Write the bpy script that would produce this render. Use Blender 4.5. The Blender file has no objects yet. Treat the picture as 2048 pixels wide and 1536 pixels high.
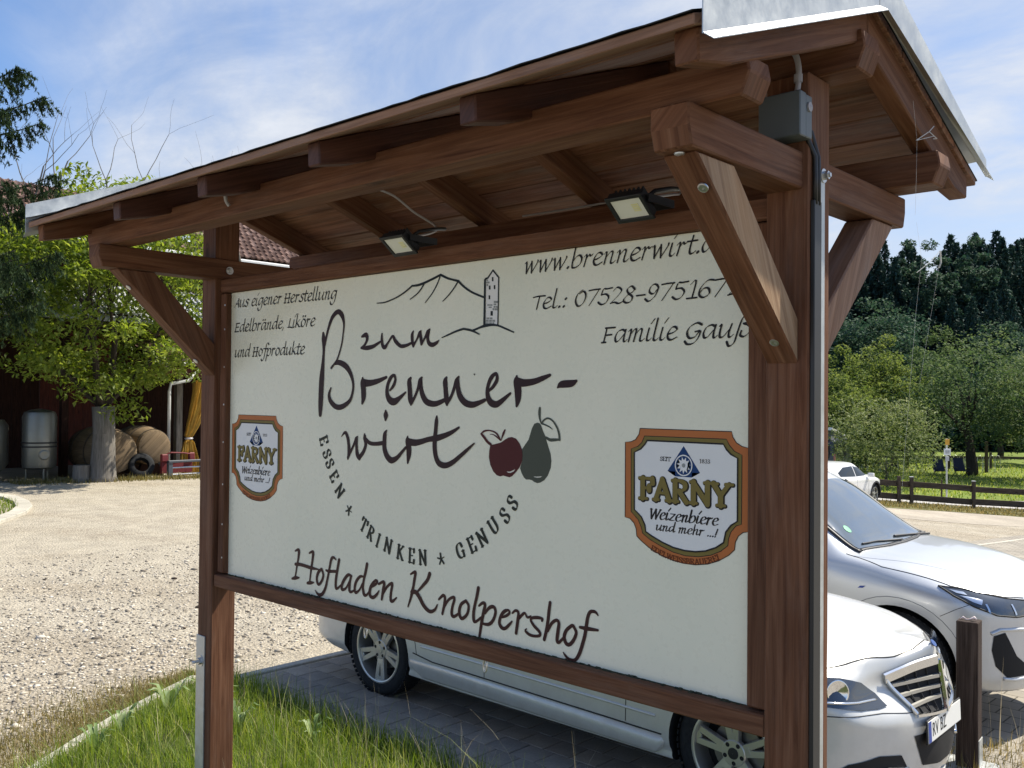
import bpy, bmesh, math, random
import numpy as np
from mathutils import Vector, Matrix
from mathutils.bvhtree import BVHTree
R = math.radians
random.seed(7); NP = np.random.default_rng(7)
S = bpy.context.scene
COL = S.collection
# ---------------------------------------------------------------- camera
EYE = Vector((0, 0, 2.2))
AX = [[0.7387792, -0.0040072, -0.6739356], [0.673894, 0.0170024, 0.7386324], [0.0084987, -0.9998474, 0.0152615]]   # rows: world X, Y, Z seen in camera space (right, down, forward)
cam = bpy.data.cameras.new('camera'); camo = bpy.data.objects.new('camera', cam); COL.objects.link(camo)
right = Vector((AX[0][0], AX[1][0], AX[2][0])); down = Vector((AX[0][1], AX[1][1], AX[2][1])); fwd = Vector((AX[0][2], AX[1][2], AX[2][2]))
M = Matrix((right, -down, -fwd)).transposed().to_4x4(); M.translation = EYE
camo.matrix_world = M
cam.sensor_width = 36; cam.lens = 1850 / 2048 * 36; cam.clip_start = .05; cam.clip_end = 3000
S.camera = camo
S.view_settings.view_transform = 'Standard'; S.view_settings.look = 'None'; S.view_settings.gamma = 1
S.view_settings.use_curve_mapping = False
S.view_settings.exposure = 1.4
# ---------------------------------------------------------------- sky + sun
SUN_EL, SUN_AZ = R(51), R(20)          # azimuth clockwise from +Y
world = bpy.data.worlds.new('World'); S.world = world; world.use_nodes = True
nt = world.node_tree; nt.nodes.clear()
def nn(tree, typ, **kw):
    n = tree.nodes.new(typ)
    for k, v in kw.items():
        if k.startswith('i_'):
            n.inputs[int(k[2:])].default_value = v
        else: setattr(n, k, v)
    return n
out = nn(nt, 'ShaderNodeOutputWorld'); bg = nn(nt, 'ShaderNodeBackground'); nt.links.new(bg.outputs[0], out.inputs[0])
sky = nn(nt, 'ShaderNodeTexSky', sky_type='NISHITA', sun_disc=False, sun_elevation=SUN_EL, sun_rotation=SUN_AZ, altitude=600, air_density=1.0, dust_density=1.2, ozone_density=1.0)
bg.inputs[1].default_value = .12
tc = nn(nt, 'ShaderNodeTexCoord')
# a high, thin cloud deck: project the view direction on a plane overhead
sep = nn(nt, 'ShaderNodeSeparateXYZ'); nt.links.new(tc.outputs['Generated'], sep.inputs[0])
zz = nn(nt, 'ShaderNodeMath', operation='MAXIMUM', i_1=0.0); nt.links.new(sep.outputs[2], zz.inputs[0])
za = nn(nt, 'ShaderNodeMath', operation='ADD', i_1=0.22); nt.links.new(zz.outputs[0], za.inputs[0])
cx = nn(nt, 'ShaderNodeMath', operation='DIVIDE'); nt.links.new(sep.outputs[0], cx.inputs[0]); nt.links.new(za.outputs[0], cx.inputs[1])
cy = nn(nt, 'ShaderNodeMath', operation='DIVIDE'); nt.links.new(sep.outputs[1], cy.inputs[0]); nt.links.new(za.outputs[0], cy.inputs[1])
cb = nn(nt, 'ShaderNodeCombineXYZ', i_2=0.0); nt.links.new(cx.outputs[0], cb.inputs[0]); nt.links.new(cy.outputs[0], cb.inputs[1])
mp = nn(nt, 'ShaderNodeMapping'); mp.inputs['Location'].default_value = (2.35, .6, 0); mp.inputs['Rotation'].default_value = (0, 0, R(25)); mp.inputs['Scale'].default_value = (.8, 1.15, 1)
nt.links.new(cb.outputs[0], mp.inputs[0])
n1 = nn(nt, 'ShaderNodeTexNoise'); n1.inputs['Scale'].default_value = .62; n1.inputs['Detail'].default_value = 9; n1.inputs['Roughness'].default_value = .58; n1.inputs['Distortion'].default_value = .5
n2 = nn(nt, 'ShaderNodeTexNoise'); n2.inputs['Scale'].default_value = 2.6; n2.inputs['Detail'].default_value = 8; n2.inputs['Roughness'].default_value = .62; n2.inputs['Distortion'].default_value = .4
for n in (n1, n2): nt.links.new(mp.outputs[0], n.inputs['Vector'])
r1 = nn(nt, 'ShaderNodeMapRange', interpolation_type='SMOOTHSTEP'); r1.inputs[1].default_value = .36; r1.inputs[2].default_value = .62
fr = nn(nt, 'ShaderNodeMath', operation='MULTIPLY_ADD', i_1=.34); nt.links.new(cy.outputs[0], fr.inputs[0])     # the cloud field thins out towards the south west
fr.inputs[2].default_value = -.235
fc = nn(nt, 'ShaderNodeMapRange'); fc.inputs[1].default_value = -.14; fc.inputs[2].default_value = .16; fc.inputs[3].default_value = -.14; fc.inputs[4].default_value = .16; nt.links.new(fr.outputs[0], fc.inputs[0])
fa = nn(nt, 'ShaderNodeMath', operation='ADD'); nt.links.new(n1.outputs[0], fa.inputs[0]); nt.links.new(fc.outputs[0], fa.inputs[1]); nt.links.new(fa.outputs[0], r1.inputs[0])
r2 = nn(nt, 'ShaderNodeMapRange', interpolation_type='SMOOTHSTEP'); r2.inputs[1].default_value = .25; r2.inputs[2].default_value = .8; r2.inputs[3].default_value = .55; r2.inputs[4].default_value = 1.15; nt.links.new(n2.outputs[0], r2.inputs[0])
mm = nn(nt, 'ShaderNodeMath', operation='MULTIPLY', use_clamp=True); nt.links.new(r1.outputs[0], mm.inputs[0]); nt.links.new(r2.outputs[0], mm.inputs[1])
m9 = nn(nt, 'ShaderNodeMath', operation='MULTIPLY', i_1=.92); nt.links.new(mm.outputs[0], m9.inputs[0])
# brightness of the cloud itself, thick parts greyer
r3 = nn(nt, 'ShaderNodeMapRange'); r3.inputs[1].default_value = .3; r3.inputs[2].default_value = .75; r3.inputs[3].default_value = 0; r3.inputs[4].default_value = 1; nt.links.new(n2.outputs[0], r3.inputs[0])
cr = nn(nt, 'ShaderNodeMix', data_type='RGBA'); cr.inputs[6].default_value = (1.45, 1.66, 2.06, 1); cr.inputs[7].default_value = (2.85, 2.93, 3.08, 1); nt.links.new(r3.outputs[0], cr.inputs[0])
mx = nn(nt, 'ShaderNodeMix', data_type='RGBA'); nt.links.new(m9.outputs[0], mx.inputs[0]); dim = nn(nt, 'ShaderNodeMix', data_type='RGBA', blend_type='MULTIPLY'); dim.inputs[0].default_value = 1; dim.inputs[7].default_value = (.42, .50, .60, 1); nt.links.new(sky.outputs[0], dim.inputs[6]); nt.links.new(dim.outputs[2], mx.inputs[6]); nt.links.new(cr.outputs[2], mx.inputs[7])
# pale haze low over the horizon
hz = nn(nt, 'ShaderNodeMapRange', interpolation_type='SMOOTHSTEP'); hz.inputs[1].default_value = .0; hz.inputs[2].default_value = .30; hz.inputs[3].default_value = .75; hz.inputs[4].default_value = 0; nt.links.new(zz.outputs[0], hz.inputs[0])
mh = nn(nt, 'ShaderNodeMix', data_type='RGBA'); mh.inputs[7].default_value = (2.2, 2.4, 2.75, 1); nt.links.new(hz.outputs[0], mh.inputs[0]); nt.links.new(mx.outputs[2], mh.inputs[6])
nt.links.new(mh.outputs[2], bg.inputs[0])
sd = Vector((math.sin(SUN_AZ) * math.cos(SUN_EL), math.cos(SUN_AZ) * math.cos(SUN_EL), math.sin(SUN_EL)))
sun = bpy.data.lights.new('sun', 'SUN'); sun.energy = 3.0; sun.angle = R(.53); sun.color = (1, .93, .80)
suno = bpy.data.objects.new('sun', sun); COL.objects.link(suno); suno.rotation_euler = sd.to_track_quat('Z', 'Y').to_euler(); suno.location = (10, 20, 40)

# ---------------------------------------------------------------- material helpers
def mat(name, color, rough=.6, metal=0., spec=.5, **kw):
    m = bpy.data.materials.new(name); m.use_nodes = True
    b = m.node_tree.nodes['Principled BSDF']
    b.inputs['Base Color'].default_value = (*color, 1); b.inputs['Roughness'].default_value = rough; b.inputs['Metallic'].default_value = metal
    b.inputs['Specular IOR Level'].default_value = spec
    for k, v in kw.items(): b.inputs[k.replace('_', ' ')].default_value = v
    return m
def bsdf(m): return m.node_tree.nodes['Principled BSDF']
def ramp(t, stops, src=None, interp='LINEAR'):
    n = t.nodes.new('ShaderNodeValToRGB'); e = n.color_ramp.elements; n.color_ramp.interpolation = interp
    while len(e) < len(stops): e.new(.5)
    for el, (p, c) in zip(e, stops):
        el.position = p; el.color = (*c, 1) if len(c) == 3 else c
    if src is not None: t.links.new(src, n.inputs[0])
    return n
def noise(t, vec, scale, detail=4, rough=.55, dist=0.):
    n = t.nodes.new('ShaderNodeTexNoise'); n.inputs['Scale'].default_value = scale; n.inputs['Detail'].default_value = detail
    n.inputs['Roughness'].default_value = rough; n.inputs['Distortion'].default_value = dist
    if vec is not None: t.links.new(vec, n.inputs['Vector'])
    return n
def voro(t, vec, scale, feature='F1', rnd=1.):
    n = t.nodes.new('ShaderNodeTexVoronoi'); n.feature = feature; n.inputs['Scale'].default_value = scale; n.inputs['Randomness'].default_value = rnd
    if vec is not None: t.links.new(vec, n.inputs['Vector'])
    return n
def mapping(t, vec, scale=(1, 1, 1), loc=(0, 0, 0), rot=(0, 0, 0)):
    n = t.nodes.new('ShaderNodeMapping'); n.inputs['Scale'].default_value = scale; n.inputs['Location'].default_value = loc; n.inputs['Rotation'].default_value = rot
    t.links.new(vec, n.inputs[0]); return n.outputs[0]
def mixc(t, fac, a, b, mode='MIX'):
    n = t.nodes.new('ShaderNodeMix'); n.data_type = 'RGBA'; n.blend_type = mode
    for sock, v in ((0, fac), (6, a), (7, b)):
        if isinstance(v, (int, float)): n.inputs[sock].default_value = v
        elif isinstance(v, tuple): n.inputs[sock].default_value = (*v, 1) if len(v) == 3 else v
        else: t.links.new(v, n.inputs[sock])
    return n.outputs[2]
def mathn(t, op, a, b=None, clamp=False):
    n = t.nodes.new('ShaderNodeMath'); n.operation = op; n.use_clamp = clamp
    for i, v in enumerate((a, b)):
        if v is None: continue
        if isinstance(v, (int, float)): n.inputs[i].default_value = v
        else: t.links.new(v, n.inputs[i])
    return n.outputs[0]
def bump(m, height, strength=.3, dist=.01):
    t = m.node_tree; n = t.nodes.new('ShaderNodeBump'); n.inputs['Strength'].default_value = strength; n.inputs['Distance'].default_value = dist
    t.links.new(height, n.inputs['Height']); t.links.new(n.outputs[0], bsdf(m).inputs['Normal'])
def coord(t, which='Object'): return t.nodes.new('ShaderNodeTexCoord').outputs[which]
def objrand(t): return t.nodes.new('ShaderNodeObjectInfo').outputs['Random']

def wood(name, dark, mid, light, rough=.55, grain=1., knots=True, grey=0., spec=.35):
    m = mat(name, mid, rough, spec=spec); t = m.node_tree
    uv = coord(t, 'UV'); rnd = objrand(t)
    cmb = t.nodes.new('ShaderNodeCombineXYZ'); t.links.new(mathn(t, 'MULTIPLY', rnd, 37.), cmb.inputs[0]); t.links.new(mathn(t, 'MULTIPLY', rnd, 91.), cmb.inputs[1])
    va = t.nodes.new('ShaderNodeVectorMath'); t.links.new(uv, va.inputs[0]); t.links.new(cmb.outputs[0], va.inputs[1]); P = va.outputs[0]
    ck = noise(t, mapping(t, P, (.55, 46, 1)), 1.0, 3, .5, .3)
    g1 = noise(t, mapping(t, P, (1.6, 34, 1)), 1.6, 6, .62, .8)
    g2 = noise(t, mapping(t, P, (.9, 150, 1)), 1.2, 3, .6, .2)
    big = noise(t, mapping(t, P, (1.1, 4.5, 1)), 1.0, 4, .6)
    c = ramp(t, [(.28, dark), (.5, mid), (.74, light)], g1.outputs[0]).outputs[0]
    fine = ramp(t, [(.35, (.62, .62, .62)), (.62, (1.12, 1.12, 1.12))], g2.outputs[0]).outputs[0]
    c = mixc(t, .5 * grain, c, fine, 'MULTIPLY')
    c = mixc(t, ramp(t, [(.705, (0, 0, 0)), (.73, (.85, .85, .85))], ck.outputs[0]).outputs[0], c, tuple(.45 * x for x in dark))
    blot = ramp(t, [(.3, (.62, .6, .6)), (.55, (1, 1, 1)), (.75, (1.22, 1.15, 1.1))], big.outputs[0]).outputs[0]
    c = mixc(t, .8, c, blot, 'MULTIPLY')
    hgt = g2.outputs[0]
    if knots:
        v = voro(t, mapping(t, P, (2.2, 6.0, 1)), 1.)
        k = ramp(t, [(0, (.9, .9, .9)), (.07, (1, 1, 1)), (.10, (.25, .25, .25)), (.115, (.7, .7, .7)), (.15, (0, 0, 0))], v.outputs['Distance']).outputs[0]
        vc = ramp(t, [(.55, (0, 0, 0)), (.56, (1, 1, 1))], v.outputs['Color']).outputs[0]
        c = mixc(t, mathn(t, 'MULTIPLY', k, vc), c, tuple(.7 * x for x in dark))
    if grey:
        gn = noise(t, mapping(t, P, (2.2, 9, 1)), 1.3, 6, .7)
        gm = ramp(t, [(.5, (0, 0, 0)), (.72, (grey, grey, grey))], gn.outputs[0]).outputs[0]
        c = mixc(t, gm, c, (.24, .2, .175))
    t.links.new(c, bsdf(m).inputs['Base Color'])
    rr = ramp(t, [(.3, (rough - .1,) * 3), (.7, (rough + .15,) * 3)], big.outputs[0]).outputs[0]; t.links.new(rr, bsdf(m).inputs['Roughness'])
    bump(m, hgt, .35, .004)
    return m
def speckle(name, stops, scale, rough=.9, bumpd=.01, big=((.3, (.8, .8, .8)), (.7, (1.15, 1.15, 1.15))), bigscale=1.2, kind='noise', detail=6):
    m = mat(name, stops[0][1], rough, spec=.2); t = m.node_tree; P = coord(t)
    n = noise(t, P, scale, detail, .65)
    c = ramp(t, stops, n.outputs[0]).outputs[0]
    b = noise(t, P, bigscale, 4, .6)
    c = mixc(t, 1., c, ramp(t, list(big), b.outputs[0]).outputs[0], 'MULTIPLY')
    t.links.new(c, bsdf(m).inputs['Base Color']); bump(m, n.outputs[0], .6, bumpd)
    return m

# ---------------------------------------------------------------- object helpers
LOC = {}
def tag(o, label=None, cat=None, group=None, kind=None):
    if label: o['label'] = label
    if cat: o['category'] = cat
    if group: o['group'] = group
    if kind: o['kind'] = kind
    return o
def thing(name, label, cat, loc=(0, 0, 0), rotz=0., group=None):
    o = bpy.data.objects.new(name, None); COL.objects.link(o); o.location = loc; o.rotation_euler = (0, 0, rotz); o.empty_display_size = .2
    LOC[o.name] = Vector(loc); return tag(o, label, cat, group)
class MB:
    def __init__(s): s.v = []; s.f = []; s.m = []
    def add(s, vs, fs, mi=0):
        n = len(s.v); s.v += [tuple(v) for v in vs]; s.f += [tuple(i + n for i in f) for f in fs]; s.m += [mi] * len(fs); return s
    def box(s, lo, hi, mi=0):
        (a, b, c), (d, e, f) = lo, hi
        return s.add([(a, b, c), (d, b, c), (d, e, c), (a, e, c), (a, b, f), (d, b, f), (d, e, f), (a, e, f)], [(0, 3, 2, 1), (4, 5, 6, 7), (0, 1, 5, 4), (1, 2, 6, 5), (2, 3, 7, 6), (3, 0, 4, 7)], mi)
    def obox(s, c, half, rot, mi=0):
        c = Vector(c); vs = []
        for z in (-1, 1):
            for x, y in ((-1, -1), (1, -1), (1, 1), (-1, 1)): vs.append(c + rot @ Vector((x * half[0], y * half[1], z * half[2])))
        return s.add(vs, [(0, 3, 2, 1), (4, 5, 6, 7), (0, 1, 5, 4), (1, 2, 6, 5), (2, 3, 7, 6), (3, 0, 4, 7)], mi)
    def prism(s, pts, vec, mi=0):
        pts = [Vector(p) for p in pts]; vec = Vector(vec); n = len(pts)
        nrm = Vector((0, 0, 0))
        for i in range(n): nrm += pts[i].cross(pts[(i + 1) % n])
        if nrm.dot(vec) > 0: pts = pts[::-1]
        return s.add(pts + [p + vec for p in pts], [tuple(range(n)), tuple(range(2 * n - 1, n - 1, -1))] + [(i, i + n, (i + 1) % n + n, (i + 1) % n) for i in range(n)], mi)
    def tube(s, path, r, n=8, mi=0, cap=True):
        path = [Vector(p) for p in path]; rs = r if isinstance(r, (list, tuple)) else [r] * len(path); vs = []; fs = []
        u = None
        for i, p in enumerate(path):
            d = (path[min(i + 1, len(path) - 1)] - path[max(i - 1, 0)]).normalized()
            if u is None: u = d.orthogonal().normalized()
            else:
                u = u - d * u.dot(d)
                u = u.normalized() if u.length > 1e-5 else d.orthogonal().normalized()
            w = d.cross(u)
            for k in range(n):
                a = 2 * math.pi * k / n; vs.append(p + (u * math.cos(a) + w * math.sin(a)) * rs[i])
        for i in range(len(path) - 1):
            for k in range(n): fs.append((i * n + k, i * n + (k + 1) % n, (i + 1) * n + (k + 1) % n, (i + 1) * n + k))
        if cap: fs += [tuple(range(n - 1, -1, -1)), tuple(range((len(path) - 1) * n, len(path) * n))]
        return s.add(vs, fs, mi)
    def lathe(s, prof, c, axis, n=24, mi=0):
        c = Vector(c); axis = Vector(axis).normalized(); u = axis.orthogonal().normalized(); w = axis.cross(u); vs = []; fs = []
        for h, r in prof:
            for k in range(n):
                a = 2 * math.pi * k / n; vs.append(c + axis * h + (u * math.cos(a) + w * math.sin(a)) * r)
        for i in range(len(prof) - 1):
            for k in range(n): fs.append((i * n + k, i * n + (k + 1) % n, (i + 1) * n + (k + 1) % n, (i + 1) * n + k))
        return s.add(vs, fs, mi)
    def build(s, name, m, parent=None, axis=None, bevel=0., smooth=False, local=False, segs=1):
        me = bpy.data.meshes.new(name); off = Vector((0, 0, 0))
        if parent is not None and not local: off = LOC.get(parent.name, off)
        me.from_pydata([(v[0] - off[0], v[1] - off[1], v[2] - off[2]) for v in s.v], [], s.f)
        for mm_ in (m if isinstance(m, (list, tuple)) else [m]): me.materials.append(mm_)
        if any(s.m): me.polygons.foreach_set('material_index', s.m)
        if bevel:
            b = bmesh.new(); b.from_mesh(me)
            ed = [e for e in b.edges if e.calc_face_angle(0) > .3]
            bmesh.ops.bevel(b, geom=ed, offset=bevel, segments=segs, affect='EDGES', clamp_overlap=True, profile=.7)
            b.to_mesh(me); b.free()
        if axis is not None: woodgrain_uv(me, Vector(axis).normalized())
        if smooth:
            me.polygons.foreach_set('use_smooth', [True] * len(me.polygons))
            if isinstance(smooth, float): me.set_sharp_from_angle(angle=smooth)
        o = bpy.data.objects.new(name, me); COL.objects.link(o)
        if parent is not None: o.parent = parent; LOC[o.name] = off
        return o
def woodgrain_uv(me, ax):
    uv = me.uv_layers.new(name='UVMap'); nv = len(me.loops); buf = np.zeros(nv * 2, np.float32)
    ou = random.uniform(0, 50)
    for p in me.polygons:
        n = p.normal; side = ax.cross(n)
        if side.length < .3:
            a2 = ax.orthogonal().normalized(); b2 = ax.cross(a2)
            for li in p.loop_indices:
                co = me.vertices[me.loops[li].vertex_index].co; buf[2 * li] = co.dot(a2) * .12 + ou; buf[2 * li + 1] = co.dot(b2)
        else:
            side.normalize(); o2 = round(n.x * 3 + n.y * 5 + n.z * 7) * .37
            for li in p.loop_indices:
                co = me.vertices[me.loops[li].vertex_index].co; buf[2 * li] = co.dot(ax) + ou; buf[2 * li + 1] = co.dot(side) + o2
    uv.data.foreach_set('uv', buf)
def kids(o): return [c for c in bpy.data.objects if c.parent == o]
def copy_tree(o, tree=None, parent=None):
    if tree is None:
        tree = {}
        for c in bpy.data.objects:
            if c.parent: tree.setdefault(c.parent.name, []).append(c)
    c = o.copy(); COL.objects.link(c)
    if parent is not None: c.parent = parent
    for ch in tree.get(o.name, []): copy_tree(ch, tree, c)
    return c
def np_mesh(name, verts, faces, m, parent=None, smooth=False, tint=None):
    """verts (n,3) array, faces (k,3|4) array"""
    me = bpy.data.meshes.new(name); k = faces.shape[1]
    me.vertices.add(len(verts)); me.vertices.foreach_set('co', np.asarray(verts, np.float32).ravel())
    me.loops.add(faces.size); me.loops.foreach_set('vertex_index', faces.astype(np.int32).ravel())
    me.polygons.add(len(faces)); me.polygons.foreach_set('loop_start', np.arange(0, faces.size, k, dtype=np.int32)); me.polygons.foreach_set('loop_total', np.full(len(faces), k, np.int32))
    if smooth: me.polygons.foreach_set('use_smooth', np.ones(len(faces), bool))
    if tint is not None:
        a = me.attributes.new('tint', 'FLOAT', 'POINT'); a.data.foreach_set('value', np.asarray(tint, np.float32))
    me.update(calc_edges=True); me.materials.append(m)
    o = bpy.data.objects.new(name, me); COL.objects.link(o)
    if parent is not None: o.parent = parent
    return o
def gz(x, y):
    s = y + .55 * x - 6
    z = -.144 * np.log1p(np.exp(np.minimum(np.asarray(s, float) / 2, 30)))
    z = -2.0 + .25 * np.log1p(np.exp((z + 2.0) / .25))
    # wooded hillside rising beyond the meadow
    h = np.maximum(0, -.674 * np.asarray(x, float) + .739 * np.asarray(y, float) - 88)
    lat = .739 * np.asarray(x, float) + .674 * np.asarray(y, float)
    return z + .16 * h * np.clip((lat - 5) / 20, 0, 1)
# ================================================================ the wooden notice board
WR = wood('stained wood', (.088, .034, .017), (.155, .068, .036), (.23, .115, .066), .68, .55, grey=.15, spec=.2)
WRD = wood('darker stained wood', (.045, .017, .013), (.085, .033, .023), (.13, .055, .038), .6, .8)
WL = wood('sun bleached stained wood', (.16, .075, .040), (.27, .145, .085), (.36, .21, .135), .65, .7, grey=.35)
WBR = wood('sawn pale larch', (.24, .135, .070), (.36, .225, .125), (.46, .31, .19), .65, .6)
WB = wood('roof boarding wood', (.11, .044, .025), (.22, .10, .058), (.33, .175, .11), .65, .9, grey=.5)
ZINC = mat('weathered zinc sheet', (.42, .44, .45), .42, .55); t = ZINC.node_tree
_n = noise(t, mapping(t, coord(t), (1, 1, 1)), 14, 5, .7); t.links.new(ramp(t, [(.3, (.40, .42, .42)), (.7, (.60, .62, .61))], _n.outputs[0]).outputs[0], bsdf(ZINC).inputs['Base Color'])
t.links.new(ramp(t, [(.3, (.32,) * 3), (.7, (.55,) * 3)], _n.outputs[0]).outputs[0], bsdf(ZINC).inputs['Roughness'])
STEEL = mat('galvanised steel', (.55, .56, .56), .35, .9)
BLACK = mat('black plastic', (.012, .013, .015), .45)
BITUM = speckle('bitumen roofing', [(.3, (.018, .018, .018)), (.7, (.05, .05, .048))], 60)

board = thing('notice_board', 'roofed brown timber notice board with a large cream printed panel', 'notice board', (-2.475, 2.25, 0))
def timber(name, lo, hi, axis, m=WR, parent=board, bevel=.004):
    return MB().box(lo, hi).build(name, m, parent, axis, bevel)
PXL, PXR, PY0, PY1 = (-3.945, -3.827), (-1.119, -1.003), 2.19, 2.31
for a, b in (PXL, PXR):
    p = timber('post', (a, PY0, .12), (b, PY1, 3.022), (0, 0, 1))
# panel and its frame
def profile(name, poly, x0, x1, m=WR, parent=board, axis=(0, 1, 0), bevel=.004):
    return MB().prism([(x0, y, z) for y, z in poly], (x1 - x0, 0, 0)).build(name, m, parent, axis, bevel)
PL, PR, PB, PT = -3.773, -1.181, 1.400, 2.668
timber('frame_trim', (-3.822, 2.213, 1.40), (PL, 2.262, 2.664), (0, 0, 1))
timber('frame_trim', (PR, 2.213, 1.40), (-1.123, 2.262, 2.664), (0, 0, 1))
timber('top_board', (-3.824, 2.211, PT), (-1.122, 2.285, 2.728), (1, 0, 0))
timber('bottom_rail', (-3.823, 2.197, 1.336), (-1.121, 2.296, 1.3925), (1, 0, 0))
# dark moss line where the panel meets the rail
MOSS = speckle('mossy grime', [(.35, (.02, .02, .015)), (.6, (.07, .075, .045)), (.75, (.16, .15, .11))], 120, .95)
mb = MB(); x = PL + .01
while x < PR - .02:
    w = random.uniform(.006, .03); h = random.uniform(.001, .005); d = random.uniform(.004, .018)
    mb.add([(x, 2.2385, 1.3915), (x + w, 2.2385, 1.3915), (x + w, 2.2385 - d, 1.3915), (x, 2.2385 - d, 1.3915), (x + w * .2, 2.2385, 1.3925 + h), (x + w * .8, 2.2385, 1.3925 + h), (x + w * .75, 2.2385 - d * .5, 1.3925 + h * .5), (x + w * .25, 2.2385 - d * .5, 1.3925 + h * .5)], [(0, 1, 2, 3), (4, 7, 6, 5), (3, 2, 6, 7), (2, 1, 5, 6), (0, 3, 7, 4)]); x += w * random.uniform(.6, 1.0)
tag(mb.build('moss', MOSS, board), kind='stuff')
PANEL = mat('cream printed sheet', (.78, .77, .66), .28, spec=.5); t = PANEL.node_tree; P = coord(t)
a = noise(t, mapping(t, P, (1, 1, 1)), 1.7, 5, .6); b2 = noise(t, P, 160, 2, .6); c2 = noise(t, P, 38, 4, .75)
c = mixc(t, 1., (.83, .82, .68), ramp(t, [(.3, (.93, .95, .92)), (.7, (1.03, 1.02, 1.0))], a.outputs[0]).outputs[0], 'MULTIPLY')
c = mixc(t, ramp(t, [(.66, (0, 0, 0)), (.8, (.30, .30, .30))], c2.outputs[0]).outputs[0], c, (.50, .50, .40))
c = mixc(t, ramp(t, [(.72, (0, 0, 0)), (.82, (.35, .35, .35))], b2.outputs[0]).outputs[0], c, (.40, .40, .33))
t.links.new(c, bsdf(PANEL).inputs['Base Color'])
wv = noise(t, mapping(t, P, (.9, 1, .5)), 2.2, 2, .4); bump(PANEL, wv.outputs[0], .35, .02)
t.links.new(ramp(t, [(.35, (.24,) * 3), (.65, (.36,) * 3)], c2.outputs[0]).outputs[0], bsdf(PANEL).inputs['Roughness'])
panel = MB().box((PL + .001, 2.24, PB - .006), (PR - .001, 2.252, PT - .002)).build('panel', PANEL, board)
timber('back_board', (PL - .03, 2.2535, PB - .004), (PR + .03, 2.276, PT - .003), (1, 0, 0), WRD)
# screws along the trims
mb_s = []
for zz_ in (1.47, 1.62, 1.80, 1.99, 2.16, 2.33, 2.50, 2.61):
    MB().lathe([(0, .0042), (.0016, .0042), (.002, .0018), (.0012, .0006)], (-3.782, 2.213, zz_), (0, -1, 0), 10).build('screw', STEEL, board)
# arms with sawn ends
def arm(x0, x1, y0, y1, z0=2.730, z1=2.823):
    c = .042
    profile('arm', [(y0 + c * .35, z0), (y1 - c * .35, z0), (y1, z0 + c * 1.1), (y1, z1), (y0, z1), (y0, z0 + c * 1.1)], x0, x1)
arm(-3.9145, -3.8145, 1.655, 2.60); arm(-1.117, -1.02, 1.655, 2.905)
# braces
def brace(x0, x1, pts, m=WR, ax=(0, .45, -1), pale=False):
    o = MB().prism([(x0, y, z) for y, z in pts], (x1 - x0, 0, 0)).build('brace', [m, WBR if pale else m], board, ax, .004)
    if pale:                                   # this face was sawn later and never stained
        for p in o.data.polygons:
            if p.normal.x > .9: p.material_index = 1
brace(-1.115, -1.03, [(1.70, 2.729), (1.865, 2.729), (2.1895, 2.405), (2.1895, 2.292)], WR, pale=True)
brace(-3.905, -3.823, [(1.735, 2.729), (1.90, 2.729), (2.1895, 2.43), (2.1895, 2.29)], WR)
brace(-1.115, -1.03, [(2.835, 2.729), (2.675, 2.729), (2.3105, 2.40), (2.3105, 2.275)], WL, (0, -.45, -1))
# purlins and ridge beam, ends sawn back underneath
def purlin(name, x0, x1, y0, y1, z0, z1, m=WR):
    c = .05; h = (z1 - z0) * .55
    MB().prism([(x0 + c * .4, y0, z0), (x1 - c * .4, y0, z0), (x1, y0, z0 + h), (x1 - .008, y0, z1), (x0 + .008, y0, z1), (x0, y0, z0 + h)], (0, y1 - y0, 0)).build(name, m, board, (1, 0, 0), .004)
purlin('purlin', -4.035, -.905, 1.70, 1.795, 2.8245, 2.909)
purlin('purlin', -4.075, -.868, 2.745, 2.84, 2.8245, 2.917)
purlin('ridge_beam', -4.05, -.885, 2.245, 2.345, 3.0235, 3.118)
# roof: slopes
YA, ZA, SF, SB = 2.31, 3.20, .37, .36        # apex line of the boards' underside
def zf(y): return ZA - (YA - y) * SF
def zb(y): return ZA - (y - YA) * SB
RX = [-4.045 + .028, -3.35 + .028, -2.748 + .028, -2.147 + .028, -1.547 + .028, -.945 + .012]
DF, DB = .092, .106
for i, x in enumerate(RX):
    w = .0275
    y0 = 1.50; e = .012
    pts = [(y0, zf(y0) - .001), (YA - .0015, ZA - .001), (YA - .0015, ZA - DF), (1.63, zf(1.63) - DF + .006), (y0 + .004, zf(y0) - .066)]
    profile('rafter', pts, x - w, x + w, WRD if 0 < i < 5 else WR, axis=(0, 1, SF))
    y1 = 3.12
    pts = [(YA + .0015, ZA - .001), (y1, zb(y1) - .001), (y1 - .004, zb(y1) - .066), (2.99, zb(2.99) - DB + .006), (YA + .0015, ZA - DB)]
    profile('rafter', pts, x - w, x + w, WR, axis=(0, 1, -SB))
# roof boards, laid along the roof
def boards(y0, y1, zfn, first):
    n = 8; w = (y1 - y0) / n
    for k in range(n):
        a, b = y0 + k * w, y0 + (k + 1) * w - .004
        j = random.uniform(-.0015, .0015)
        pts = [(a, zfn(a) + j), (b, zfn(b) + j), (b, zfn(b) + .023 + j), (a, zfn(a) + .023 + j)]
        profile('roof_board', pts, -4.055, -.895, WL if (first and k == 0) else WB, axis=(1, 0, 0), bevel=.0025)
boards(1.468, YA - .001, zf, True); boards(YA + .003, 3.175, zb, False)
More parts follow.
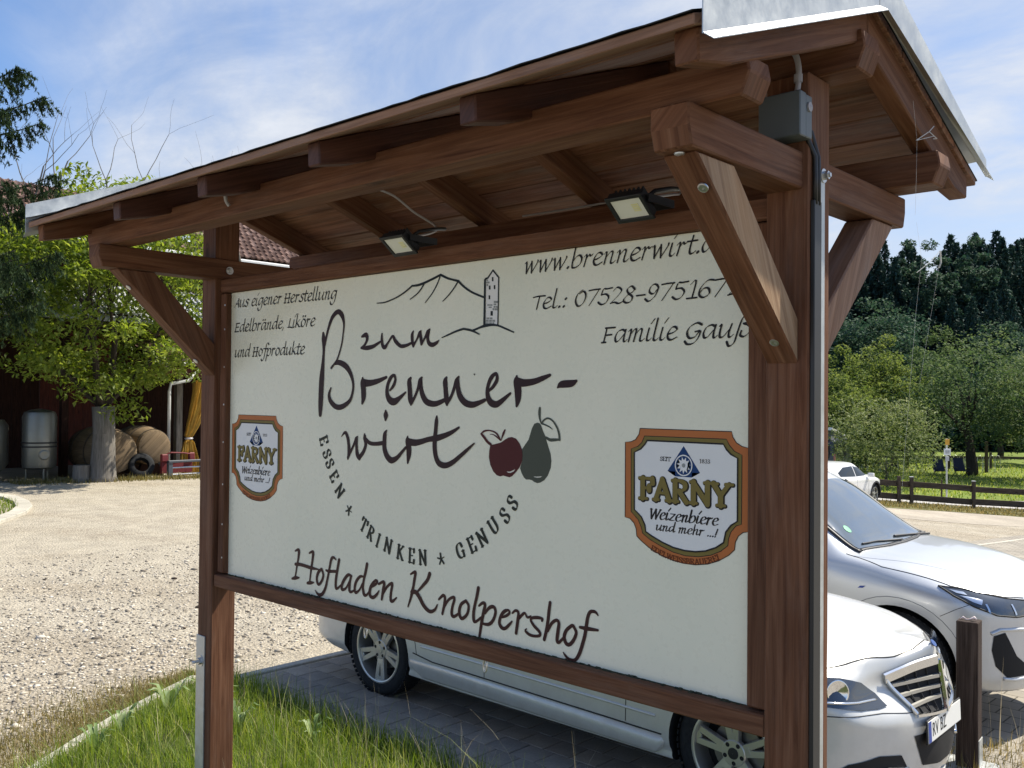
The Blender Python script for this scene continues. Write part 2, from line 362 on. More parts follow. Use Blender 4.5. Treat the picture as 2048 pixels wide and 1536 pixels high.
# roofing sheet with a slightly wavy lower edge
for fn, ys, nm in ((zf, [1.462, 1.62, 1.85, 2.1, YA], 'roofing'), (zb, [YA, 2.5, 2.8, 3.0, 3.19], 'roofing')):
    mb = MB(); nx = 60; vs = []
    for j, y in enumerate(ys):
        for i in range(nx + 1):
            x = -4.05 + 3.155 * i / nx; e = random.uniform(-.003, .003) if (j == 0 and fn is zf) else 0
            vs.append((x, y + e, fn(y) + .0258 + (random.uniform(0, .0015) if j == 0 else 0)))
    fs = [(j * (nx + 1) + i, j * (nx + 1) + i + 1, (j + 1) * (nx + 1) + i + 1, (j + 1) * (nx + 1) + i) for j in range(len(ys) - 1) for i in range(nx)]
    mb.add(vs, fs); n0 = len(vs)
    mb.add([(v[0], v[1], v[2] + .0025) for v in vs], [f[::-1] for f in fs])
    mb.add(vs[:nx + 1] + [(v[0], v[1], v[2] + .0025) for v in vs[:nx + 1]], [(i, i + 1, i + nx + 2, i + nx + 1) for i in range(nx)])
    mb.build(nm, BITUM, board)
# verge flashings: a hanging sheet, a folded drip lip below, a flange above
def flashing(x, sgn, pts):
    """pts: list of (y, zbottom, ztop)"""
    mb = MB(); th = .0025 * sgn
    for (a, b) in zip(pts, pts[1:]):
        (ya, la, ta), (yb, lb, tb) = a, b
        mb.prism([(x, ya, la), (x, yb, lb), (x, yb, tb), (x, ya, ta)], (th, 0, 0))
        mb.prism([(x + th, ya, la), (x + th, yb, lb), (x + th + .022 * sgn, yb, lb - .016), (x + th + .022 * sgn, ya, la - .016)], (0, .0004, .0022))
        dn = .055 if sgn < 0 else 0
        mb.prism([(x - .0005 * sgn, ya, ta - dn), (x - .0005 * sgn, yb, tb - dn), (x - .06 * sgn, yb, tb - .004 - dn), (x - .06 * sgn, ya, ta - .004 - dn)], (0, 0, .002))
    mb.build('verge_flashing', ZINC, board)
flashing(-.878, 1, [(1.468, 2.868, zf(1.468) + .11), (YA, 3.187, ZA + .115)])
flashing(-.878, 1, [(YA + .004, 3.187, ZA + .115), (3.215, 2.925, zb(3.215) + .105)])
flashing(-4.072, -1, [(1.462, 2.868, zf(1.462) + .10), (YA, 3.187, ZA + .105)])
flashing(-4.072, -1, [(YA + .004, 3.187, ZA + .105), (3.215, 2.925, zb(3.215) + .10)])
# bolts, washers, straps
def bolt(c, axis, r=.0115, name='bolt'):
    MB().lathe([(0, .001), (.001, r), (.004, r * .96), (.0055, r * .72), (.0045, r * .3), (.0035, .0005)], c, axis, 18).build(name, STEEL, board, smooth=R(40))
nb = Vector((0, -.67, -.74))
for (x, y, z) in ((-1.050, 1.765, 2.664), (-1.066, 2.135, 2.345)): 
    bolt((x, y, z - .0), nb, .0125)
for (x, y, z) in ((-3.862, 1.805, 2.659), (-3.862, 2.118, 2.356)): bolt((x, y, z), nb, .013)
bolt((-1.07, 1.70, 2.7295), (0, 0, -1), .0125)
def nutbolt(c, axis, L=.03, w=.018):
    MB().lathe([(0, w), (.003, w), (.003, .001)], c, axis, 20).lathe([(.003, w * .62), (.015, w * .62), (.015, .006), (L, .006), (L, .0005)], c, axis, 6).build('bolt', STEEL, board)
MB().box((-3.9445, 2.1835, .10), (-3.872, 2.1897, 1.103)).build('anchor_strap', ZINC, board, bevel=.001)
nutbolt((-3.905, 2.1835, .988), (0, -1, 0), .042, .026)
nutbolt((-3.8135, 2.252, 2.773), (1, 0, 0), .018)
# cable duct beside the right post: black cables and a thin grey batten on the post's side face
XR = -1.003
mb = MB(); mb.box((XR + .0005, 2.196, .12), (XR + .012, 2.238, 2.70)); mb.build('cable_duct', BLACK, board, bevel=.002)
MB().box((XR + .0005, 2.2385, .12), (XR + .0045, 2.272, 2.775)).build('metal_strip', ZINC, board)
for k, (dx, dy) in enumerate(((.008, 2.208), (.008, 2.226))):
    MB().tube([(XR + dx, dy, 2.69), (XR + dx, dy, 2.76), (XR + dx - .001, dy + .0, 2.81), (XR - .004, dy - .018, 2.852 + k * .022), (XR - .02, dy - .045 - k * .012, 2.868 + k * .022)], .0065, 10).build('cable', BLACK, board, smooth=True)
nutbolt((XR + .0045, 2.262, 2.772), (1, 0, 0), .02)
GREYC = mat('grey cable sheath', (.34, .33, .35), .5)
def cable(path, r=.0045, n=8, name='cable'):
    pts = [Vector(p) for p in path]; outp = []
    for i in range(len(pts) - 1):
        p0, p1, p2, p3 = pts[max(i - 1, 0)], pts[i], pts[i + 1], pts[min(i + 2, len(pts) - 1)]
        for k in range(6):
            u = k / 6; outp.append(.5 * ((2 * p1) + (-p0 + p2) * u + (2 * p0 - 5 * p1 + 4 * p2 - p3) * u * u + (-p0 + 3 * p1 - 3 * p2 + p3) * u ** 3))
    outp.append(pts[-1]); return MB().tube(outp, r, n)
cable([(-2.735, 1.66, 2.905), (-2.78, 1.655, 2.915), (-2.84, 1.66, 2.905), (-2.868, 1.675, 2.875), (-2.87, 1.69, 2.855)], .006).build('cable', GREYC, board, smooth=True)
cable([(-2.7475 + .0, 1.80, 2.915), (-2.749, 2.1, 2.985), (-2.7495, 2.30, 2.985), (-2.74, 2.42, 2.93), (-2.70, 2.50, 2.88), (-2.62, 2.40, 2.83), (-2.53, 2.16, 2.765)], .0045).build('cable', GREYC, board, smooth=True)
cable([(-2.45, 2.74, 2.925), (-2.1, 2.738, 2.922), (-1.75, 2.74, 2.926), (-1.70, 2.70, 2.90), (-1.60, 2.5, 2.85), (-1.50, 2.16, 2.765)], .004).build('cable', GREYC, board, smooth=True)

# ---------------------------------------------------------------- junction box and floodlights (screwed on, things of their own)
GBOX = mat('grey green box plastic', (.105, .125, .135), .45)
jb = thing('junction_box', 'grey square cable junction box on the right post under the roof', 'junction box', (-1.045, 2.16, 2.845))
MB().box((-1.105, 2.118, 2.846), (-.993, 2.152, 2.957)).build('cover', GBOX, jb, bevel=.007, segs=3, smooth=R(40))
MB().box((-1.103, 2.1525, 2.848), (-.995, 2.1895, 2.955)).build('housing', GBOX, jb, bevel=.006, segs=3, smooth=R(40))
MB().lathe([(0, .012), (.004, .012), (.004, .008), (.006, .0005)], (-.9945, 2.17, 2.925), (1, 0, 0), 14).build('knockout', GREYC, jb)
cable([(-1.035, 2.178, 2.955), (-1.027, 2.178, 2.99), (-1.027, 2.178, 3.04), (-1.04, 2.17, 3.075), (-1.075, 2.13, 3.085), (-1.12, 2.08, 3.07)], .0075, 10).build('cable', GREYC, jb, smooth=True)
MB().lathe([(-.01, .011), (.01, .011), (.01, .004)], (-1.027, 2.178, 3.005), (0, 0, 1), 10).build('cable_clip', GREYC, jb)
GLASS = mat('flood light diffuser', (.78, .80, .74), .18, spec=.6)
def floodlight(cx, label):
    th = thing('floodlight', label, 'floodlight', (cx, 2.10, 2.74), 0, 'floodlights under the sign roof')
    nrm = Vector((0, -.62, -.785)); ux = Vector((1, 0, 0)); vy = nrm.cross(ux).normalized()
    rot = Matrix((ux, vy, nrm)).transposed()
    c = Vector((cx, 2.093, 2.727))
    def P(a, b, d): return c + ux * a + vy * b + nrm * d
    MB().obox(P(0, 0, -.012), (.058, .043, .011), rot).build('housing', BLACK, th, bevel=.003)
    mb = MB()
    for a0, a1, b0, b1 in ((-.0605, .0605, -.046, -.034), (-.0605, .0605, .034, .046), (-.0605, -.049, -.0338, .0338), (.049, .0605, -.0338, .0338)):
        mb.obox(P((a0 + a1) / 2, (b0 + b1) / 2, .003), ((a1 - a0) / 2, (b1 - b0) / 2, .004), rot)
    mb.build('bezel', BLACK, th, bevel=.001)
    MB().obox(P(0, 0, .001), (.048, .033, .0015), rot).build('glass', GLASS, th)
    mb = MB()
    for k in range(4): mb.obox(P(.022, -.010 + k * .007, .0033), (.011, .0022, .0006), rot)
    mb.build('led_chip', mat('pale yellow led', (.78, .76, .42), .4), th)
    for k in range(7): MB().obox(P(-.045 + k * .015, 0, -.031), (.002, .036, .0085), rot).build('cooling_fin', BLACK, th)
    mb = MB()
    for s in (-1, 1): mb.box((cx + s * .066 - .002, 2.085, 2.735), (cx + s * .066 + .002, 2.2105, 2.757))
    mb.box((cx - .064, 2.2065, 2.735), (cx + .064, 2.2105, 2.757)); mb.build('bracket', BLACK, th)
    MB().tube([P(.03, .0, -.02), (cx + .05, 2.14, 2.775), (cx + .062, 2.20, 2.79), (cx + .055, 2.26, 2.80)], .006, 8).build('cable', BLACK, th, smooth=True)
    return th
floodlight(-1.475, 'black floodlight under the roof above the web address, nearer the right post')
floodlight(-2.445, 'black floodlight under the roof above the mountain drawing, farther from the right post')
BRASS = mat('worn brass', (.35, .28, .14), .35, .9)
def snaphook(x, label):
    th = thing('snap_hook', label, 'snap hook', (x, 2.24, 1.335), 0, 'snap hooks under the bottom rail')
    MB().tube([(x, 2.24, 1.337), (x, 2.24, 1.322)], .0025, 8).build('screw_eye', STEEL, th)
    path = [(x + .0075 * math.sin(a), 2.24, 1.303 + .020 * math.cos(a)) for a in [2 * math.pi * k / 20 for k in range(21)]]
    MB().tube(path, .0032, 6).build('hook', STEEL, th, smooth=True)
snaphook(-2.787, 'small metal snap hook hanging below the rail in front of the rear wheel')
snaphook(-2.155, 'small metal snap hook hanging below the rail in front of the car doors')
# cobwebs off the gable end
WEB = mat('spider silk', (.75, .75, .72), .6); bsdf(WEB).inputs['Alpha'].default_value = .55
def web(name, label, paths):
    mb = MB()
    for p, r in paths: mb.tube(p, r, 4)
    tag(mb.build(name, WEB), label, 'cobweb', 'cobwebs at the gable end')
web('cobweb', 'torn cobweb threads trailing from the gable rafter with a white tuft', [
    ([(-.90, 2.62, 3.03), (-.903, 2.66, 2.93), (-.905, 2.66, 2.82), (-.904, 2.65, 2.72)], .00035),
    ([(-.905, 2.66, 2.93), (-.89, 2.72, 2.965), (-.885, 2.745, 2.985)], .0014), ([(-.905, 2.66, 2.93), (-.885, 2.74, 2.955)], .0011), ([(-.89, 2.72, 2.965), (-.88, 2.755, 2.95), (-.882, 2.73, 2.945)], .0013)])
web('cobweb', 'lower cobweb threads with a dead moth caught beside the right post', [
    ([(-.904, 2.66, 2.70), (-.9, 2.69, 2.60), (-.905, 2.66, 2.45), (-.91, 2.62, 2.20), (-.915, 2.58, 1.95)], .0003),
    ([(-.905, 2.665, 2.56), (-.89, 2.74, 2.60), (-.882, 2.79, 2.635)], .001), ([(-.882, 2.79, 2.635), (-.881, 2.793, 2.60), (-.884, 2.785, 2.585)], .0026), ([(-.884, 2.785, 2.585), (-.895, 2.74, 2.42), (-.905, 2.69, 2.25)], .0003)])
# ================================================================ print on the panel (flat print, a thin skin of ink on the sheet)
BRUSH={'maroon': [[697.1,1054.7,6.8,700.3,1031.6,12.7,701.9,1005.3,10.1,701.5,972.5,7.6,696.9,926.7,10.6,691.3,877.5,15.7,687.9,828.2,16.1,684.8,762.5,14.4,683.3,726.4,9.3],[709,1005.1,5.1,719.2,1040.7,5.9,734.6,1079.3,7.1,758,1117.2,9.2,792.2,1136.4,9.9,818.7,1122.1,10.7,832.3,1087.7,5.7,828.8,1052.5,4.1,820.7,1011.1,4.1,805.7,973,4.1,787.8,942.8,4.1,753.8,914.3,5.4],[782.7,933.2,8.3,806.4,934.4,10.7,845.7,920.8,12.2,877.1,891.7,9.7,894.6,853.5,6.8,892.6,818.7,6.4,873.9,783.8,8.1,827.9,761,10.6,786,760.5,10.7,751,782.8,10.4,741.4,808.7,7.5,753.7,834.7,3.3],[945.2,1032,4.7,969.9,1037.3,10.2,977.5,1021.4,7.8,963.1,1000.1,5.5,942,988.2,4.7],[942,988.2,4.7,975.7,987.2,8.6,1014.7,992.2,7.7,1055.3,1007.8,4.6],[1065.8,1038.1,3.8,1064.7,1018.2,6.9,1069.8,993.5,7.6,1084.1,986.9,8.4,1102.7,1004.6,4.5,1127,1026.5,5.3,1142.1,1009.3,7.5,1165.4,992,7.4,1188.2,986.7,6.6,1223.7,993,4.4,1233,997.2,2.9],[952.9,872,4.7,954.2,856.4,14.2,958.7,828.2,14.6,959.2,797,13,952.2,775.1,5.5],[960.7,853.2,15.7,997.6,853,12.4,1045.8,860.5,9.6,1093.1,873.9,5.7],[1114.9,825.2,4.5,1135.5,843.3,7.5,1145.3,865.9,6.7,1137.2,881.1,6,1116.5,869.2,8.3,1100.6,840.4,8.3,1099.7,810,10.6,1115.5,788.8,13.5,1141.1,783,13.4,1173,798.3,8.1,1203.5,817.8,3.7],[1231,869.9,5.2,1223.2,857.5,11.4,1226.3,829,11.8,1229.5,793.4,12.2,1234.1,773.9,5.2],[1234,779.2,8.7,1253.4,800.7,6.1,1271.4,832.5,6.9,1281.5,858.9,9.4,1290.7,871.2,4.3],[1286.6,864.2,6.9,1287.1,832.5,10.3,1297.9,804.4,12,1319,783.6,11.9,1354.9,777,10.5,1385.2,782.4,9.1,1410,791.3,7.4],[1418.8,870,4.9,1413.1,856.4,11.5,1415.4,829,11.1,1419.9,794.7,11.5,1422.6,776,5.8],[1422.5,781.1,8.2,1442,801.7,6.5,1458.6,832.3,7.3,1470.4,857.7,9.7,1480.4,872.2,4],[1476.7,864.5,6.5,1478,832.3,10.5,1488.1,805.3,12.1,1512.3,783.7,12,1545.5,776.3,11.1,1578,782.6,8.6,1607.8,792.8,6.2],[1625.6,824,4.6,1645.7,838.7,6.9,1662.5,861.4,7.6,1657.8,881,5.7,1636.4,868.1,8.4,1620.9,838.8,7.7,1619.9,809.3,10,1632.9,786.4,12.3,1657.7,778.5,11.4,1682,788.5,9.1,1723.4,815.5,4.5],[1750.8,871.9,3.7,1750.1,856,13.3,1756.4,828.9,15.5,1756.8,797.1,12.5,1751.9,774.8,5.2],[1755.3,852.8,14.8,1785.1,849.5,12.4,1826.9,854,10.1,1859.8,863.1,8.6,1892.1,873.6,5.3],[1924.5,835,3.5,1940.2,844.1,11.1,1979.2,847,10.9,1998.3,854.5,4.8],[1555.4,880.2,2.8,1557.2,878.8,2.8],[823,641.9,1.1,847,659.9,6.6,863.5,641.8,8.7,871,613.5,8.7,873.8,585.1,10.1,866.4,557.7,4.4],[867.3,563.4,6.5,887.4,591.4,5.8,907.4,620.7,6.5,918.5,638.1,8.6,926,646.8,2.9],[920.8,635.3,7.1,920.4,604.2,7.9,926.3,576.2,10,937.9,561.3,6.4],[937.8,566.9,9.2,962,589.1,8.5,975.7,617.7,8.4,969.9,642.7,9.9,967.4,658.1,3.5],[976.7,637.4,7.7,1001.1,624.3,7.7,1036,622.9,7.6,1074.6,627.2,8.2],[1099.3,676,2.7,1088.9,660.6,10.2,1086.4,633.1,10.9,1087.7,605.8,11.6,1102.9,579.2,12.2,1128.3,565.5,12.1,1159.3,576.5,8.7,1187.6,599.4,6.6,1207.7,616.3,5.3],[1091.7,748.3,4.8,1092.8,731.9,12.9,1091.4,714.1,4.8],[1217.1,656.8,3.3,1216.2,640.7,11.8,1223.8,617,13.7,1224.2,590.4,12.4,1218.6,560.8,4.6],[1221.5,638.3,13.1,1255.5,635.6,12.3,1290.9,640.9,10.3,1329.5,650.2,9.5,1375.2,657,11.2,1420,668.9,9.2,1453,681.4,7.3,1483.7,696.8,4.2],[1371.5,733.3,3.8,1369.9,716.4,8.8,1366.5,682.6,9.4,1362.1,648.8,10.7,1362.5,617.7,10.7,1370.6,587,10.6,1387.8,567.2,11.2,1417.8,562.5,10.5,1450.8,573.2,9.2,1486.9,595.3,7.8,1522.4,619.6,6.6,1559.1,644.9,2.9],[1176.6,988.8,6,1205.1,990.5,5.3,1229.2,996.4,5.2],[1242.5,1040,3.3,1235.9,1028.2,7.2,1237,1006.8,7.8,1242.6,985.3,5.2],[1242.5,988,6.5,1260.9,1008.6,4.5,1276.4,1031.9,7.1,1284.1,1039.5,3.2],[1280.3,1031.7,6.5,1284.6,1007.8,7.7,1286.8,990.5,4.5],[1286.8,993.2,6.4,1304.1,1012.3,4.5,1319.3,1032.8,7.6,1330,1042.8,3.8],[1325.1,1035.1,6.4,1319.6,1011.8,7.6,1327.6,993.1,8.3,1346.9,987.3,8.2,1367.7,994.4,6.3,1377.9,1001.8,2.5]], 'brown': [[521,158.5,3.3,538.2,165.5,5.9,547.8,161.6,8.5,544.1,131,6.6,535.3,99.7,5.3,529.3,73.7,4.6,524.1,51.6,4.6],[501.6,41.7,4.7,525.5,48,7.9,551.4,52.8,3.3],[524.3,104.6,6.6,556.7,107.5,7.2,595.2,106.1,7.1,633.2,103.6,7.1,683,103.9,3.2],[619.4,161.3,3.9,636.1,168.2,5.8,646.6,165.8,8.3,641.8,133.1,7.1,635.3,102.6,6.4,629.6,72.2,5.1,625.1,44.3,5.2],[609.3,38.4,5.8,630.2,42.6,7.7,653.1,47,3.2],[703.4,107.8,5.7,683.2,91.7,7.6,673.4,68.3,7,677.9,49.2,7,690.3,44.9,5.7,708.3,63.3,6.3,716.8,86.4,6.3,705.4,108,5.7],[797.9,157.3,3.1,782.8,163.9,5.6,769,156.2,6.8,759.6,128.4,6.2,752.1,98.4,6.2,742.7,68,6.2,731.2,34.9,6.9,709.4,7.3,7.5,682.9,4.6,5.7,664,17.8,1.9],[733.9,106.9,4.4,752,105.6,6.2,797.6,110.5,6.1],[818.3,158.6,7.3,811,130.2,7.3,803.7,100.5,7.4,798.4,71,7.4,800,47.2,7.4,810.6,46.3,4.9,831.9,61.3,4.3],[898.3,106.1,4.2,877.3,108,6.6,854.6,88.3,7.3,837.7,62.1,7.3,839.9,45.8,6.7,863,53.9,4.8,885.4,83.1,4.8,896.5,105.8,5.4],[894.6,103.2,6,887.4,78.7,6.6,886,50.1,7.2,897.5,44.7,5.4,916.3,54.5,4.2],[971.3,113.7,4.1,949.1,110.6,5.9,927,88.9,7.1,918,64.2,7.1,924,46.3,6.5,946.2,58.9,4.7,964.4,84.8,4.7],[991.8,163.9,7.6,983.8,133.9,7.6,973.3,102.3,6.4,968.3,71.4,7,976.1,47,7.6,990.8,46.9,5.2,1005.2,60.6,4.1],[1012.2,77.7,3.5,1037.3,90.5,5.2,1053.3,104.2,5.7,1044.2,109.8,5.2,1022.9,90.8,6.9,1010.6,68.3,7.5,1012.7,47.8,7.5,1030.9,43.7,6.9,1052.2,58.3,5.7,1064.5,73.8,2.8],[1062.3,98.6,4.6,1087,110.1,6.2,1094.1,103.1,7.3,1087.5,74.9,7.4,1081,44.4,5.7],[1087.7,65.9,5.1,1111.8,96.6,5.6,1135.9,111.3,6.1,1139.5,105,6.7,1133,77.1,6.7,1131.7,49.9,7.3,1143.9,47.3,6.1,1164.3,62.7,3.3],[1240.8,159.3,3.4,1257.2,167.5,5.4,1267.6,168.9,6.3,1262,143.3,6.8,1256.5,116.6,6.3,1250.7,97.8,7.3,1243.6,74.8,5.9,1229,40.6,3.4],[1342.5,174,8.1,1331.2,150.9,7.2,1308.2,128,6.2,1282,104.4,4.4],[1247.8,95.4,7.3,1270.2,98.7,8.7,1291.2,82,8.7,1309.2,61.1,8.2,1332.7,45.2,7.6,1353,42.5,6.6,1373,53.5,5.2,1384.1,71.8,2.8],[1390.9,91.3,4.2,1411.9,108,6,1421.8,101.7,6.5,1419.3,78.3,6.5,1409.9,44,5.6],[1418,68.4,5.1,1440,96.8,5.1,1464.7,110.1,5.5,1468.9,101.2,5.9,1459.6,75,6,1457.2,49.8,6.9,1468.3,44,5.9,1490,57,4.5],[1524.5,106,5.4,1503.1,91.3,6.3,1493.9,67.1,6.8,1499.6,47.2,6.8,1513.2,45.7,6.3,1533,64,5.8,1539.3,91.3,5.8,1525.8,107.1,5.4],[1584.6,158.9,7,1578.5,131,6.6,1569.6,101.7,6.2,1563.4,72.7,6.6,1565.1,46.8,6.6,1575.6,44.9,4.9,1598.9,61.8,4.4],[1588,99.9,4,1606,112,5.7,1616.4,107.2,6.5,1609,78.3,7,1600.4,41.7,6.6,1591.9,-2.5,5.7],[1616.8,79.5,4.4,1637,101.2,6.1,1657.3,106.2,6.4,1665.1,91,6,1655.3,63.8,6,1635.2,45.7,6.1,1606.9,42.8,4.4],[1692.2,78.3,3.6,1710.5,85.2,4.9,1727.3,97.5,4.9,1723.3,106.4,4,1705.1,99.6,6.3,1689.5,81.7,5.9,1683.2,59.5,6.3,1692.6,45.7,6.7,1708.4,44.6,5.8,1726.5,59.2,5.3,1739.3,72.8,3.1],[1740.3,99.6,3.1,1754.3,110.4,4.8,1767.1,105.9,5.3,1764.9,80.9,6.6,1757.7,38,5.7],[1769.9,87.4,4.4,1785,103.1,5.2,1795,108.5,3.9,1805.2,97,4.3,1820.1,103.2,3],[1867,96.2,4.2,1869.4,103,4.2,1849.8,103.5,5.5,1827.6,98.9,5.2,1820.3,90.2,4.7,1835.3,74.1,5.6,1857.6,59.4,5.5,1857.8,48.3,5.1,1835.7,42.5,4.7,1813.3,44.1,5.2,1798.1,52.7,4.3,1803.1,60.1,1.7],[1900.3,158.6,5.9,1895.7,130.3,6.3,1892.4,102.2,6.3,1886.7,71.9,6.3,1877.4,38.9,5.9],[1891.6,69,5,1908.1,95.7,5.4,1927,108,5.4,1936.6,100.5,5.8,1933.3,74.5,6.6,1930,46.6,6.2,1937.2,40.7,5,1955.8,58.6,4.5],[1987.9,102.1,5.3,1967.2,84.1,6.1,1958.1,62.6,6.6,1965.3,44,6.6,1979.2,42.1,6.1,1995.2,58.5,6.1,2005.3,83.6,5.7,1992.5,102.8,5.3],[2087.6,149.8,2.7,2077.6,157.9,4.7,2059.9,155.9,5.5,2050,139.3,6,2044.6,111.8,6.4,2039.3,82.5,6.4,2029.4,50.5,6.4,2018.4,21.7,6.4,2002.6,-0.1,5.3,1979.6,-2.8,4.5,1963.3,5.7,4.1,1955.1,14.1,1.6],[2019.9,102.2,4.4,2042.5,102.5,6.4,2064.8,103.8,5.5,2088,105.2,3.9]], 'slate': [[1034.8,1155.2,2.1,1077.8,1155.2,2.7,1119.9,1162.7,2.7,1161.3,1173.5,3,1202,1189.6,3.3,1234,1206,3.6],[1234,1206,3.6,1265.9,1206.3,4.5,1297.2,1211.3,4.5,1339.7,1221.6,4.4,1384.4,1233.6,4.4],[1384.4,1233.6,4.4,1419,1219.1,4,1445,1211.8,3.7,1474.3,1204.4,4.3],[1474.3,1204.4,4.3,1503.5,1181.8,3.9,1542.9,1160.1,3.6,1597.2,1140.1,3.5],[1297.3,1207.3,3.2,1278,1186.8,2.9,1254.5,1171.2,2.3,1223.5,1157.8,2],[1382.2,1229.9,3.1,1366.7,1202.5,2.8,1340.4,1170.5,2.5,1304.5,1140.1,1.9],[1470.8,1200.9,3,1449.1,1178.2,2.8,1423.6,1156.9,2.5,1397,1139.6,1.9],[1393.9,1010.8,1.9,1429.2,1020.5,3.1,1465.8,1030.5,3.7,1501.8,1037.3,3.9],[1501.8,1037.3,3.9,1541.1,1029.8,3.9,1578,1015.8,2.4],[1544.6,1028.9,3.6,1579.5,1038.1,3.8,1607,1043.5,5.2,1641.1,1044.4,4,1668,1040.2,3.4,1701.3,1028.5,3.1,1735.7,1015.9,2.5],[1666.1,1201.4,2.6,1665.4,1120.9,2.6,1664,1041.6,2.6],[1602.7,1198,4.4,1602.6,1124.9,4.7,1601.8,1044.5,5.3],[1605.7,1201.4,3.5,1616,1203.6,3.2],[1616,1203.6,3.2,1639.5,1227.7,2.9],[1639.5,1227.7,2.9,1666.1,1201.4,2.6]], 'apple': [[1590,678.4,2.3,1606.4,688.4,3.3,1628.2,691,2.3,1652.6,686.9,2.7,1668.8,676.7,3.2,1680.9,660.6,2.3],[1592.8,678.1,4.2,1606.7,666.8,5.1,1620.5,653.5,5.1,1636.9,644.3,4.6],[1632.4,678.4,0.9,1647.3,677.9,1.8,1663.5,670.7,2.7,1681,659.7,2.3],[1700.4,694.2,3.2,1693.9,683.3,4.5,1687.5,669.6,2.7,1683.6,659.8,1.4]], 'pear': [[1851,768.6,4.3,1849.9,753.7,5.1,1851.3,736.9,3.9,1856.4,723,2.6],[1860.1,721.2,3.4,1869.7,731.7,3,1886.7,737.2,3,1906,728.8,2.9,1923,709,3.3,1931.5,689.1,3.7,1934,670,3.3],[1934,671.8,3.3,1911.4,670,5,1894.6,669.4,5.1,1877.6,676.2,3.8],[1858.8,720.3,3,1877.2,715.2,2.5,1891.8,710,2.1,1903.9,702.9,1.1]]}
POLY={'apple': [[1634.2,642.3,1658.4,647.1,1682.4,652.9,1700.7,663.3,1716.4,670.6,1732,672.7,1750.1,667.9,1765.7,653.3,1776.1,634.7,1778.9,615.9,1776.6,594.9,1766.6,575.4,1748.8,557.2,1733.5,544.8,1723.1,540.3,1710,541.8,1694.2,544.3,1681.1,540.6,1665,543.4,1648.8,555.1,1635.1,575.8,1628,600.9,1629.1,622.5]], 'pear': [[1840.4,722.6,1850.2,721,1856.5,714.6,1864,698.1,1875.1,679.8,1880.2,665.2,1890.1,641.5,1897.5,623.4,1900.6,603.3,1897.9,581,1886.1,556.3,1871.7,540.6,1854.7,532,1842.4,529.3,1830,532.2,1820,537.1,1810,538.7,1794.9,537.8,1784.7,544.3,1774.4,558.8,1768.1,572.6,1776.6,594.9,1778.9,615.9,1776.9,635.7,1791.1,652.4,1803.6,666.1,1810.9,685.2,1818.2,704.2,1828,718.6]], 'shine': [[1709.8,558.3,1725.5,559.3,1738.4,564.3,1748.7,568.7,1741,560.6,1728.1,555.4,1717.7,555.4],[1827.3,549.8,1844.7,550.3,1864.3,553.1,1857,548.5,1842.2,547,1832.3,547.7]], 'white': [[1608.5,1197.5,1616,1201.8,1639.5,1224.5,1663.4,1201.2,1661.9,1042.9,1607.7,1045.5]], 'slate': [[1634.7,1205.2,1641.8,1204.7,1642,1190.6,1634.9,1191.2],[1620.8,1177.5,1628.6,1176.9,1628.8,1163.8,1620.9,1164.4],[1643.8,1177.5,1650.9,1176.9,1651.1,1163.4,1644,1164],[1620.1,1144.7,1627.6,1144.2,1627.8,1131.2,1620.3,1131.7],[1629.6,1091.7,1640.5,1091,1640.7,1075.3,1629.8,1075.9]], 'grey': [[1609.2,1199.2,1616.1,1198.6,1616.1,1192.7,1609.3,1193.2],[1608.6,1192,1624,1190.8,1624.1,1184.7,1608.7,1185.8],[1609.4,1184.3,1617.9,1183.6,1618,1176.2,1609.5,1176.9],[1644.1,1124.7,1662,1123.5,1662.1,1116.2,1644.2,1117.3],[1643.6,1115.6,1656,1114.9,1656.1,1109.7,1643.6,1110.5],[1643.7,1108,1652.4,1107.5,1652.5,1100.9,1643.7,1101.4],[1653.8,1107.4,1661.2,1107,1661.2,1100.4,1653.9,1100.8],[1639,1100.5,1646.5,1100,1646.5,1092.7,1639.1,1093.1],[1647.8,1099.9,1661.3,1099.1,1661.3,1091.8,1647.9,1092.6],[1614.7,1115,1626.6,1114.2,1626.7,1109.3,1614.8,1110],[1627.7,1114.2,1638.5,1113.5,1638.6,1108.6,1627.7,1109.3],[1620.6,1107,1635.2,1106.1,1635.3,1101.2,1620.7,1102],[1610.8,1070.8,1623.8,1070.1,1623.9,1063.9,1610.9,1064.6],[1625.8,1070,1638.7,1069.3,1638.8,1063.1,1625.9,1063.8],[1608.5,1063.2,1621.5,1062.6,1621.6,1055.7,1608.6,1056.3],[1623.5,1062.5,1636.4,1061.8,1636.5,1054.9,1623.6,1055.5],[1638.5,1061.7,1651.3,1061,1651.4,1054.2,1638.6,1054.8],[1608.6,1054.8,1621.6,1054.2,1621.7,1047.8,1608.7,1048.4],[1623.6,1054.1,1636.5,1053.4,1636.6,1047,1623.7,1047.7],[1638.6,1053.3,1647.7,1052.9,1647.8,1046.5,1638.7,1047]]}
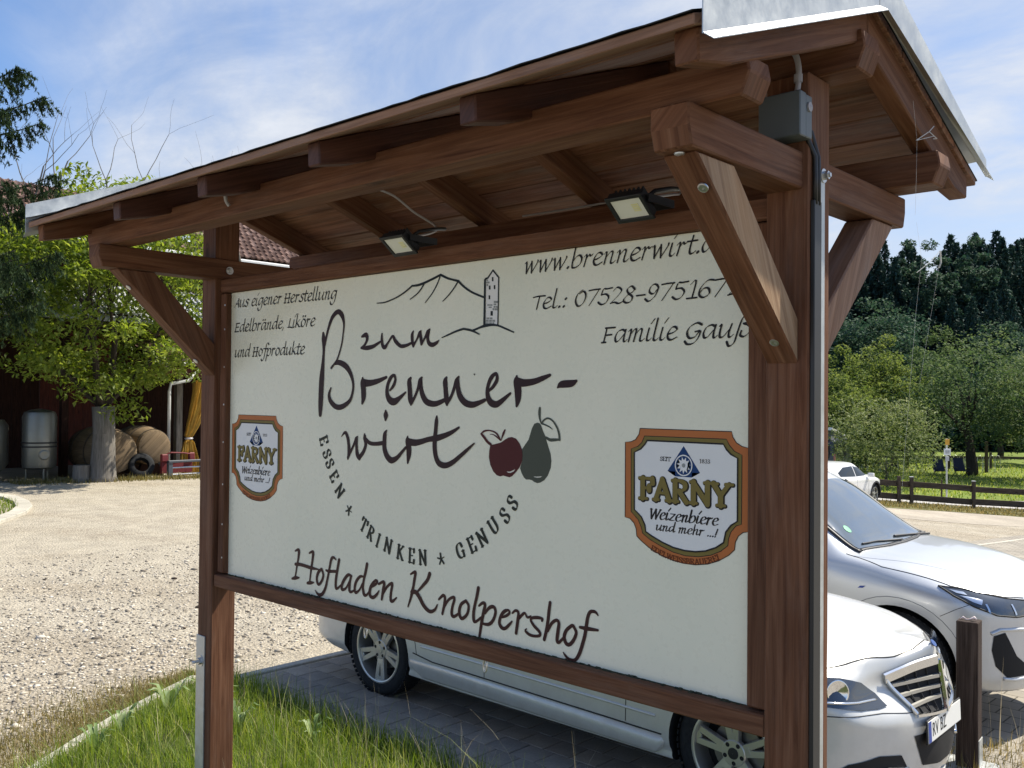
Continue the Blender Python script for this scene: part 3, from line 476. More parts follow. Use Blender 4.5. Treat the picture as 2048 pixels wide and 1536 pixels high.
BADGE={'outer': [2235.4,715.2,2531.8,714.9,2535.5,700.1,2546.1,685.6,2562.6,676.3,2583.3,672.3,2583.8,451.1,2566.7,447.5,2553.4,436.7,2544.5,419.6,2542.5,399.1,2525.1,382.2,2494.7,363.5,2460.6,350.2,2422.7,343.4,2383.9,342.7,2344.3,347.6,2307.2,357.4,2269.4,373.1,2241.4,390.3,2226.1,402.4,2224.2,422.2,2216.3,439,2201.9,450.8,2184.6,453.1,2183.9,673.7,2203.7,675.3,2219.7,681.8,2232,698.4], 'gold': [2251.4,693.8,2515.8,694,2525,678,2540.2,662.4,2562.7,653.4,2562.1,468.5,2545.8,462.8,2530.8,445.1,2523.4,425.4,2522,407.6,2500.7,390.2,2469.8,375.6,2432.1,366.8,2390.3,364.6,2350.8,369.7,2310.5,382.2,2272.7,396.7,2246.5,412.7,2241.8,429.8,2230.4,450.6,2206,471.9,2204.6,654.7,2228.7,663,2242.7,675.3], 'white': [2260.9,681,2506.7,680.5,2516,666.7,2529.7,653.7,2550.2,643.9,2550.2,475.9,2530.7,462.7,2515.7,443.6,2509.1,414.3,2485.3,397.9,2454.1,385.5,2422.4,379.6,2386.9,378.8,2350.7,383.3,2313.8,394,2279.5,407.5,2258,418.3,2255,436.9,2242.6,459,2217.7,478.8,2216.4,644.9,2239.4,656.2,2253.3,669.9], 'blue': [2382.7,670.2,2435.4,597.8,2409.8,597.1,2408.9,583.6,2355.3,583.6,2355.9,597.2,2330.2,597.7], 'ring': [2383.4,615.8,2383.2,644,2411.3,616], 'F': [2236.9,514.1,2510.7,513.8,2236.5,572,2530.7,572.4], 'SEIT': [2305.3,625.3,2340.1,625.4,2305.2,636.5], '1833': [2433,625.5,2466.8,625.4,2433,636.1], 'W': [2270.5,458.1,2491.7,458.6,2313.1,481.3], 'u': [2291.4,426.1,2490.6,426.5], 'arc': [2277,374.9,2317.4,360.6,2357.6,352.4,2396.9,350.5,2438.5,354.3,2469.9,362.9,2494.6,374.4]}
TEXT={'Aus eigener Herstellung': [27.2,1199.3,781,1190], 'Edelbrände, Liköre': [32.1,1087.2,639.4,1088.1], 'und Hofprodukte': [32.7,974.1,568.8,974.7], 'www.brennerwirt.': [1776.8,1204.4,2434,1207.2], 'Tel.: 07528-975167': [1815.8,1085.8,2509,1082], 'Familie Gauß': [2096.8,969.1,2582.5,969.2]}
ARC=[('E',709.6,623.8),('S',731.1,571.3),('S',750.9,533.5),('E',779.8,484.3),('N',817.3,429.5),('*',876,359.5),('T',968.6,310.2),('R',1012.2,283.5),('I',1056,261.1),('N',1112.7,248.3),('K',1183.5,231.4),('E',1244.7,226.3),('N',1304.4,227.4),('*',1399.5,233),('G',1495.6,274.2),('E',1550.7,300.9),('N',1599,329.3),('U',1652.3,374.7),('S',1702.3,413.3),('S',1736,458.2)]
ARCC=(1265.6,811.9)

INK = {'maroon': mat('maroon ink', (.028, .010, .013), .5, 0., .22), 'brown': mat('brown ink', (.050, .017, .015), .5, 0., .22), 'slate': mat('slate ink', (.012, .018, .022), .5, 0., .22),
       'black': mat('black ink', (.016, .014, .015), .5, 0., .22), 'apple': mat('apple red ink', (.075, .010, .012), .5, 0., .22), 'pear': mat('grey green ink', (.070, .080, .060), .5, 0., .22),
       'white': mat('white ink', (.80, .80, .78), .5, 0., .22), 'grey': mat('grey ink', (.28, .30, .29), .5, 0., .22), 'motto': mat('dark green grey ink', (.022, .028, .022), .5, 0., .22),
       'orange': mat('orange ink', (.48, .155, .045), .5, 0., .22), 'gold': mat('gold ink', (.20, .155, .040), .5, 0., .22), 'blue': mat('blue ink', (.006, .045, .16), .5, 0., .22), 'shine': mat('cream ink', (.72, .70, .60), .5, 0., .22), 'rust': mat('rust ink', (.13, .030, .010), .5, 0., .22)}
def PP(x, z, y): return (PL + x / 1000, y, PB + z / 1000)
def catmull(pts, k=5):
    n = len(pts)
    if n < 3: return [tuple(a + (b - a) * i / k for a, b in zip(pts[0], pts[1])) for i in range(k + 1)]
    o = []
    for i in range(n - 1):
        p0, p1, p2, p3 = pts[max(i - 1, 0)], pts[i], pts[i + 1], pts[min(i + 2, n - 1)]
        for j in range(k):
            u = j / k
            o.append(tuple(.5 * (2 * b + (-a + c) * u + (2 * a - 5 * b + 4 * c - d) * u * u + (-a + 3 * b - 3 * c + d) * u ** 3) for a, b, c, d in zip(p0, p1, p2, p3)))
    o.append(tuple(pts[-1])); return o
NST = [0]
def stroke(mb, pts, y=2.2388, k=5, nib=None, wmin=0., smoothed=False, cap=True):
    """pts: (x, z, halfwidth) in mm on the panel"""
    P = pts if smoothed else catmull(pts, k); n = len(P)
    NST[0] += 1; y = y - (NST[0] % 4) * .00022
    vs = []; fs = []
    for i, (x, z, w) in enumerate(P):
        a, b = P[max(i - 1, 0)], P[min(i + 1, n - 1)]; dx, dz = b[0] - a[0], b[1] - a[1]; L = math.hypot(dx, dz) or 1; dx /= L; dz /= L
        if nib is not None: w = abs(dx * nib[1] - dz * nib[0]) * w + wmin
        yy = y - i * 1.2e-5
        vs += [PP(x - dz * w, z + dx * w, yy), PP(x + dz * w, z - dx * w, yy)]
        if cap and i in (0, n - 1):
            pass
    for i in range(n - 1): fs.append((2 * i, 2 * i + 1, 2 * i + 3, 2 * i + 2))
    if cap:
        for i, sg in ((0, -1), (n - 1, 1)):
            x, z, w = P[i]; a, b = (P[0], P[1]) if i == 0 else (P[-2], P[-1]); dx, dz = b[0] - a[0], b[1] - a[1]; L = math.hypot(dx, dz) or 1; dx /= L; dz /= L
            if nib is not None: w = abs(dx * nib[1] - dz * nib[0]) * w + wmin
            yy = y - i * 1.2e-5; c0 = len(vs)
            for q in range(7):
                an = math.pi * q / 6; ex = math.cos(an) * w; ey = math.sin(an) * w * sg
                vs.append(PP(x - dz * ex + dx * ey, z + dx * ex + dz * ey, yy))
            fs.append(tuple(range(c0, c0 + 7)))
    mb.add(vs, fs)
def poly(mb, flat, y):
    pts = [(flat[i], flat[i + 1]) for i in range(0, len(flat), 2)]
    bm = bmesh.new(); vs = [bm.verts.new(PP(a, b, y)) for a, b in pts]; f = bm.faces.new(vs); bmesh.ops.triangulate(bm, faces=[f])
    bm.verts.index_update(); mb.add([v.co[:] for v in bm.verts], [[v.index for v in g.verts] for g in bm.faces]); bm.free()
def tri3(fl): return [tuple(fl[i:i + 3]) for i in range(0, len(fl), 3)]
def ink(name, mb, m, parent=None):
    return mb.build(name, INK[m] if isinstance(m, str) else m, parent or panel)
LOC[panel.name] = LOC[board.name]
mb = MB(); [stroke(mb, tri3(s_)) for s_ in BRUSH['maroon']]; ink('house_name_lettering', mb, 'maroon')
mb = MB(); [stroke(mb, tri3(s_)) for s_ in BRUSH['brown']]; ink('farm_shop_lettering', mb, 'brown')
mb = MB(); poly(mb, POLY['white'][0], 2.2394); ld = ink('tower_wall', mb, 'white')
mb = MB(); [stroke(mb, tri3(s_)) for s_ in BRUSH['slate']]; [poly(mb, p, 2.2390) for p in POLY['slate']]; ink('mountain_drawing', mb, 'slate')
mb = MB(); [poly(mb, p, 2.2391) for p in POLY['grey']]; ink('drawn_stones', mb, 'grey')['kind'] = 'stuff'
mb = MB(); poly(mb, POLY['pear'][0], 2.2393); [stroke(mb, tri3(s_)) for s_ in BRUSH['pear']]; ink('pear_picture', mb, 'pear')
mb = MB(); poly(mb, POLY['apple'][0], 2.2390); [stroke(mb, tri3(s_)) for s_ in BRUSH['apple']]; ink('apple_picture', mb, 'apple')
mb = MB(); [poly(mb, p, 2.2383) for p in POLY['shine']]; ink('fruit_highlight', mb, 'shine')
# ---- calligraphic alphabet: advance, strokes; x-height 1
G = {
'a': (.86, [[(.64, .88), (.45, 1), (.2, .85), (.08, .42), (.16, .06), (.34, .12), (.6, .62)], [(.68, 1), (.63, .4), (.65, .08), (.75, .03), (.86, .2)]]),
'b': (.78, [[(.14, 1.75), (.1, 1), (.08, .12), (.3, 0), (.58, .25), (.65, .7), (.5, 1), (.3, .93), (.12, .6)]]),
'c': (.66, [[(.62, .85), (.45, 1), (.2, .85), (.08, .45), (.2, .05), (.4, 0), (.65, .2)]]),
'd': (.86, [[(.64, .88), (.45, 1), (.2, .85), (.08, .42), (.16, .06), (.34, .12), (.6, .62)], [(.70, 1.78), (.63, .4), (.65, .08), (.75, .03), (.86, .2)]]),
'e': (.68, [[(.1, .46), (.35, .55), (.56, .78), (.45, 1), (.25, .95), (.08, .5), (.15, .1), (.35, 0), (.64, .2)]]),
'f': (.56, [[(.76, 1.55), (.6, 1.74), (.42, 1.5), (.33, .5), (.22, -.4), (.02, -.68), (-.14, -.5)], [(.05, .98), (.62, .98)]]),
'g': (.80, [[(.64, .88), (.45, 1), (.2, .85), (.08, .42), (.16, .06), (.34, .12), (.6, .62)], [(.68, 1), (.62, .2), (.52, -.45), (.28, -.72), (.08, -.6), (.04, -.38)]]),
'h': (.80, [[(.14, 1.75), (.08, 0)], [(.1, .5), (.35, .95), (.52, .95), (.49, .4), (.5, .08), (.62, .03), (.76, .2)]]),
'i': (.40, [[(.12, 1), (.07, .3), (.1, .06), (.22, .03), (.36, .22)], [(.18, 1.34), (.38, 1.76)]]),
'k': (.70, [[(.14, 1.75), (.06, 0)], [(.56, 1), (.12, .5)], [(.16, .5), (.36, .3), (.5, .05), (.74, .1)]]),
'l': (.40, [[(.15, 1.75), (.08, .3), (.12, .04), (.24, .03), (.38, .22)]]),
'm': (1.12, [[(0, .8), (.12, .98), (.16, .8), (.1, 0)], [(.13, .5), (.35, .95), (.48, .9), (.42, 0)], [(.44, .5), (.68, .95), (.82, .9), (.78, .3), (.8, .05), (.92, .03), (1.06, .22)]]),
'n': (.80, [[(0, .8), (.12, .98), (.16, .8), (.1, 0)], [(.13, .5), (.38, .95), (.53, .9), (.48, .3), (.5, .05), (.62, .03), (.77, .22)]]),
'o': (.72, [[(.35, 1), (.12, .75), (.1, .3), (.28, 0), (.55, .25), (.6, .75), (.34, 1)]]),
'p': (.76, [[(0, .8), (.12, .98), (.16, .8), (.02, -.72)], [(.13, .5), (.38, .98), (.6, .8), (.6, .35), (.35, 0), (.12, .1)]]),
'r': (.58, [[(0, .8), (.12, .98), (.16, .8), (.08, 0)], [(.12, .5), (.3, .95), (.42, .84), (.56, .98)]]),
's': (.62, [[(.6, .88), (.4, 1), (.2, .85), (.28, .6), (.48, .4), (.45, .1), (.2, 0), (.02, .14)]]),
't': (.50, [[(.25, 1.4), (.16, .5), (.19, .08), (.33, .02), (.5, .2)], [(-.02, .98), (.5, 1.0)]]),
'u': (.86, [[(.02, .85), (.12, 1), (.1, .4), (.14, .06), (.32, .08), (.58, .6)], [(.66, 1), (.58, .4), (.6, .08), (.7, .03), (.84, .22)]]),
'w': (.98, [[(0, .85), (.1, 1), (.14, .8), (.2, 0)], [(.2, 0), (.48, .95)], [(.48, 1), (.56, 0)], [(.56, 0), (.86, .8), (.9, 1.05)]]),
'z': (.66, [[(.06, .95), (.58, .95)], [(.58, .95), (.05, .05)], [(.05, .05), (.4, .03), (.62, .1)]]),
'ß': (.86, [[(-.3, -.35), (-.16, -.66), (.08, -.4), (.18, .5), (.3, 1.35), (.52, 1.66), (.74, 1.45), (.62, 1.12), (.42, .98)], [(.42, .98), (.72, .8), (.78, .35), (.55, .02), (.34, .12), (.36, .45)]]),
'A': (.78, [[(-.02, -.04), (.35, .7), (.55, 1.2)], [(.55, 1.2), (.6, .6), (.66, 0)], [(.2, .45), (.64, .48)]]),
'E': (.72, [[(.15, 1.2), (.08, .04)], [(.08, 1.2), (.64, 1.22)], [(.12, .64), (.52, .68)], [(-.02, .03), (.62, .05)]]),
'F': (.70, [[(.15, 1.2), (.08, .0)], [(.06, 1.2), (.66, 1.22)], [(.12, .6), (.52, .64)], [(-.04, .0), (.22, .02)]]),
'G': (.92, [[(.82, 1.08), (.55, 1.22), (.2, .95), (.08, .5), (.25, .08), (.55, .15), (.74, .55)], [(.52, .55), (.80, .56), (.72, 0), (.5, -.35), (.2, -.4), (.04, -.2)]]),
'H': (.86, [[(.15, 1.2), (.1, 0)], [(.65, 1.2), (.6, 0)], [(.02, .6), (.76, .64)], [(.03, 1.2), (.24, 1.2)], [(-.02, 0), (.22, 0)], [(.52, 1.2), (.76, 1.2)], [(.48, 0), (.74, 0)]]),
'L': (.62, [[(.2, 1.2), (.12, .05)], [(-.02, .06), (.28, .08), (.6, -.02)]]),
'T': (.66, [[(-.06, 1.12), (.3, 1.2), (.76, 1.2)], [(.38, 1.2), (.3, 0)]]),
'W': (1.10, [[(.02, 1.38), (.22, 0)], [(.22, 0), (.56, 1.38)], [(.56, 1.38), (.70, 0)], [(.70, 0), (1.08, 1.38)], [(-.08, 1.38), (.16, 1.38)], [(.46, 1.38), (.66, 1.38)], [(.98, 1.38), (1.2, 1.38)]]),
'0': (.80, [[(.45, 1.45), (.16, 1.1), (.08, .5), (.3, 0), (.6, .25), (.7, .9), (.52, 1.3), (.25, 1.1)]]),
'7': (.74, [[(.05, 1.33), (.35, 1.38), (.74, 1.4)], [(.7, 1.4), (.2, -.02)]]),
'5': (.74, [[(.76, 1.42), (.45, 1.36), (.22, 1.35), (.14, .85)], [(.14, .85), (.42, .9), (.62, .6), (.5, .15), (.25, 0), (.03, .2)]]),
'2': (.76, [[(.1, 1.1), (.3, 1.42), (.58, 1.2), (.5, .8), (.05, .05)], [(.05, .05), (.3, .12), (.55, 0), (.78, .14)]]),
'8': (.74, [[(.62, 1.15), (.4, 1.42), (.18, 1.15), (.3, .8), (.55, .5), (.5, .1), (.25, 0), (.06, .25), (.25, .65), (.55, .95), (.62, 1.2)]]),
'9': (.74, [[(.60, 1.05), (.4, .62), (.15, .78), (.18, 1.22), (.4, 1.42), (.62, 1.1), (.5, .4), (.2, 0), (-.02, .2)]]),
'1': (.62, [[(.15, 1.12), (.42, 1.42), (.36, 0)], [(.08, 0), (.62, .03)]]),
'6': (.74, [[(.74, 1.36), (.42, 1.36), (.12, .8), (.1, .25), (.35, 0), (.62, .3), (.52, .72), (.28, .72), (.12, .4)]]),
'3': (.66, [[(.12, 1.2), (.35, 1.42), (.56, 1.15), (.28, .78), (.58, .5), (.4, .02), (.04, .15)]]),
'.': (.30, [[(.08, .03), (.14, .12)]]), ',': (.34, [[(.16, .12), (.0, -.32)]]), ':': (.34, [[(.08, .03), (.14, .12)], [(.14, .72), (.2, .82)]]),
'-': (.62, [[(.06, .55), (.54, .58)]]), '!': (.4, [[(.24, 1.4), (.12, .4)], [(.06, .02), (.11, .1)]]), ' ': (.42, [])}
def uml(c):
    a, st_ = G[c]; return (a, st_ + [[(.2, 1.32), (.24, 1.4)], [(.5, 1.32), (.54, 1.4)]])
G['ä'] = uml('a'); G['ö'] = uml('o')
def text(mb, s_, x0, z0, x1, z1, xh, W=.085, wmin=.02, shear=.2, y=2.2388, glyphs=G, nibang=38, k=5):
    nib = (math.cos(R(nibang)), math.sin(R(nibang))); tot = sum(glyphs[c][0] for c in s_[:-1]) + glyphs[s_[-1]][0] * .95
    L = math.hypot(x1 - x0, z1 - z0); sx = L / tot; ca, sa = (x1 - x0) / L, (z1 - z0) / L; pen = 0
    for c in s_:
        adv, sts = glyphs[c]
        for st_ in sts:
            P = []
            for px, pz in st_:
                u = (pen + px) * sx + pz * xh * shear; v = pz * xh
                P.append((x0 + u * ca - v * sa, z0 + u * sa + v * ca, W * xh))
            dot = len(st_) == 2 and abs(st_[0][1] - st_[1][1]) < .13 and abs(st_[0][0] - st_[1][0]) < .13
            if dot: stroke(mb, [(a, b, W * xh * 1.05) for a, b, _ in P], y, 2)
            else: stroke(mb, P, y, k, nib, wmin * xh)
        pen += adv
    return sx
def line(name, keys, xh, parent=None, m='black', **kw):
    mb = MB(); sx = 0
    for s_ in keys: sx = text(mb, s_, *TEXT[s_], xh, **kw)
    return mb, sx
for s_ in ('Aus eigener Herstellung', 'Edelbrände, Liköre', 'und Hofprodukte'):
    mb, _ = line('', [s_], 31.5, W=.095); ink('farm_products_lettering', mb, 'black')
mb, sx = line('', ['www.brennerwirt.'], 36, W=.088)
tx = TEXT['www.brennerwirt.']; text(mb, 'de', tx[2] - 2, tx[3], tx[2] - 2 + sx * 1.45, tx[3], 36, W=.088); ink('web_address_lettering', mb, 'black')
mb, sx = line('', ['Tel.: 07528-975167'], 34, W=.088)
tx = TEXT['Tel.: 07528-975167']; ink('telephone_lettering', mb, 'black'); mb = MB(); text(mb, '2', tx[2] + 6, tx[3], tx[2] + 6 + sx * .74, tx[3], 34, W=.088); ink('telephone_digit', mb, 'black')
mb, _ = line('', ['Familie Gauß'], 36, W=.092); ink('family_name_lettering', mb, 'black')
# ---- roman capitals
C_ = {
'E': (.74, [[(.14, 0), (.14, 1)], [(0, 1), (.6, 1)], [(.6, 1), (.61, .8)], [(.14, .52), (.48, .52)], [(0, 0), (.62, 0)], [(.62, 0), (.65, .22)]]),
'S': (.64, [[(.54, .78), (.48, .95), (.3, 1), (.1, .88), (.12, .66), (.3, .53), (.5, .4), (.53, .15), (.32, 0), (.12, .03), (.05, .24)]]),
'N': (.92, [[(.14, 0), (.14, 1)], [(.12, 1), (.74, 0)], [(.74, 0), (.74, 1)], [(0, 1), (.2, 1)], [(0, 0), (.28, 0)], [(.6, 1), (.88, 1)]]),
'T': (.76, [[(.37, 0), (.37, 1)], [(.02, 1), (.72, 1)], [(.02, 1), (.0, .78)], [(.72, 1), (.74, .78)], [(.22, 0), (.52, 0)]]),
'R': (.80, [[(.14, 0), (.14, 1)], [(0, 1), (.35, 1), (.56, .88), (.56, .65), (.36, .5), (.14, .5)], [(.32, .5), (.64, 0)], [(.58, 0), (.78, 0)], [(0, 0), (.28, 0)]]),
'I': (.38, [[(.16, 0), (.16, 1)], [(.02, 1), (.30, 1)], [(.02, 0), (.30, 0)]]),
'K': (.84, [[(.14, 0), (.14, 1)], [(.64, 1), (.16, .45)], [(.28, .56), (.68, 0)], [(0, 1), (.28, 1)], [(0, 0), (.28, 0)], [(.5, 1), (.76, 1)], [(.56, 0), (.82, 0)]]),
'G': (.86, [[(.68, .74), (.6, .95), (.4, 1), (.15, .85), (.07, .5), (.15, .15), (.4, 0), (.66, .08)], [(.68, .06), (.68, .42)], [(.52, .42), (.82, .42)]]),
'U': (.88, [[(.14, 1), (.14, .3), (.25, .04), (.5, .04), (.68, .3), (.68, 1)], [(0, 1), (.28, 1)], [(.54, 1), (.82, 1)]]),
'D': (.84, [[(.14, 0), (.14, 1)], [(0, 1), (.35, 1), (.66, .8), (.72, .5), (.64, .18), (.35, 0), (0, 0)]]),
'L': (.68, [[(.14, 0), (.14, 1)], [(0, 1), (.28, 1)], [(0, 0), (.58, 0)], [(.58, 0), (.62, .24)]]),
'W': (1.1, [[(.08, 1), (.32, 0)], [(.32, 0), (.55, .95)], [(.51, 1), (.76, 0)], [(.76, 0), (1.0, 1)], [(-.02, 1), (.22, 1)], [(.88, 1), (1.1, 1)]]),
'B': (.74, [[(.14, 0), (.14, 1)], [(0, 1), (.35, 1), (.52, .88), (.52, .66), (.36, .53), (.14, .53)], [(.36, .53), (.58, .42), (.6, .15), (.4, 0), (0, 0)]]),
'A': (.80, [[(.06, 0), (.36, 1)], [(.36, 1), (.68, 0)], [(.16, .34), (.56, .34)], [(-.06, 0), (.2, 0)], [(.52, 0), (.82, 0)]]),
'F': (.70, [[(.16, 0), (.16, 1)], [(0, 1), (.62, 1)], [(.61, 1), (.63, .78)], [(.16, .52), (.46, .52)], [(.46, .62), (.46, .42)], [(0, 0), (.36, 0)]]),
'Y': (.80, [[(.06, 1), (.36, .48)], [(.70, 1), (.38, .48)], [(.37, .5), (.37, 0)], [(-.06, 1), (.24, 1)], [(.56, 1), (.86, 1)], [(.2, 0), (.54, 0)]]),
'1': (.5, [[(.08, .8), (.26, 1), (.26, 0)], [(.1, 0), (.42, 0)]]),
'8': (.62, [[(.5, .8), (.3, 1), (.1, .8), (.3, .54), (.52, .26), (.3, 0), (.06, .24), (.3, .54), (.5, .8)]]),
'3': (.58, [[(.08, .84), (.28, 1), (.46, .78), (.24, .54), (.5, .3), (.3, 0), (.04, .14)]]),
'*': (.7, [[(.35, .5), (.35, .92)], [(.35, .5), (.75, .63)], [(.35, .5), (.6, .16)], [(.35, .5), (.1, .16)], [(.35, .5), (-.05, .63)]])}
def glyph(mb, c, x, z, h, ang, sxk=1., W=.085, wmin=.028, y=2.2388, nibang=12, shear=0.):
    """one capital centred on (x, z), its baseline turned by ang"""
    adv, sts = C_[c]; ca, sa = math.cos(ang), math.sin(ang); nib = (math.cos(R(nibang) + ang), math.sin(R(nibang) + ang)); wd = adv - .06
    for st_ in sts:
        P = []
        for px, pz in st_:
            u = (px - wd / 2) * h * sxk + (pz - .5) * shear * h; v = (pz - .5) * h; P.append((x + u * ca - v * sa, z + u * sa + v * ca, W * h))
        stroke(mb, P, y, 4, nib, wmin * h)
mb = MB()
for c, x, z in ARC + [('', 0, 0)]:
    if c in ('*', '') and mb.v: ink('motto_lettering', mb, 'motto'); mb = MB()
    if not c: break
    a = math.atan2(ARCC[1] - z, ARCC[0] - x) - math.pi / 2
    glyph(mb, c, x, z, 50 if c != '*' else 46, a, .92, W=.082 if c != '*' else .07)
    if c == '*': ink('motto_star', mb, 'motto'); mb = MB()
# ---- the two brewery badges (same print twice)
def badge(dx, label):
    def sh(fl): return [v + (dx if i % 2 == 0 else 0) for i, v in enumerate(fl)]
    def loop(mb, fl, w, y):
        P = [(fl[i], fl[i + 1], w) for i in range(0, len(fl), 2)]; P.append(P[0]); stroke(mb, P, y, smoothed=True)
    mb = MB(); poly(mb, sh(BADGE['outer']), 2.2396); b = ink('brewery_badge', mb, 'orange'); tag(b, label); LOC[b.name] = LOC[panel.name]
    mb = MB(); loop(mb, sh(BADGE['outer']), 1.1, 2.2394); loop(mb, sh(BADGE['gold']), 1.0, 2.2389)
    w_ = sh(BADGE['white']); loop(mb, w_, 2.3, 2.2385)
    g = MB(); poly(g, sh(BADGE['gold']), 2.2393); wh = MB(); poly(wh, w_, 2.2390); bl = MB(); poly(bl, sh(BADGE['blue']), 2.2386)
    (cx, cz), (tx, tz), (rx, rz) = [tuple(sh(BADGE['ring'])[i:i + 2]) for i in (0, 2, 4)]; rr = (tz - cz)
    ring = MB(); stroke(ring, [(cx + rr * .95 * math.cos(a), cz + rr * math.sin(a), 1.7) for a in [2 * math.pi * k / 40 for k in range(41)]], 2.2381, smoothed=True)
    star = []
    for k in range(22):
        a = 2 * math.pi * k / 22; q = rr * (.86 if k % 2 == 0 else .5); star += [cx + q * .95 * math.cos(a + .1), cz + q * math.sin(a + .1)]
    poly(ring, star, 2.2380)
    dot = []
    for k in range(12): dot += [cx + 5.5 * math.cos(k * math.pi / 6), cz + 6 * math.sin(k * math.pi / 6)]
    F = sh(BADGE['F']); x0, z0, x1, z1 = F[0], F[1], F[2], F[3]; tx0, tz0, tx1, tz1 = F[4:]
    h = ((tz0 - z0) + (tz1 - z1)) / 2; adv = [C_[c][0] for c in 'FARNY']; tot = sum(adv) - .02; Wd = max(x1, tx1 - 10) - x0 + 12; sx = Wd / tot
    gold2, dark = MB(), MB(); pen = 0
    for c in 'FARNY':
        x = x0 - 2 + (pen + (C_[c][0] - .06) / 2) * sx; u = (x - x0) / (x1 - x0); z = z0 + (z1 - z0) * u + h / 2
        NST[0] = 0
        glyph(dark, c, x + 1.4, z - 1.6, h, 0, sx / h, W=.105, wmin=.085, y=2.2386); NST[0] = 0
        glyph(gold2, c, x, z, h, 0, sx / h, W=.085, wmin=.055, y=2.2376); pen += C_[c][0]
    small = MB()
    for key, s_ in (('SEIT', 'SEIT'), ('1833', '1833')):
        q = sh(BADGE[key]); h2 = q[5] - q[1]; wtot = sum(C_[c][0] for c in s_); sx2 = (q[2] - q[0]) / wtot; pen = 0
        for c in s_:
            x = q[0] + (pen + C_[c][0] / 2) * sx2; glyph(small, c, x, (q[1] + q[3]) / 2 + h2 / 2, h2, 0, sx2 / h2, W=.06, wmin=.035, y=2.2386); pen += C_[c][0]
    q = sh(BADGE['W']); text(small, 'Weizenbiere', q[0], q[1], q[2], q[3], 19.5, W=.13, wmin=.035, shear=.2, nibang=15, k=4)
    q = sh(BADGE['u']); text(small, 'und mehr ...!', q[0], q[1], q[2], q[3], 15.5, W=.12, wmin=.035, shear=.2, nibang=15, k=4)
    rust = MB(); A = sh(BADGE['arc']); pts = catmull([(A[i], A[i + 1]) for i in range(0, len(A), 2)], 12); L = [0]
    for a, b_ in zip(pts, pts[1:]): L.append(L[-1] + math.hypot(b_[0] - a[0], b_[1] - a[1]))
    s_ = 'EDELWEISSBRAUEREI'; wt = sum(C_[c][0] for c in s_); pen = 0
    for c in s_:
        d = (pen + C_[c][0] / 2) / wt * L[-1]; i = max(1, min(len(L) - 1, int(np.searchsorted(L, d)))); u = (d - L[i - 1]) / (L[i] - L[i - 1]); a, b_ = pts[i - 1], pts[i]
        glyph(rust, c, a[0] + (b_[0] - a[0]) * u, a[1] + (b_[1] - a[1]) * u, 14.5, math.atan2(b_[1] - a[1], b_[0] - a[0]), L[-1] / wt / 14.5, W=.07, wmin=.04, y=2.2390); pen += C_[c][0]
    ink('badge_outline', mb, 'black', b); ink('badge_band', g, 'gold', b); ink('badge_field', wh, 'white', b); ink('blue_arrow', bl, 'blue', b); ink('white_flower', ring, 'white', b)
    d_ = MB(); poly(d_, dot, 2.2373); ink('flower_centre', d_, 'grey', b); ink('gold_lettering_shadow', dark, 'black', b); ink('gold_lettering', gold2, 'gold', b); ink('black_lettering', small, 'black', b); ink('rust_lettering', rust, 'rust', b)
badge(0, 'right badge'); badge(-2163, 'left badge')
# ================================================================ ground
def Wd(L, D):
    """a point L metres to the right of and D metres ahead of where the photographer stands (plan only)"""
    n = math.hypot(.674, .739)
    return (.739 * L / n - .674 * D / n, .674 * L / n + .739 * D / n)
GRAVEL = mat('crushed limestone', (.36, .34, .30), .95, spec=.15); t = GRAVEL.node_tree; P = coord(t)
v1 = voro(t, P, 34.); v2 = voro(t, P, 75.); nb_ = noise(t, P, .35, 5, .6, .4); nm_ = noise(t, P, 2.6, 5, .65); nf_ = noise(t, P, 130, 3, .6)
c1 = ramp(t, [(0, (.15, .14, .13)), (.3, (.27, .255, .235)), (.62, (.40, .38, .35)), (.9, (.62, .60, .56))], v1.outputs['Color']).outputs[0]
c2 = ramp(t, [(0, (.17, .155, .14)), (.5, (.34, .32, .28)), (1, (.58, .55, .49))], v2.outputs['Color']).outputs[0]
c = mixc(t, .5, c1, c2)
c = mixc(t, 1., c, (1.08, 1.0, .87), 'MULTIPLY')
ed = ramp(t, [(.0, (1, 1, 1)), (.55, (.95, .95, .95)), (.85, (.5, .48, .45))], v1.outputs['Distance']).outputs[0]
c = mixc(t, .8, c, ed, 'MULTIPLY')
sx_ = t.nodes.new('ShaderNodeSeparateXYZ'); t.links.new(P, sx_.inputs[0])
# wheels keep the middle of the yard dusty, the rim by the kerb stays coarse and grey
rim_ = ramp(t, [(.0, (.16, .16, .16)), (1, (-.10, -.10, -.10))], mathn(t, 'MULTIPLY', mathn(t, 'ADD', sx_.outputs[0], 13.5), .16, True)).outputs[0]
wave_ = t.nodes.new('ShaderNodeTexWave'); wave_.inputs['Scale'].default_value = .16; wave_.inputs['Distortion'].default_value = 4; wave_.inputs['Detail'].default_value = 3; wave_.inputs['Detail Scale'].default_value = .6
t.links.new(mapping(t, P, (1, 1, 1), (0, 0, 0), (0, 0, R(55))), wave_.inputs['Vector'])
dust = ramp(t, [(.40, (0, 0, 0)), (.64, (.85, .85, .85))], mathn(t, 'ADD', mathn(t, 'ADD', nb_.outputs[0], rim_), mathn(t, 'MULTIPLY', mathn(t, 'SUBTRACT', wave_.outputs[1], .5), .16))).outputs[0]
c = mixc(t, mathn(t, 'MULTIPLY', dust, ramp(t, [(.3, (.6, .6, .6)), (.7, (1, 1, 1))], nm_.outputs[0]).outputs[0]), c, mixc(t, .45, (.50, .445, .345), c2))
c = mixc(t, 1., c, ramp(t, [(.3, (.86, .86, .86)), (.7, (1.12, 1.11, 1.08))], nm_.outputs[0]).outputs[0], 'MULTIPLY')
t.links.new(c, bsdf(GRAVEL).inputs['Base Color'])
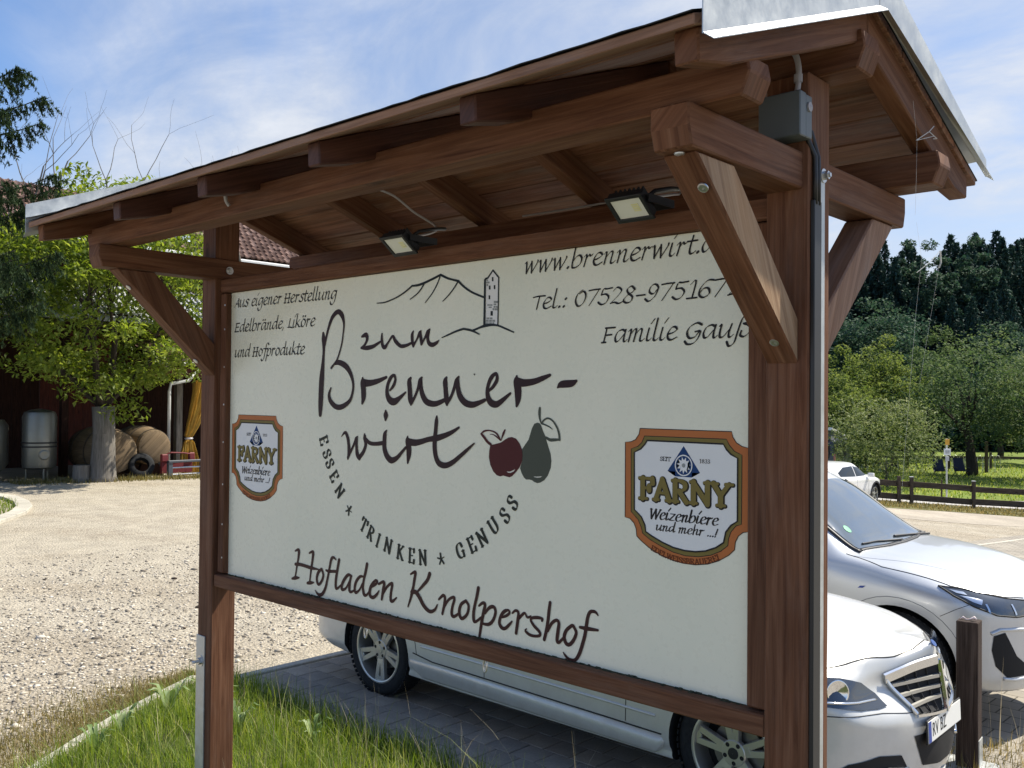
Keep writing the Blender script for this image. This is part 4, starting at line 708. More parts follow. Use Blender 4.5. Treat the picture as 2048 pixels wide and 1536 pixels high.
bump(GRAVEL, mathn(t, 'ADD', mathn(t, 'MULTIPLY', v1.outputs['Distance'], -1.), mathn(t, 'MULTIPLY', nf_.outputs[0], .6)), .8, .02)
def sheet(name, fn, us, vs_, m, dz=0., parent=None, hfn=None):
    U, V = np.meshgrid(us, vs_); X, Y = fn(U, V); Z = gz(X, Y) + dz
    if hfn is not None: Z = Z + hfn(X, Y)
    nu, nv = len(us), len(vs_); idx = np.arange(nu * nv).reshape(nv, nu)
    F = np.stack([idx[:-1, :-1], idx[:-1, 1:], idx[1:, 1:], idx[1:, :-1]], -1).reshape(-1, 4)
    return np_mesh(name, np.stack([X.ravel(), Y.ravel(), Z.ravel()], 1), F, m, parent, smooth=True)
sgrid = np.sinh(np.linspace(-6.2, 6.2, 190)) * 2.0
ground = sheet('ground', lambda u, v: (u - 8, v + 10), sgrid, sgrid, GRAVEL); ground['kind'] = 'structure'
# loose stones lying on the yard near the kerb and clods farther off
def lowpoly_stone():
    bm = bmesh.new(); bmesh.ops.create_icosphere(bm, subdivisions=1, radius=1); V = np.array([v.co[:] for v in bm.verts]); F = np.array([[v.index for v in f.verts] for f in bm.faces]); bm.free(); return V, F
SV, SF_ = lowpoly_stone()
STONE = mat('loose limestone chips', (.42, .40, .36), .95, spec=.15); t = STONE.node_tree
at = t.nodes.new('ShaderNodeAttribute'); at.attribute_name = 'tint'; t.links.new(ramp(t, [(0, (.15, .13, .105)), (.45, (.37, .33, .27)), (1, (.68, .62, .52))], at.outputs['Fac']).outputs[0], bsdf(STONE).inputs['Base Color'])
def stones(name, XY, size, m=STONE, dark=False):
    n = len(XY); s = size * NP.lognormal(0, .4, n)[:, None]; sc = s * np.stack([NP.uniform(.7, 1.3, n), NP.uniform(.7, 1.3, n), NP.uniform(.35, .7, n)], 1)
    a = NP.uniform(0, 6.28, n); V = SV[None] * NP.uniform(.75, 1.2, (n, len(SV), 1)) * sc[:, None]
    ca, sa = np.cos(a)[:, None], np.sin(a)[:, None]; X = V[..., 0] * ca - V[..., 1] * sa + XY[:, :1]; Y = V[..., 0] * sa + V[..., 1] * ca + XY[:, 1:]
    Z = V[..., 2] + (gz(XY[:, 0], XY[:, 1]) + sc[:, 2] * .35)[:, None]
    VV = np.stack([X, Y, Z], -1).reshape(-1, 3); FF = (SF_[None] + (np.arange(n) * len(SV))[:, None, None]).reshape(-1, 3)
    o = np_mesh(name, VV, FF, m, tint=np.repeat(NP.uniform(0, 1, n), len(SV))); o['kind'] = 'stuff'; return o
def kerb_x(y): return np.interp(y, [0, 2.45, 2.88, 3.3, 3.68, 3.95], [-4.6, -5.90, -6.20, -6.44, -6.64, -6.70])
XY = np.stack([NP.uniform(-13, -6.3, 26000), NP.uniform(1.2, 8.5, 26000)], 1)
XY = XY[(XY[:, 0] < kerb_x(XY[:, 1]) - .1) & (NP.uniform(0, 1, len(XY)) < np.clip(1.15 - (-XY[:, 0] - 6.3) / 7, .12, 1))]
tag(stones('gravel_stones', XY, .0105), 'loose pale stones on the yard', 'gravel')
CLOD = mat('dark soil clods', (.05, .035, .025), .95)
for i, (x, y, s) in enumerate([(-8.9, 4.95, .045), (-9.4, 4.3, .035), (-10.5, 5.5, .025), (-9.1, 5.8, .02), (-8.4, 5.2, .022), (-11.5, 4.4, .022), (-8.2, 4.4, .02)]):
    o = stones('soil_clod', np.array([[x, y], [x + s * .8, y + s * .5], [x - s * .6, y + s * .7]]), s * .6, CLOD); o['kind'] = 'stuff'
# ---- paved parking strip (slabs one by one where they can be told apart)
PAVE = mat('grey concrete paving', (.20, .185, .17), .9, spec=.2); t = PAVE.node_tree; P = coord(t)
pn = noise(t, P, 3., 5, .6); pf = noise(t, P, 90, 4, .7)
c = mixc(t, 1., ramp(t, [(.3, (.24, .215, .18)), (.7, (.34, .305, .255))], pf.outputs[0]).outputs[0], ramp(t, [(.3, (.8, .8, .8)), (.7, (1.18, 1.16, 1.12))], pn.outputs[0]).outputs[0], 'MULTIPLY')
c = mixc(t, 1., c, ramp(t, [(0, (.84, .84, .86)), (1, (1.14, 1.12, 1.10))], objrand(t)).outputs[0], 'MULTIPLY')
t.links.new(c, bsdf(PAVE).inputs['Base Color']); bump(PAVE, pf.outputs[0], .4, .004)
JOINT = speckle('dark joint sand', [(.3, (.045, .04, .03)), (.7, (.10, .09, .065))], 60)
PAVEF = mat('grey concrete paving far', (.22, .2, .18), .9, spec=.2); t = PAVEF.node_tree; P = coord(t)
bk = t.nodes.new('ShaderNodeTexBrick'); bk.inputs['Scale'].default_value = 1.; bk.inputs['Mortar Size'].default_value = .006; bk.inputs['Brick Width'].default_value = .21; bk.inputs['Row Height'].default_value = .21
bk.inputs['Color1'].default_value = (.27, .245, .21, 1); bk.inputs['Color2'].default_value = (.34, .31, .265, 1); bk.inputs['Mortar'].default_value = (.10, .09, .075, 1); t.links.new(P, bk.inputs['Vector'])
pn = noise(t, P, 1.3, 5, .6); t.links.new(mixc(t, 1., bk.outputs[0], ramp(t, [(.3, (.82, .82, .82)), (.7, (1.15, 1.14, 1.1))], pn.outputs[0]).outputs[0], 'MULTIPLY'), bsdf(PAVEF).inputs['Base Color'])
paving = sheet('paving', lambda u, v: (u, v), np.linspace(-6.36, 4, 50), np.concatenate([np.linspace(3.86, 10, 40), np.linspace(10.5, 26.5, 33)]), PAVEF, .004); paving['kind'] = 'structure'
LOC[paving.name] = Vector((0, 0, 0))
joint = sheet('joint_bed', lambda u, v: (u, v), np.linspace(-6.36, -1.2, 30), np.linspace(3.86, 5.75, 12), JOINT, .008, paving)
SW = .205; base_me = None
for r_ in range(9):
    for k in range(25):
        x0 = -6.355 + k * SW + (SW / 2 if r_ % 2 else 0); y0 = 3.865 + r_ * SW
        x1 = min(x0 + SW - .006, -1.2)
        if k == 0 and r_ % 2:
            half = MB().box((-.049, -.0995, -.02), (.049, .0995, .012)).build('paving_slab', PAVE, paving, None, .004, local=True); half.location = (-6.303, y0 + .1, float(gz(-6.3, y0)) + random.uniform(-.0012, .0012))
        if base_me is None:
            o = MB().box((-.0995, -.0995, -.02), (.0995, .0995, .012)).build('paving_slab', PAVE, paving, None, .004, local=True); base_me = o.data
        else:
            o = bpy.data.objects.new('paving_slab', base_me); COL.objects.link(o); o.parent = paving
        o.location = (x0 + .0995, y0 + .0995, float(gz(x0, y0)) + random.uniform(-.0012, .0012)); o.rotation_euler = (R(random.uniform(-.35, .35)), R(random.uniform(-.35, .35)), R(random.uniform(-.3, .3)))
# ---- kerbs
KERB = speckle('pale concrete kerb', [(.3, (.36, .335, .28)), (.7, (.56, .53, .45))], 50, .9, .004)
def kerb(name, path, w, h, L=.5, cut=.006):
    root = MB().tube([(path[0][0], path[0][1], -.08), (path[0][0] + .01, path[0][1], -.08)], .01, 4).build(name, KERB)
    root['kind'] = 'structure'; LOC[root.name] = Vector((0, 0, 0)); pts = [Vector((x, y, 0)) for x, y in path]
    for a, b in zip(pts, pts[1:]):
        d = b - a; n = max(1, round(d.length / L)); u = d.normalized(); s = Vector((-u.y, u.x, 0)) * w / 2
        for k in range(n):
            p = a + d * (k / n); q = a + d * ((k + 1) / n) - u * cut; dz = random.uniform(-.004, .004)
            ps = [p - s, q - s, q + s, p + s]
            MB().prism([(v.x, v.y, float(gz(v.x, v.y)) + dz - .06) for v in ps], (0, 0, .06 + h)).build('kerb_stone', KERB, root, None, .006)
kerb('grass_kerb', [(-5.28, 1.6), (-5.90, 2.45), (-6.20, 2.88), (-6.44, 3.3), (-6.64, 3.68)], .075, .045)
kerb('paving_kerb', [(-6.47, 3.70), (-6.44, 5.5), (-6.43, 8.5), (-6.2, 15), (-5.95, 20), (-5.98, 26)], .085, .022, 1.3)
kerb('island_kerb', [(-14.8, 3.9), (-16.2, 5.0), (-17.3, 5.85), (-18.1, 6.45), (-18.9, 6.85), (-19.8, 7.12), (-20.8, 7.26), (-21.8, 7.2), (-23.0, 6.8)], .28, .06, .45)
# ---- grass bank in front of the parking strip
SOIL = speckle('grass roots and soil', [(.3, (.030, .035, .012)), (.7, (.07, .085, .025))], 30)
def mound(x, y):
    a = np.clip((3.86 - y) / 1.3, 0, 1); b = np.clip((x - kerb_x(y)) / .8, 0, 1); return .16 * a * a * (3 - 2 * a) * b * b * (3 - 2 * b)
us = np.linspace(0, 1, 40)
bank = sheet('grass_bank', lambda u, v: (kerb_x(v) + .035 + (6.5 + kerb_x(v) * -1 - 1.5) * u, v), us, np.linspace(-.5, 3.87, 40), SOIL, .012, None, mound); bank['kind'] = 'structure'
def leafmat(name, stops, trans=.35, rough=.55, attr='tint', spec=.3):
    m = bpy.data.materials.new(name); m.use_nodes = True; t = m.node_tree; b = bsdf(m); b.inputs['Roughness'].default_value = rough; b.inputs['Specular IOR Level'].default_value = spec
    at = t.nodes.new('ShaderNodeAttribute'); at.attribute_name = attr; col = ramp(t, stops, at.outputs['Fac']).outputs[0]
    t.links.new(col, b.inputs['Base Color']); tr = t.nodes.new('ShaderNodeBsdfTranslucent'); mx_ = t.nodes.new('ShaderNodeMixShader'); mx_.inputs[0].default_value = trans
    hs = t.nodes.new('ShaderNodeHueSaturation'); hs.inputs['Saturation'].default_value = 1.15; hs.inputs['Value'].default_value = 1.5; hs.inputs['Hue'].default_value = .485; t.links.new(col, hs.inputs['Color']); t.links.new(hs.outputs[0], tr.inputs[0])
    t.links.new(b.outputs[0], mx_.inputs[1]); t.links.new(tr.outputs[0], mx_.inputs[2]); t.links.new(mx_.outputs[0], t.nodes['Material Output'].inputs[0]); return m
GRASS = leafmat('grass blades', [(0, (.055, .105, .014)), (.35, (.145, .22, .034)), (.68, (.26, .32, .07)), (.86, (.40, .41, .15)), (1, (.60, .56, .30))], .45)
def blades(name, XY, h, w, m, lean=.5, hfn=None, tint=None, seg=3):
    n = len(XY); h = h * NP.lognormal(0, .35, n); a = NP.uniform(0, 6.28, n); ln = NP.uniform(.05, 1, n) ** 1.2 * lean; fa = a + NP.uniform(-.6, .6, n) + 1.57
    Z0 = gz(XY[:, 0], XY[:, 1]) + (hfn(XY[:, 0], XY[:, 1]) if hfn else 0)
    V = []; 
    for k in range(seg + 1):
        f = k / seg; off = h * ln * f ** 1.8; ww = w * NP.uniform(.7, 1.3, n) * (1 - f * .92); up = h * (f - .28 * ln * f * f)
        cx_, cy_ = XY[:, 0] + np.cos(a) * off, XY[:, 1] + np.sin(a) * off
        for s in (-1, 1): V.append(np.stack([cx_ + s * np.cos(fa) * ww / 2, cy_ + s * np.sin(fa) * ww / 2, Z0 + up], 1))
    V = np.stack(V, 1).reshape(-1, 3); q = np.array([[2 * k, 2 * k + 1, 2 * k + 3, 2 * k + 2] for k in range(seg)]); F = (q[None] + (np.arange(n) * 2 * (seg + 1))[:, None, None]).reshape(-1, 4)
    tt = NP.beta(2, 3, n) if tint is None else tint
    o = np_mesh(name, V, F, m, tint=np.repeat(tt, 2 * (seg + 1))); o['kind'] = 'stuff'; return o
def inside(n, y0, y1, xr):
    y = NP.uniform(y0, y1, n); x = kerb_x(y) + .05 + NP.uniform(0, 1, n) * xr; return np.stack([x, y], 1)
XY = inside(30000, 1.1, 3.93, 4.2); cl = np.sin(XY[:, 0] * 5.1 + 1.3 * np.sin(XY[:, 1] * 4)) * np.cos(XY[:, 1] * 6.3 + XY[:, 0] * 2)
tag(blades('grass', XY, .085 + .03 * (cl + 1), .006, GRASS, .75, mound), 'bright green grass on the bank beside the sign posts', 'grass')
XY = inside(2600, 1.2, 3.95, 4.0); tag(blades('tall_grass', XY, .17, .005, GRASS, 1.0, mound, NP.beta(3, 2, len(XY))), 'taller drooping grass blades', 'grass')
STALK = leafmat('dry grass stalks', [(0, (.30, .27, .16)), (1, (.52, .46, .32))], .3)
XY = np.concatenate([inside(150, 3.1, 4.0, 3.9), inside(60, 1.5, 3.4, 2.5)]); tag(blades('grass_stalks', XY, .26, .0042, STALK, .8, mound, seg=4), 'pale dry grass stalks along the paving', 'grass')
DRY = leafmat('dry verge weeds', [(0, (.085, .09, .022)), (.5, (.25, .21, .08)), (1, (.46, .37, .18))], .35)
y = NP.uniform(1.6, 3.75, 9000); off = np.abs(NP.normal(0, .26, 9000)) * np.clip((4.0 - y) / 1.0, .25, 2.2); XY = np.stack([kerb_x(y) - .06 - off, y], 1)
tag(blades('dry_weeds', XY, .045, .0055, DRY, 1.0), 'dry yellowish weeds between kerb and gravel', 'weeds')
# broad leaved weeds
WEED = leafmat('broad weed leaf', [(0, (.06, .12, .03)), (.6, (.17, .25, .085)), (1, (.38, .45, .25))], .3)
def weed(x, y, n, L, label, up=1.15):
    z = float(gz(x, y)) + float(mound(x, y)); th = thing('broadleaf_weed', label, 'weed', (x, y, z), 0, 'broad leaved weeds in the grass')
    n += 3; L *= .85
    for k in range(n):
        a = 6.28 * k / n + random.uniform(-.4, .4); l = L * random.uniform(.7, 1.2); mb = MB(); vs = []
        for i in range(7):
            f = i / 6; r = l * (f * .75); hh = l * up * math.sin(min(1, f * 1.15) * 1.9) * random.uniform(.95, 1.05); w = l * .085 * math.sin(math.pi * min(.98, f * .88 + .1)) * random.uniform(.55, 1.35)
            for s in (-1, 0, 1): vs.append((math.cos(a) * r - math.sin(a) * s * w, math.sin(a) * r + math.cos(a) * s * w, hh + abs(s) * w * .45))
        fs = [(3 * i + j, 3 * i + j + 1, 3 * i + j + 4, 3 * i + j + 3) for i in range(6) for j in (0, 1)]
        mb.add(vs, fs); o = mb.build('leaf', WEED, th, smooth=True, local=True)
        at_ = o.data.attributes.new('tint', 'FLOAT', 'POINT'); tv = random.uniform(.2, 1); at_.data.foreach_set('value', [tv] * len(o.data.vertices))
weed(-5.62, 2.62, 7, .20, 'pale broad leaved weed near the kerb in the lower left')
weed(-5.72, 2.98, 8, .22, 'tall upright weed left of the strapped post')
weed(-5.55, 3.25, 7, .19, 'broad leaved weed close beside the strapped post')
weed(-5.15, 3.15, 8, .20, 'broad leaved weed just right of the left post foot')
weed(-4.75, 3.42, 7, .17, 'jagged leaved weed in the grass in front of the rear wheel')
weed(-5.35, 2.35, 6, .16, 'grey green weed at the lower left edge of the grass')
# island lawn on the left, weeds along the barn, right hand grass
y_ = NP.uniform(2.0, 7.1, 9000); kx = np.interp(y_, [2, 3.9, 5, 5.85, 6.45, 6.85, 7.12], [-12.5, -14.9, -16.3, -17.4, -18.2, -19.0, -20.0]); XY = np.stack([kx - NP.uniform(0.12, 7, 9000), y_], 1)
tag(blades('island_grass', XY, .10, .016, GRASS, .7), 'green lawn inside the curved kerb', 'grass')
y_ = NP.uniform(8.5, 18, 5200); XY = np.stack([-23.5 + (y_ - 11) * .30 + NP.normal(0, .30, 5200), y_], 1); tag(blades('barn_weeds', XY, .10, .02, DRY, .7, None, NP.beta(1.3, 3, 5200)), 'weeds growing along the barn front', 'weeds')
XY = np.stack([NP.uniform(-2.1, -1.0, 2600), NP.uniform(5.9, 7.6, 2600)], 1); XY = XY[XY[:, 1] < 6.6 + (XY[:, 0] + 2) * .9]
tag(blades('corner_grass', XY, .07, .006, DRY, .8, None, NP.beta(2, 2.5, len(XY))), 'short grass by the low wooden post', 'grass')
XY = np.stack([NP.uniform(-1.95, -1.35, 16), NP.uniform(6.2, 6.9, 16)], 1); tag(blades('seed_stalks', XY, .40, .004, STALK, .25, None, seg=4), 'thin seed stalks by the low wooden post', 'grass')
# ---- far right: dirt track, verge, road behind the fence, meadow
def strip(name, L0, L1, D0, D1, m, dz, nL=60, nD=8, wob=0.):
    def fn(U, V):
        n = math.hypot(.674, .739); Dv = V + wob * np.sin(U * .9) * (1 - (V - D0) / (D1 - D0)); return .739 * U / n - .674 * Dv / n, .674 * U / n + .739 * Dv / n
    o = sheet(name, fn, np.linspace(L0, L1, nL), np.linspace(D0, D1, nD), m, dz); o['kind'] = 'structure'; return o
DIRT = speckle('pale dirt track', [(.3, (.30, .26, .21)), (.7, (.46, .41, .33))], 12, bigscale=.6)
ROADM = speckle('pale road', [(.3, (.40, .385, .36)), (.7, (.52, .50, .47))], 20)
MEADOW = speckle('meadow grass', [(.3, (.085, .13, .018)), (.55, (.15, .20, .03)), (.75, (.22, .26, .05))], 5, bigscale=.25, detail=8)
VERGE = speckle('verge grass', [(.3, (.07, .075, .02)), (.7, (.20, .18, .07))], 14)
strip('dirt_track', 2, 40, 26.6, 31.2, DIRT, .006, wob=.35)
strip('verge', 2, 40, 31.0, 34.6, VERGE, .012, wob=.3)
strip('road', 2, 60, 34.8, 38.5, ROADM, .016)
strip('meadow', -2, 90, 38.6, 92, MEADOW, .012, 60, 30)
def WdA(L, D):
    n = math.hypot(.674, .739); return np.stack([.739 * L / n - .674 * D / n, .674 * L / n + .739 * D / n], 1)
tag(blades('verge_grass', WdA(NP.uniform(10, 24, 7000), NP.uniform(31.2, 34.6, 7000)), .09, .03, DRY, .8, None, NP.beta(1.6, 2.4, 7000)), 'rough grass under the wooden fence', 'grass')
tag(blades('meadow_grass', WdA(NP.uniform(12, 34, 16000), NP.uniform(38.7, 66, 16000)), .12, .06, GRASS, .8, None, NP.beta(3, 2.2, 16000)), 'meadow grass behind the fence', 'grass')
# ================================================================ cars
def paint(name, col, metal=.55, rough=.32, dirt=.25):
    m = mat(name, col, rough, metal, Coat_Weight=.8, Coat_Roughness=.06); t = m.node_tree; P = coord(t)
    n = noise(t, P, 9, 6, .7); s = t.nodes.new('ShaderNodeSeparateXYZ'); t.links.new(P, s.inputs[0])
    low = ramp(t, [(.18, (1, 1, 1)), (.75, (0, 0, 0))], s.outputs[2]).outputs[0]
    f = mathn(t, 'MULTIPLY', mathn(t, 'MULTIPLY', low, ramp(t, [(.35, (0, 0, 0)), (.75, (1, 1, 1))], n.outputs[0]).outputs[0]), dirt)
    t.links.new(mixc(t, f, col, (.20, .17, .12)), bsdf(m).inputs['Base Color'])
    t.links.new(mixc(t, f, (metal,) * 3, (0, 0, 0)), bsdf(m).inputs['Metallic'])
    return m
SILVER = paint('silver car paint', (.60, .60, .575), .22, .40, .3)
SILVERB = paint('bright silver car paint', (.56, .58, .60), .45, .34, .2)
WHITEP = paint('white car paint', (.80, .80, .79), 0., .35, .3)
NAVY = paint('dark blue van paint', (.016, .022, .040), .2, .35, .2)
CHROME = mat('chrome trim', (.72, .73, .74), .12, 1.)
ALLOY = mat('silver alloy wheel', (.55, .54, .50), .38, .75)
TYRE = speckle('tyre rubber', [(.3, (.014, .015, .017)), (.7, (.028, .029, .031))], 40, .8, .002)
DARKP = mat('dark trim plastic', (.014, .014, .016), .5)
HOLE = mat('dark grille cavity', (.006, .006, .007), .8)
GAP = mat('panel gap', (.012, .012, .012), .7)
CARGLASS = mat('tinted car glass', (.012, .016, .019), .05, 0., .35)
WSGLASS = mat('windscreen glass', (.07, .09, .105), .03, 0., 1., Coat_Weight=1., Coat_Roughness=.02)
LAMPG = mat('smoked headlight glass', (.045, .05, .055), .06, .3, .9, Coat_Weight=1., Coat_Roughness=.03)
LAMPL = mat('headlight reflector', (.70, .72, .74), .12, .9)
REDL = mat('red tail light', (.30, .010, .012), .15, 0., .7, Coat_Weight=1.)
PLATEW = mat('white plate', (.80, .80, .76), .4); EUB = mat('plate blue', (.01, .05, .30), .4)
def pchip(xs, ys, xq):
    xs = np.asarray(xs, float); ys = np.asarray(ys, float); h = np.diff(xs); d = np.diff(ys) / h; m = np.zeros_like(ys); m[0], m[-1] = d[0], d[-1]
    for i in range(1, len(xs) - 1):
        m[i] = 0 if d[i - 1] * d[i] <= 0 else (h[i - 1] + h[i]) * 3 / ((2 * h[i] + h[i - 1]) / d[i - 1] + (h[i] + 2 * h[i - 1]) / d[i])
    k = np.clip(np.searchsorted(xs, xq) - 1, 0, len(xs) - 2); u = (xq - xs[k]) / h[k]
    return (2 * u**3 - 3 * u**2 + 1) * ys[k] + (u**3 - 2 * u**2 + u) * h[k] * m[k] + (-2 * u**3 + 3 * u**2) * ys[k + 1] + (u**3 - u**2) * h[k] * m[k + 1]
def cmr(P, seg):
    n = len(P); o = []
    for i in range(n - 1):
        p0, p1, p2, p3 = P[max(i - 1, 0)], P[i], P[i + 1], P[min(i + 2, n - 1)]
        if np.abs(p2 - p1).max() < 1e-5: o.append(p1); continue
        # limited tangents keep edges from overshooting
        for j in range(seg):
            u = j / seg; o.append(.5 * (2 * p1 + (p2 - p0) * u + (2 * p0 - 5 * p1 + 4 * p2 - p3) * u * u + (-p0 + 3 * p1 - 3 * p2 + p3) * u**3))
    o.append(P[-1]); return o
def car_body(stations, arches, m, root, seg=5, nx=110, name='body'):
    """stations: [(x, [(y, z) * M])] half sections from bottom centre to top centre; arches: [(x, z, r)]"""
    xs = np.array([s_[0] for s_ in stations]); C = np.array([s_[1] for s_ in stations])   # S, M, 2
    xq = np.unique(np.concatenate([np.linspace(xs[0], xs[-1], nx), np.linspace(xs[-1] - .25, xs[-1], 26), np.linspace(xs[0], xs[0] + .2, 14)]))
    Q = np.stack([np.stack([pchip(xs, C[:, i, j], xq) for j in (0, 1)], -1) for i in range(C.shape[1])], 1)
    vs = []; rings = []
    for x, sec in zip(xq, Q):
        pr = cmr([np.array(p) for p in sec], seg); ring = []
        full = [(y, z) for y, z in pr] + [(-y, z) for y, z in pr[-2:0:-1]]
        for y, z in full: ring.append(len(vs)); vs.append((x, y, z))
        rings.append(ring)
    n = len(rings[0]); fs = []
    for a, b in zip(rings, rings[1:]):
        for k in range(n): fs.append((a[k], a[(k + 1) % n], b[(k + 1) % n], b[k]))
    fs.append(tuple(rings[0])); fs.append(tuple(rings[-1][::-1]))
    mb = MB(); mb.add(vs, fs); o = mb.build(name, [m, HOLE], root, smooth=R(38), local=True)
    bm = bmesh.new(); bm.from_mesh(o.data); bmesh.ops.remove_doubles(bm, verts=bm.verts, dist=.0008); bmesh.ops.recalc_face_normals(bm, faces=bm.faces); bm.to_mesh(o.data)
    bvh = BVHTree.FromBMesh(bm); bm.free()
    if arches:
        cut = MB()
        for (x, z, r) in arches:
            for s in (-1, 1):
                ring = [(x + r * math.cos(a), s * .50, z + r * math.sin(a)) for a in [2 * math.pi * k / 48 for k in range(48)]]
                cut.prism(ring, (0, s * .8, 0))
        c = cut.build('cutter', [HOLE], root, local=True); md = o.modifiers.new('b', 'BOOLEAN'); md.operation = 'DIFFERENCE'; md.object = c; md.solver = 'EXACT'; md.material_mode = 'TRANSFER'
        dg = bpy.context.evaluated_depsgraph_get(); dg.update(); me = bpy.data.meshes.new_from_object(o.evaluated_get(dg)); old = o.data; o.modifiers.clear(); o.data = me; me.name = name
        bpy.data.objects.remove(c); bpy.data.meshes.remove(old); me.set_sharp_from_angle(angle=R(38))
    return o, bvh
def cast(bvh, p, d, far=3.):
    p = Vector(p); d = Vector(d).normalized(); h = bvh.ray_cast(p - d * far, d, 2 * far)
    return (h[0], h[1]) if h[0] is not None else (p, -d)
def decal(bvh, pts, d, off, name, m, root, cuts=2, parent=None, thick=0.):
    """a patch whose outline is pts, laid on the body along direction d"""
    bm = bmesh.new(); f = bm.faces.new([bm.verts.new(p) for p in pts]); bmesh.ops.triangulate(bm, faces=[f])
    for _ in range(cuts): bmesh.ops.subdivide_edges(bm, edges=[e for e in bm.edges if e.calc_length() > .03], cuts=1, use_grid_fill=True)
    bmesh.ops.triangulate(bm, faces=bm.faces)
    for v in bm.verts:
        p, n = cast(bvh, v.co, d)
        if n.dot(Vector(d)) > 0: n = -n
        v.co = p + n * off
    bmesh.ops.recalc_face_normals(bm, faces=bm.faces)
    me = bpy.data.meshes.new(name); bm.to_mesh(me); bm.free(); me.materials.append(m); me.polygons.foreach_set('use_smooth', [True] * len(me.polygons))
    o = bpy.data.objects.new(name, me); COL.objects.link(o); o.parent = parent or root; return o
def seam(bvh, pts, d, name, m, root, r=.0035, n=10, off=0., parent=None):
    path = []
    for a, b in zip(pts, pts[1:]):
        for k in range(n): path.append(Vector(a).lerp(Vector(b), k / n))
    path.append(Vector(pts[-1])); P = []
    for p in path:
        q, nr = cast(bvh, p, d); nr = nr if nr.dot(Vector(d)) < 0 else -nr; P.append(q + nr * off)
    return MB().tube(P, r, 5).build(name, m, parent or root, smooth=True, local=True)
def wheel(root, x, y, z, s, rt=.335, rr=.238, w=.225, spokes=5, cap=True, twin=True, rot=.3, alloy=ALLOY, name='wheel'):
    """s: +1 faces +y, -1 faces -y; y is the outer face"""
    ax = (0, s, 0); prof = [(-w, rr - .01), (-w, rt - .03), (-w + .018, rt - .008), (-w + .05, rt), (-.05, rt), (-.018, rt - .009), (-.004, rt - .032), (0, (rt + rr) / 2), (-.006, rr + .006), (-.02, rr)]
    ty = MB().lathe(prof, (x, y, z), ax, 48); c = Vector((x, y, z))
    tyre = ty.build('tyre', TYRE, root, smooth=R(50), local=True)
    tr = MB()
    for k in range(56):
        a = 2 * math.pi * k / 56; rot_ = Matrix.Rotation(-a, 3, 'Y')
        for off, hw in ((-.028, .022), (-.075, .019), (-.12, .019), (-.168, .022)):
            tr.obox(c + Vector((math.cos(a) * (rt - .002), s * off, math.sin(a) * (rt - .002))), (.0035, hw, .0125), rot_)
    tr.build('tread', TYRE, tyre, local=True)['kind'] = 'stuff'
    rim = MB().lathe([(-w + .01, rr - .02), (-.03, rr - .016), (-.006, rr - .014), (-.002, rr - .006), (-.004, rr + .004), (-.03, rr + .004)], c, ax, 48).build('rim', alloy, root, smooth=R(35), local=True)
    sp = MB(); Yf = lambda r_: s * (-.012 - .020 * (1 - r_ / rr) ** 1.5 - .012)
    def bar(a0, r0, w0, a1, r1, w1):
        P = []
        for a, r_, ww in ((a0, r0, w0), (a1, r1, w1)):
            u = Vector((math.cos(a), 0, math.sin(a))); tt = Vector((-math.sin(a), 0, math.cos(a)))
            for sg in (-1, 1): P.append(c + u * r_ + tt * sg * ww + Vector((0, Yf(r_), 0)))
        q = [P[0], P[1], P[3], P[2]]; bk = [p + Vector((0, -s * .028, 0)) for p in q]
        ch = [p + Vector((0, s * .007, 0)) for p in q]; cen = sum(q, Vector()) / 4; ch = [cen + (p - cen) * .86 + Vector((0, s * .006, 0)) for p in q]
        sp.add(bk + q + ch, [(0, 1, 5, 4), (1, 2, 6, 5), (2, 3, 7, 6), (3, 0, 4, 7), (4, 5, 9, 8), (5, 6, 10, 9), (6, 7, 11, 10), (7, 4, 8, 11), (8, 9, 10, 11)])
    for k in range(spokes):
        a = rot + 2 * math.pi * k / spokes
        if twin:
            for sg in (-1, 1): bar(a + sg * .20, .058, .020, a + sg * .155, rr - .012, .0175)
            bar(a, .052, .026, a, .105, .022); bar(a, rr - .045, .010, a, rr - .012, .028)
        else: bar(a, .05, .026, a, rr - .012, .02)
    sp.build('spokes', alloy, rim, local=True)
    MB().lathe([(-.06, .072), (-.032, .072), (-.026, .066), (-.026, .001)], c, ax, 30).build('hub', alloy, rim, smooth=R(35), local=True)
    for k in range(5):
        a = rot + .63 + 2 * math.pi * k / 5; MB().lathe([(0, .0125), (.0015, .0115), (.0015, .0005)], c + Vector((math.cos(a) * .052, s * -.0262, math.sin(a) * .052)), ax, 12).build('wheel_bolt', HOLE, rim, local=True)
    MB().lathe([(0, .031), (.005, .029), (.006, .001)], c + Vector((0, s * -.026, 0)), ax, 20).build('hub_cap', alloy if cap else DARKP, rim, local=True, smooth=R(30))
    MB().lathe([(-.10, .15), (-.085, .15), (-.085, .05)], c, ax, 30).build('brake_disc', mat('brake disc', (.25, .24, .23), .4, .8) if 'brake disc' not in bpy.data.materials else bpy.data.materials['brake disc'], rim, local=True)
    MB().lathe([(-w - .01, rr + .02), (-.13, rr - .02), (-.13, .02)], c, ax, 30).build('dark_barrel', HOLE, rim, local=True)
    return tyre
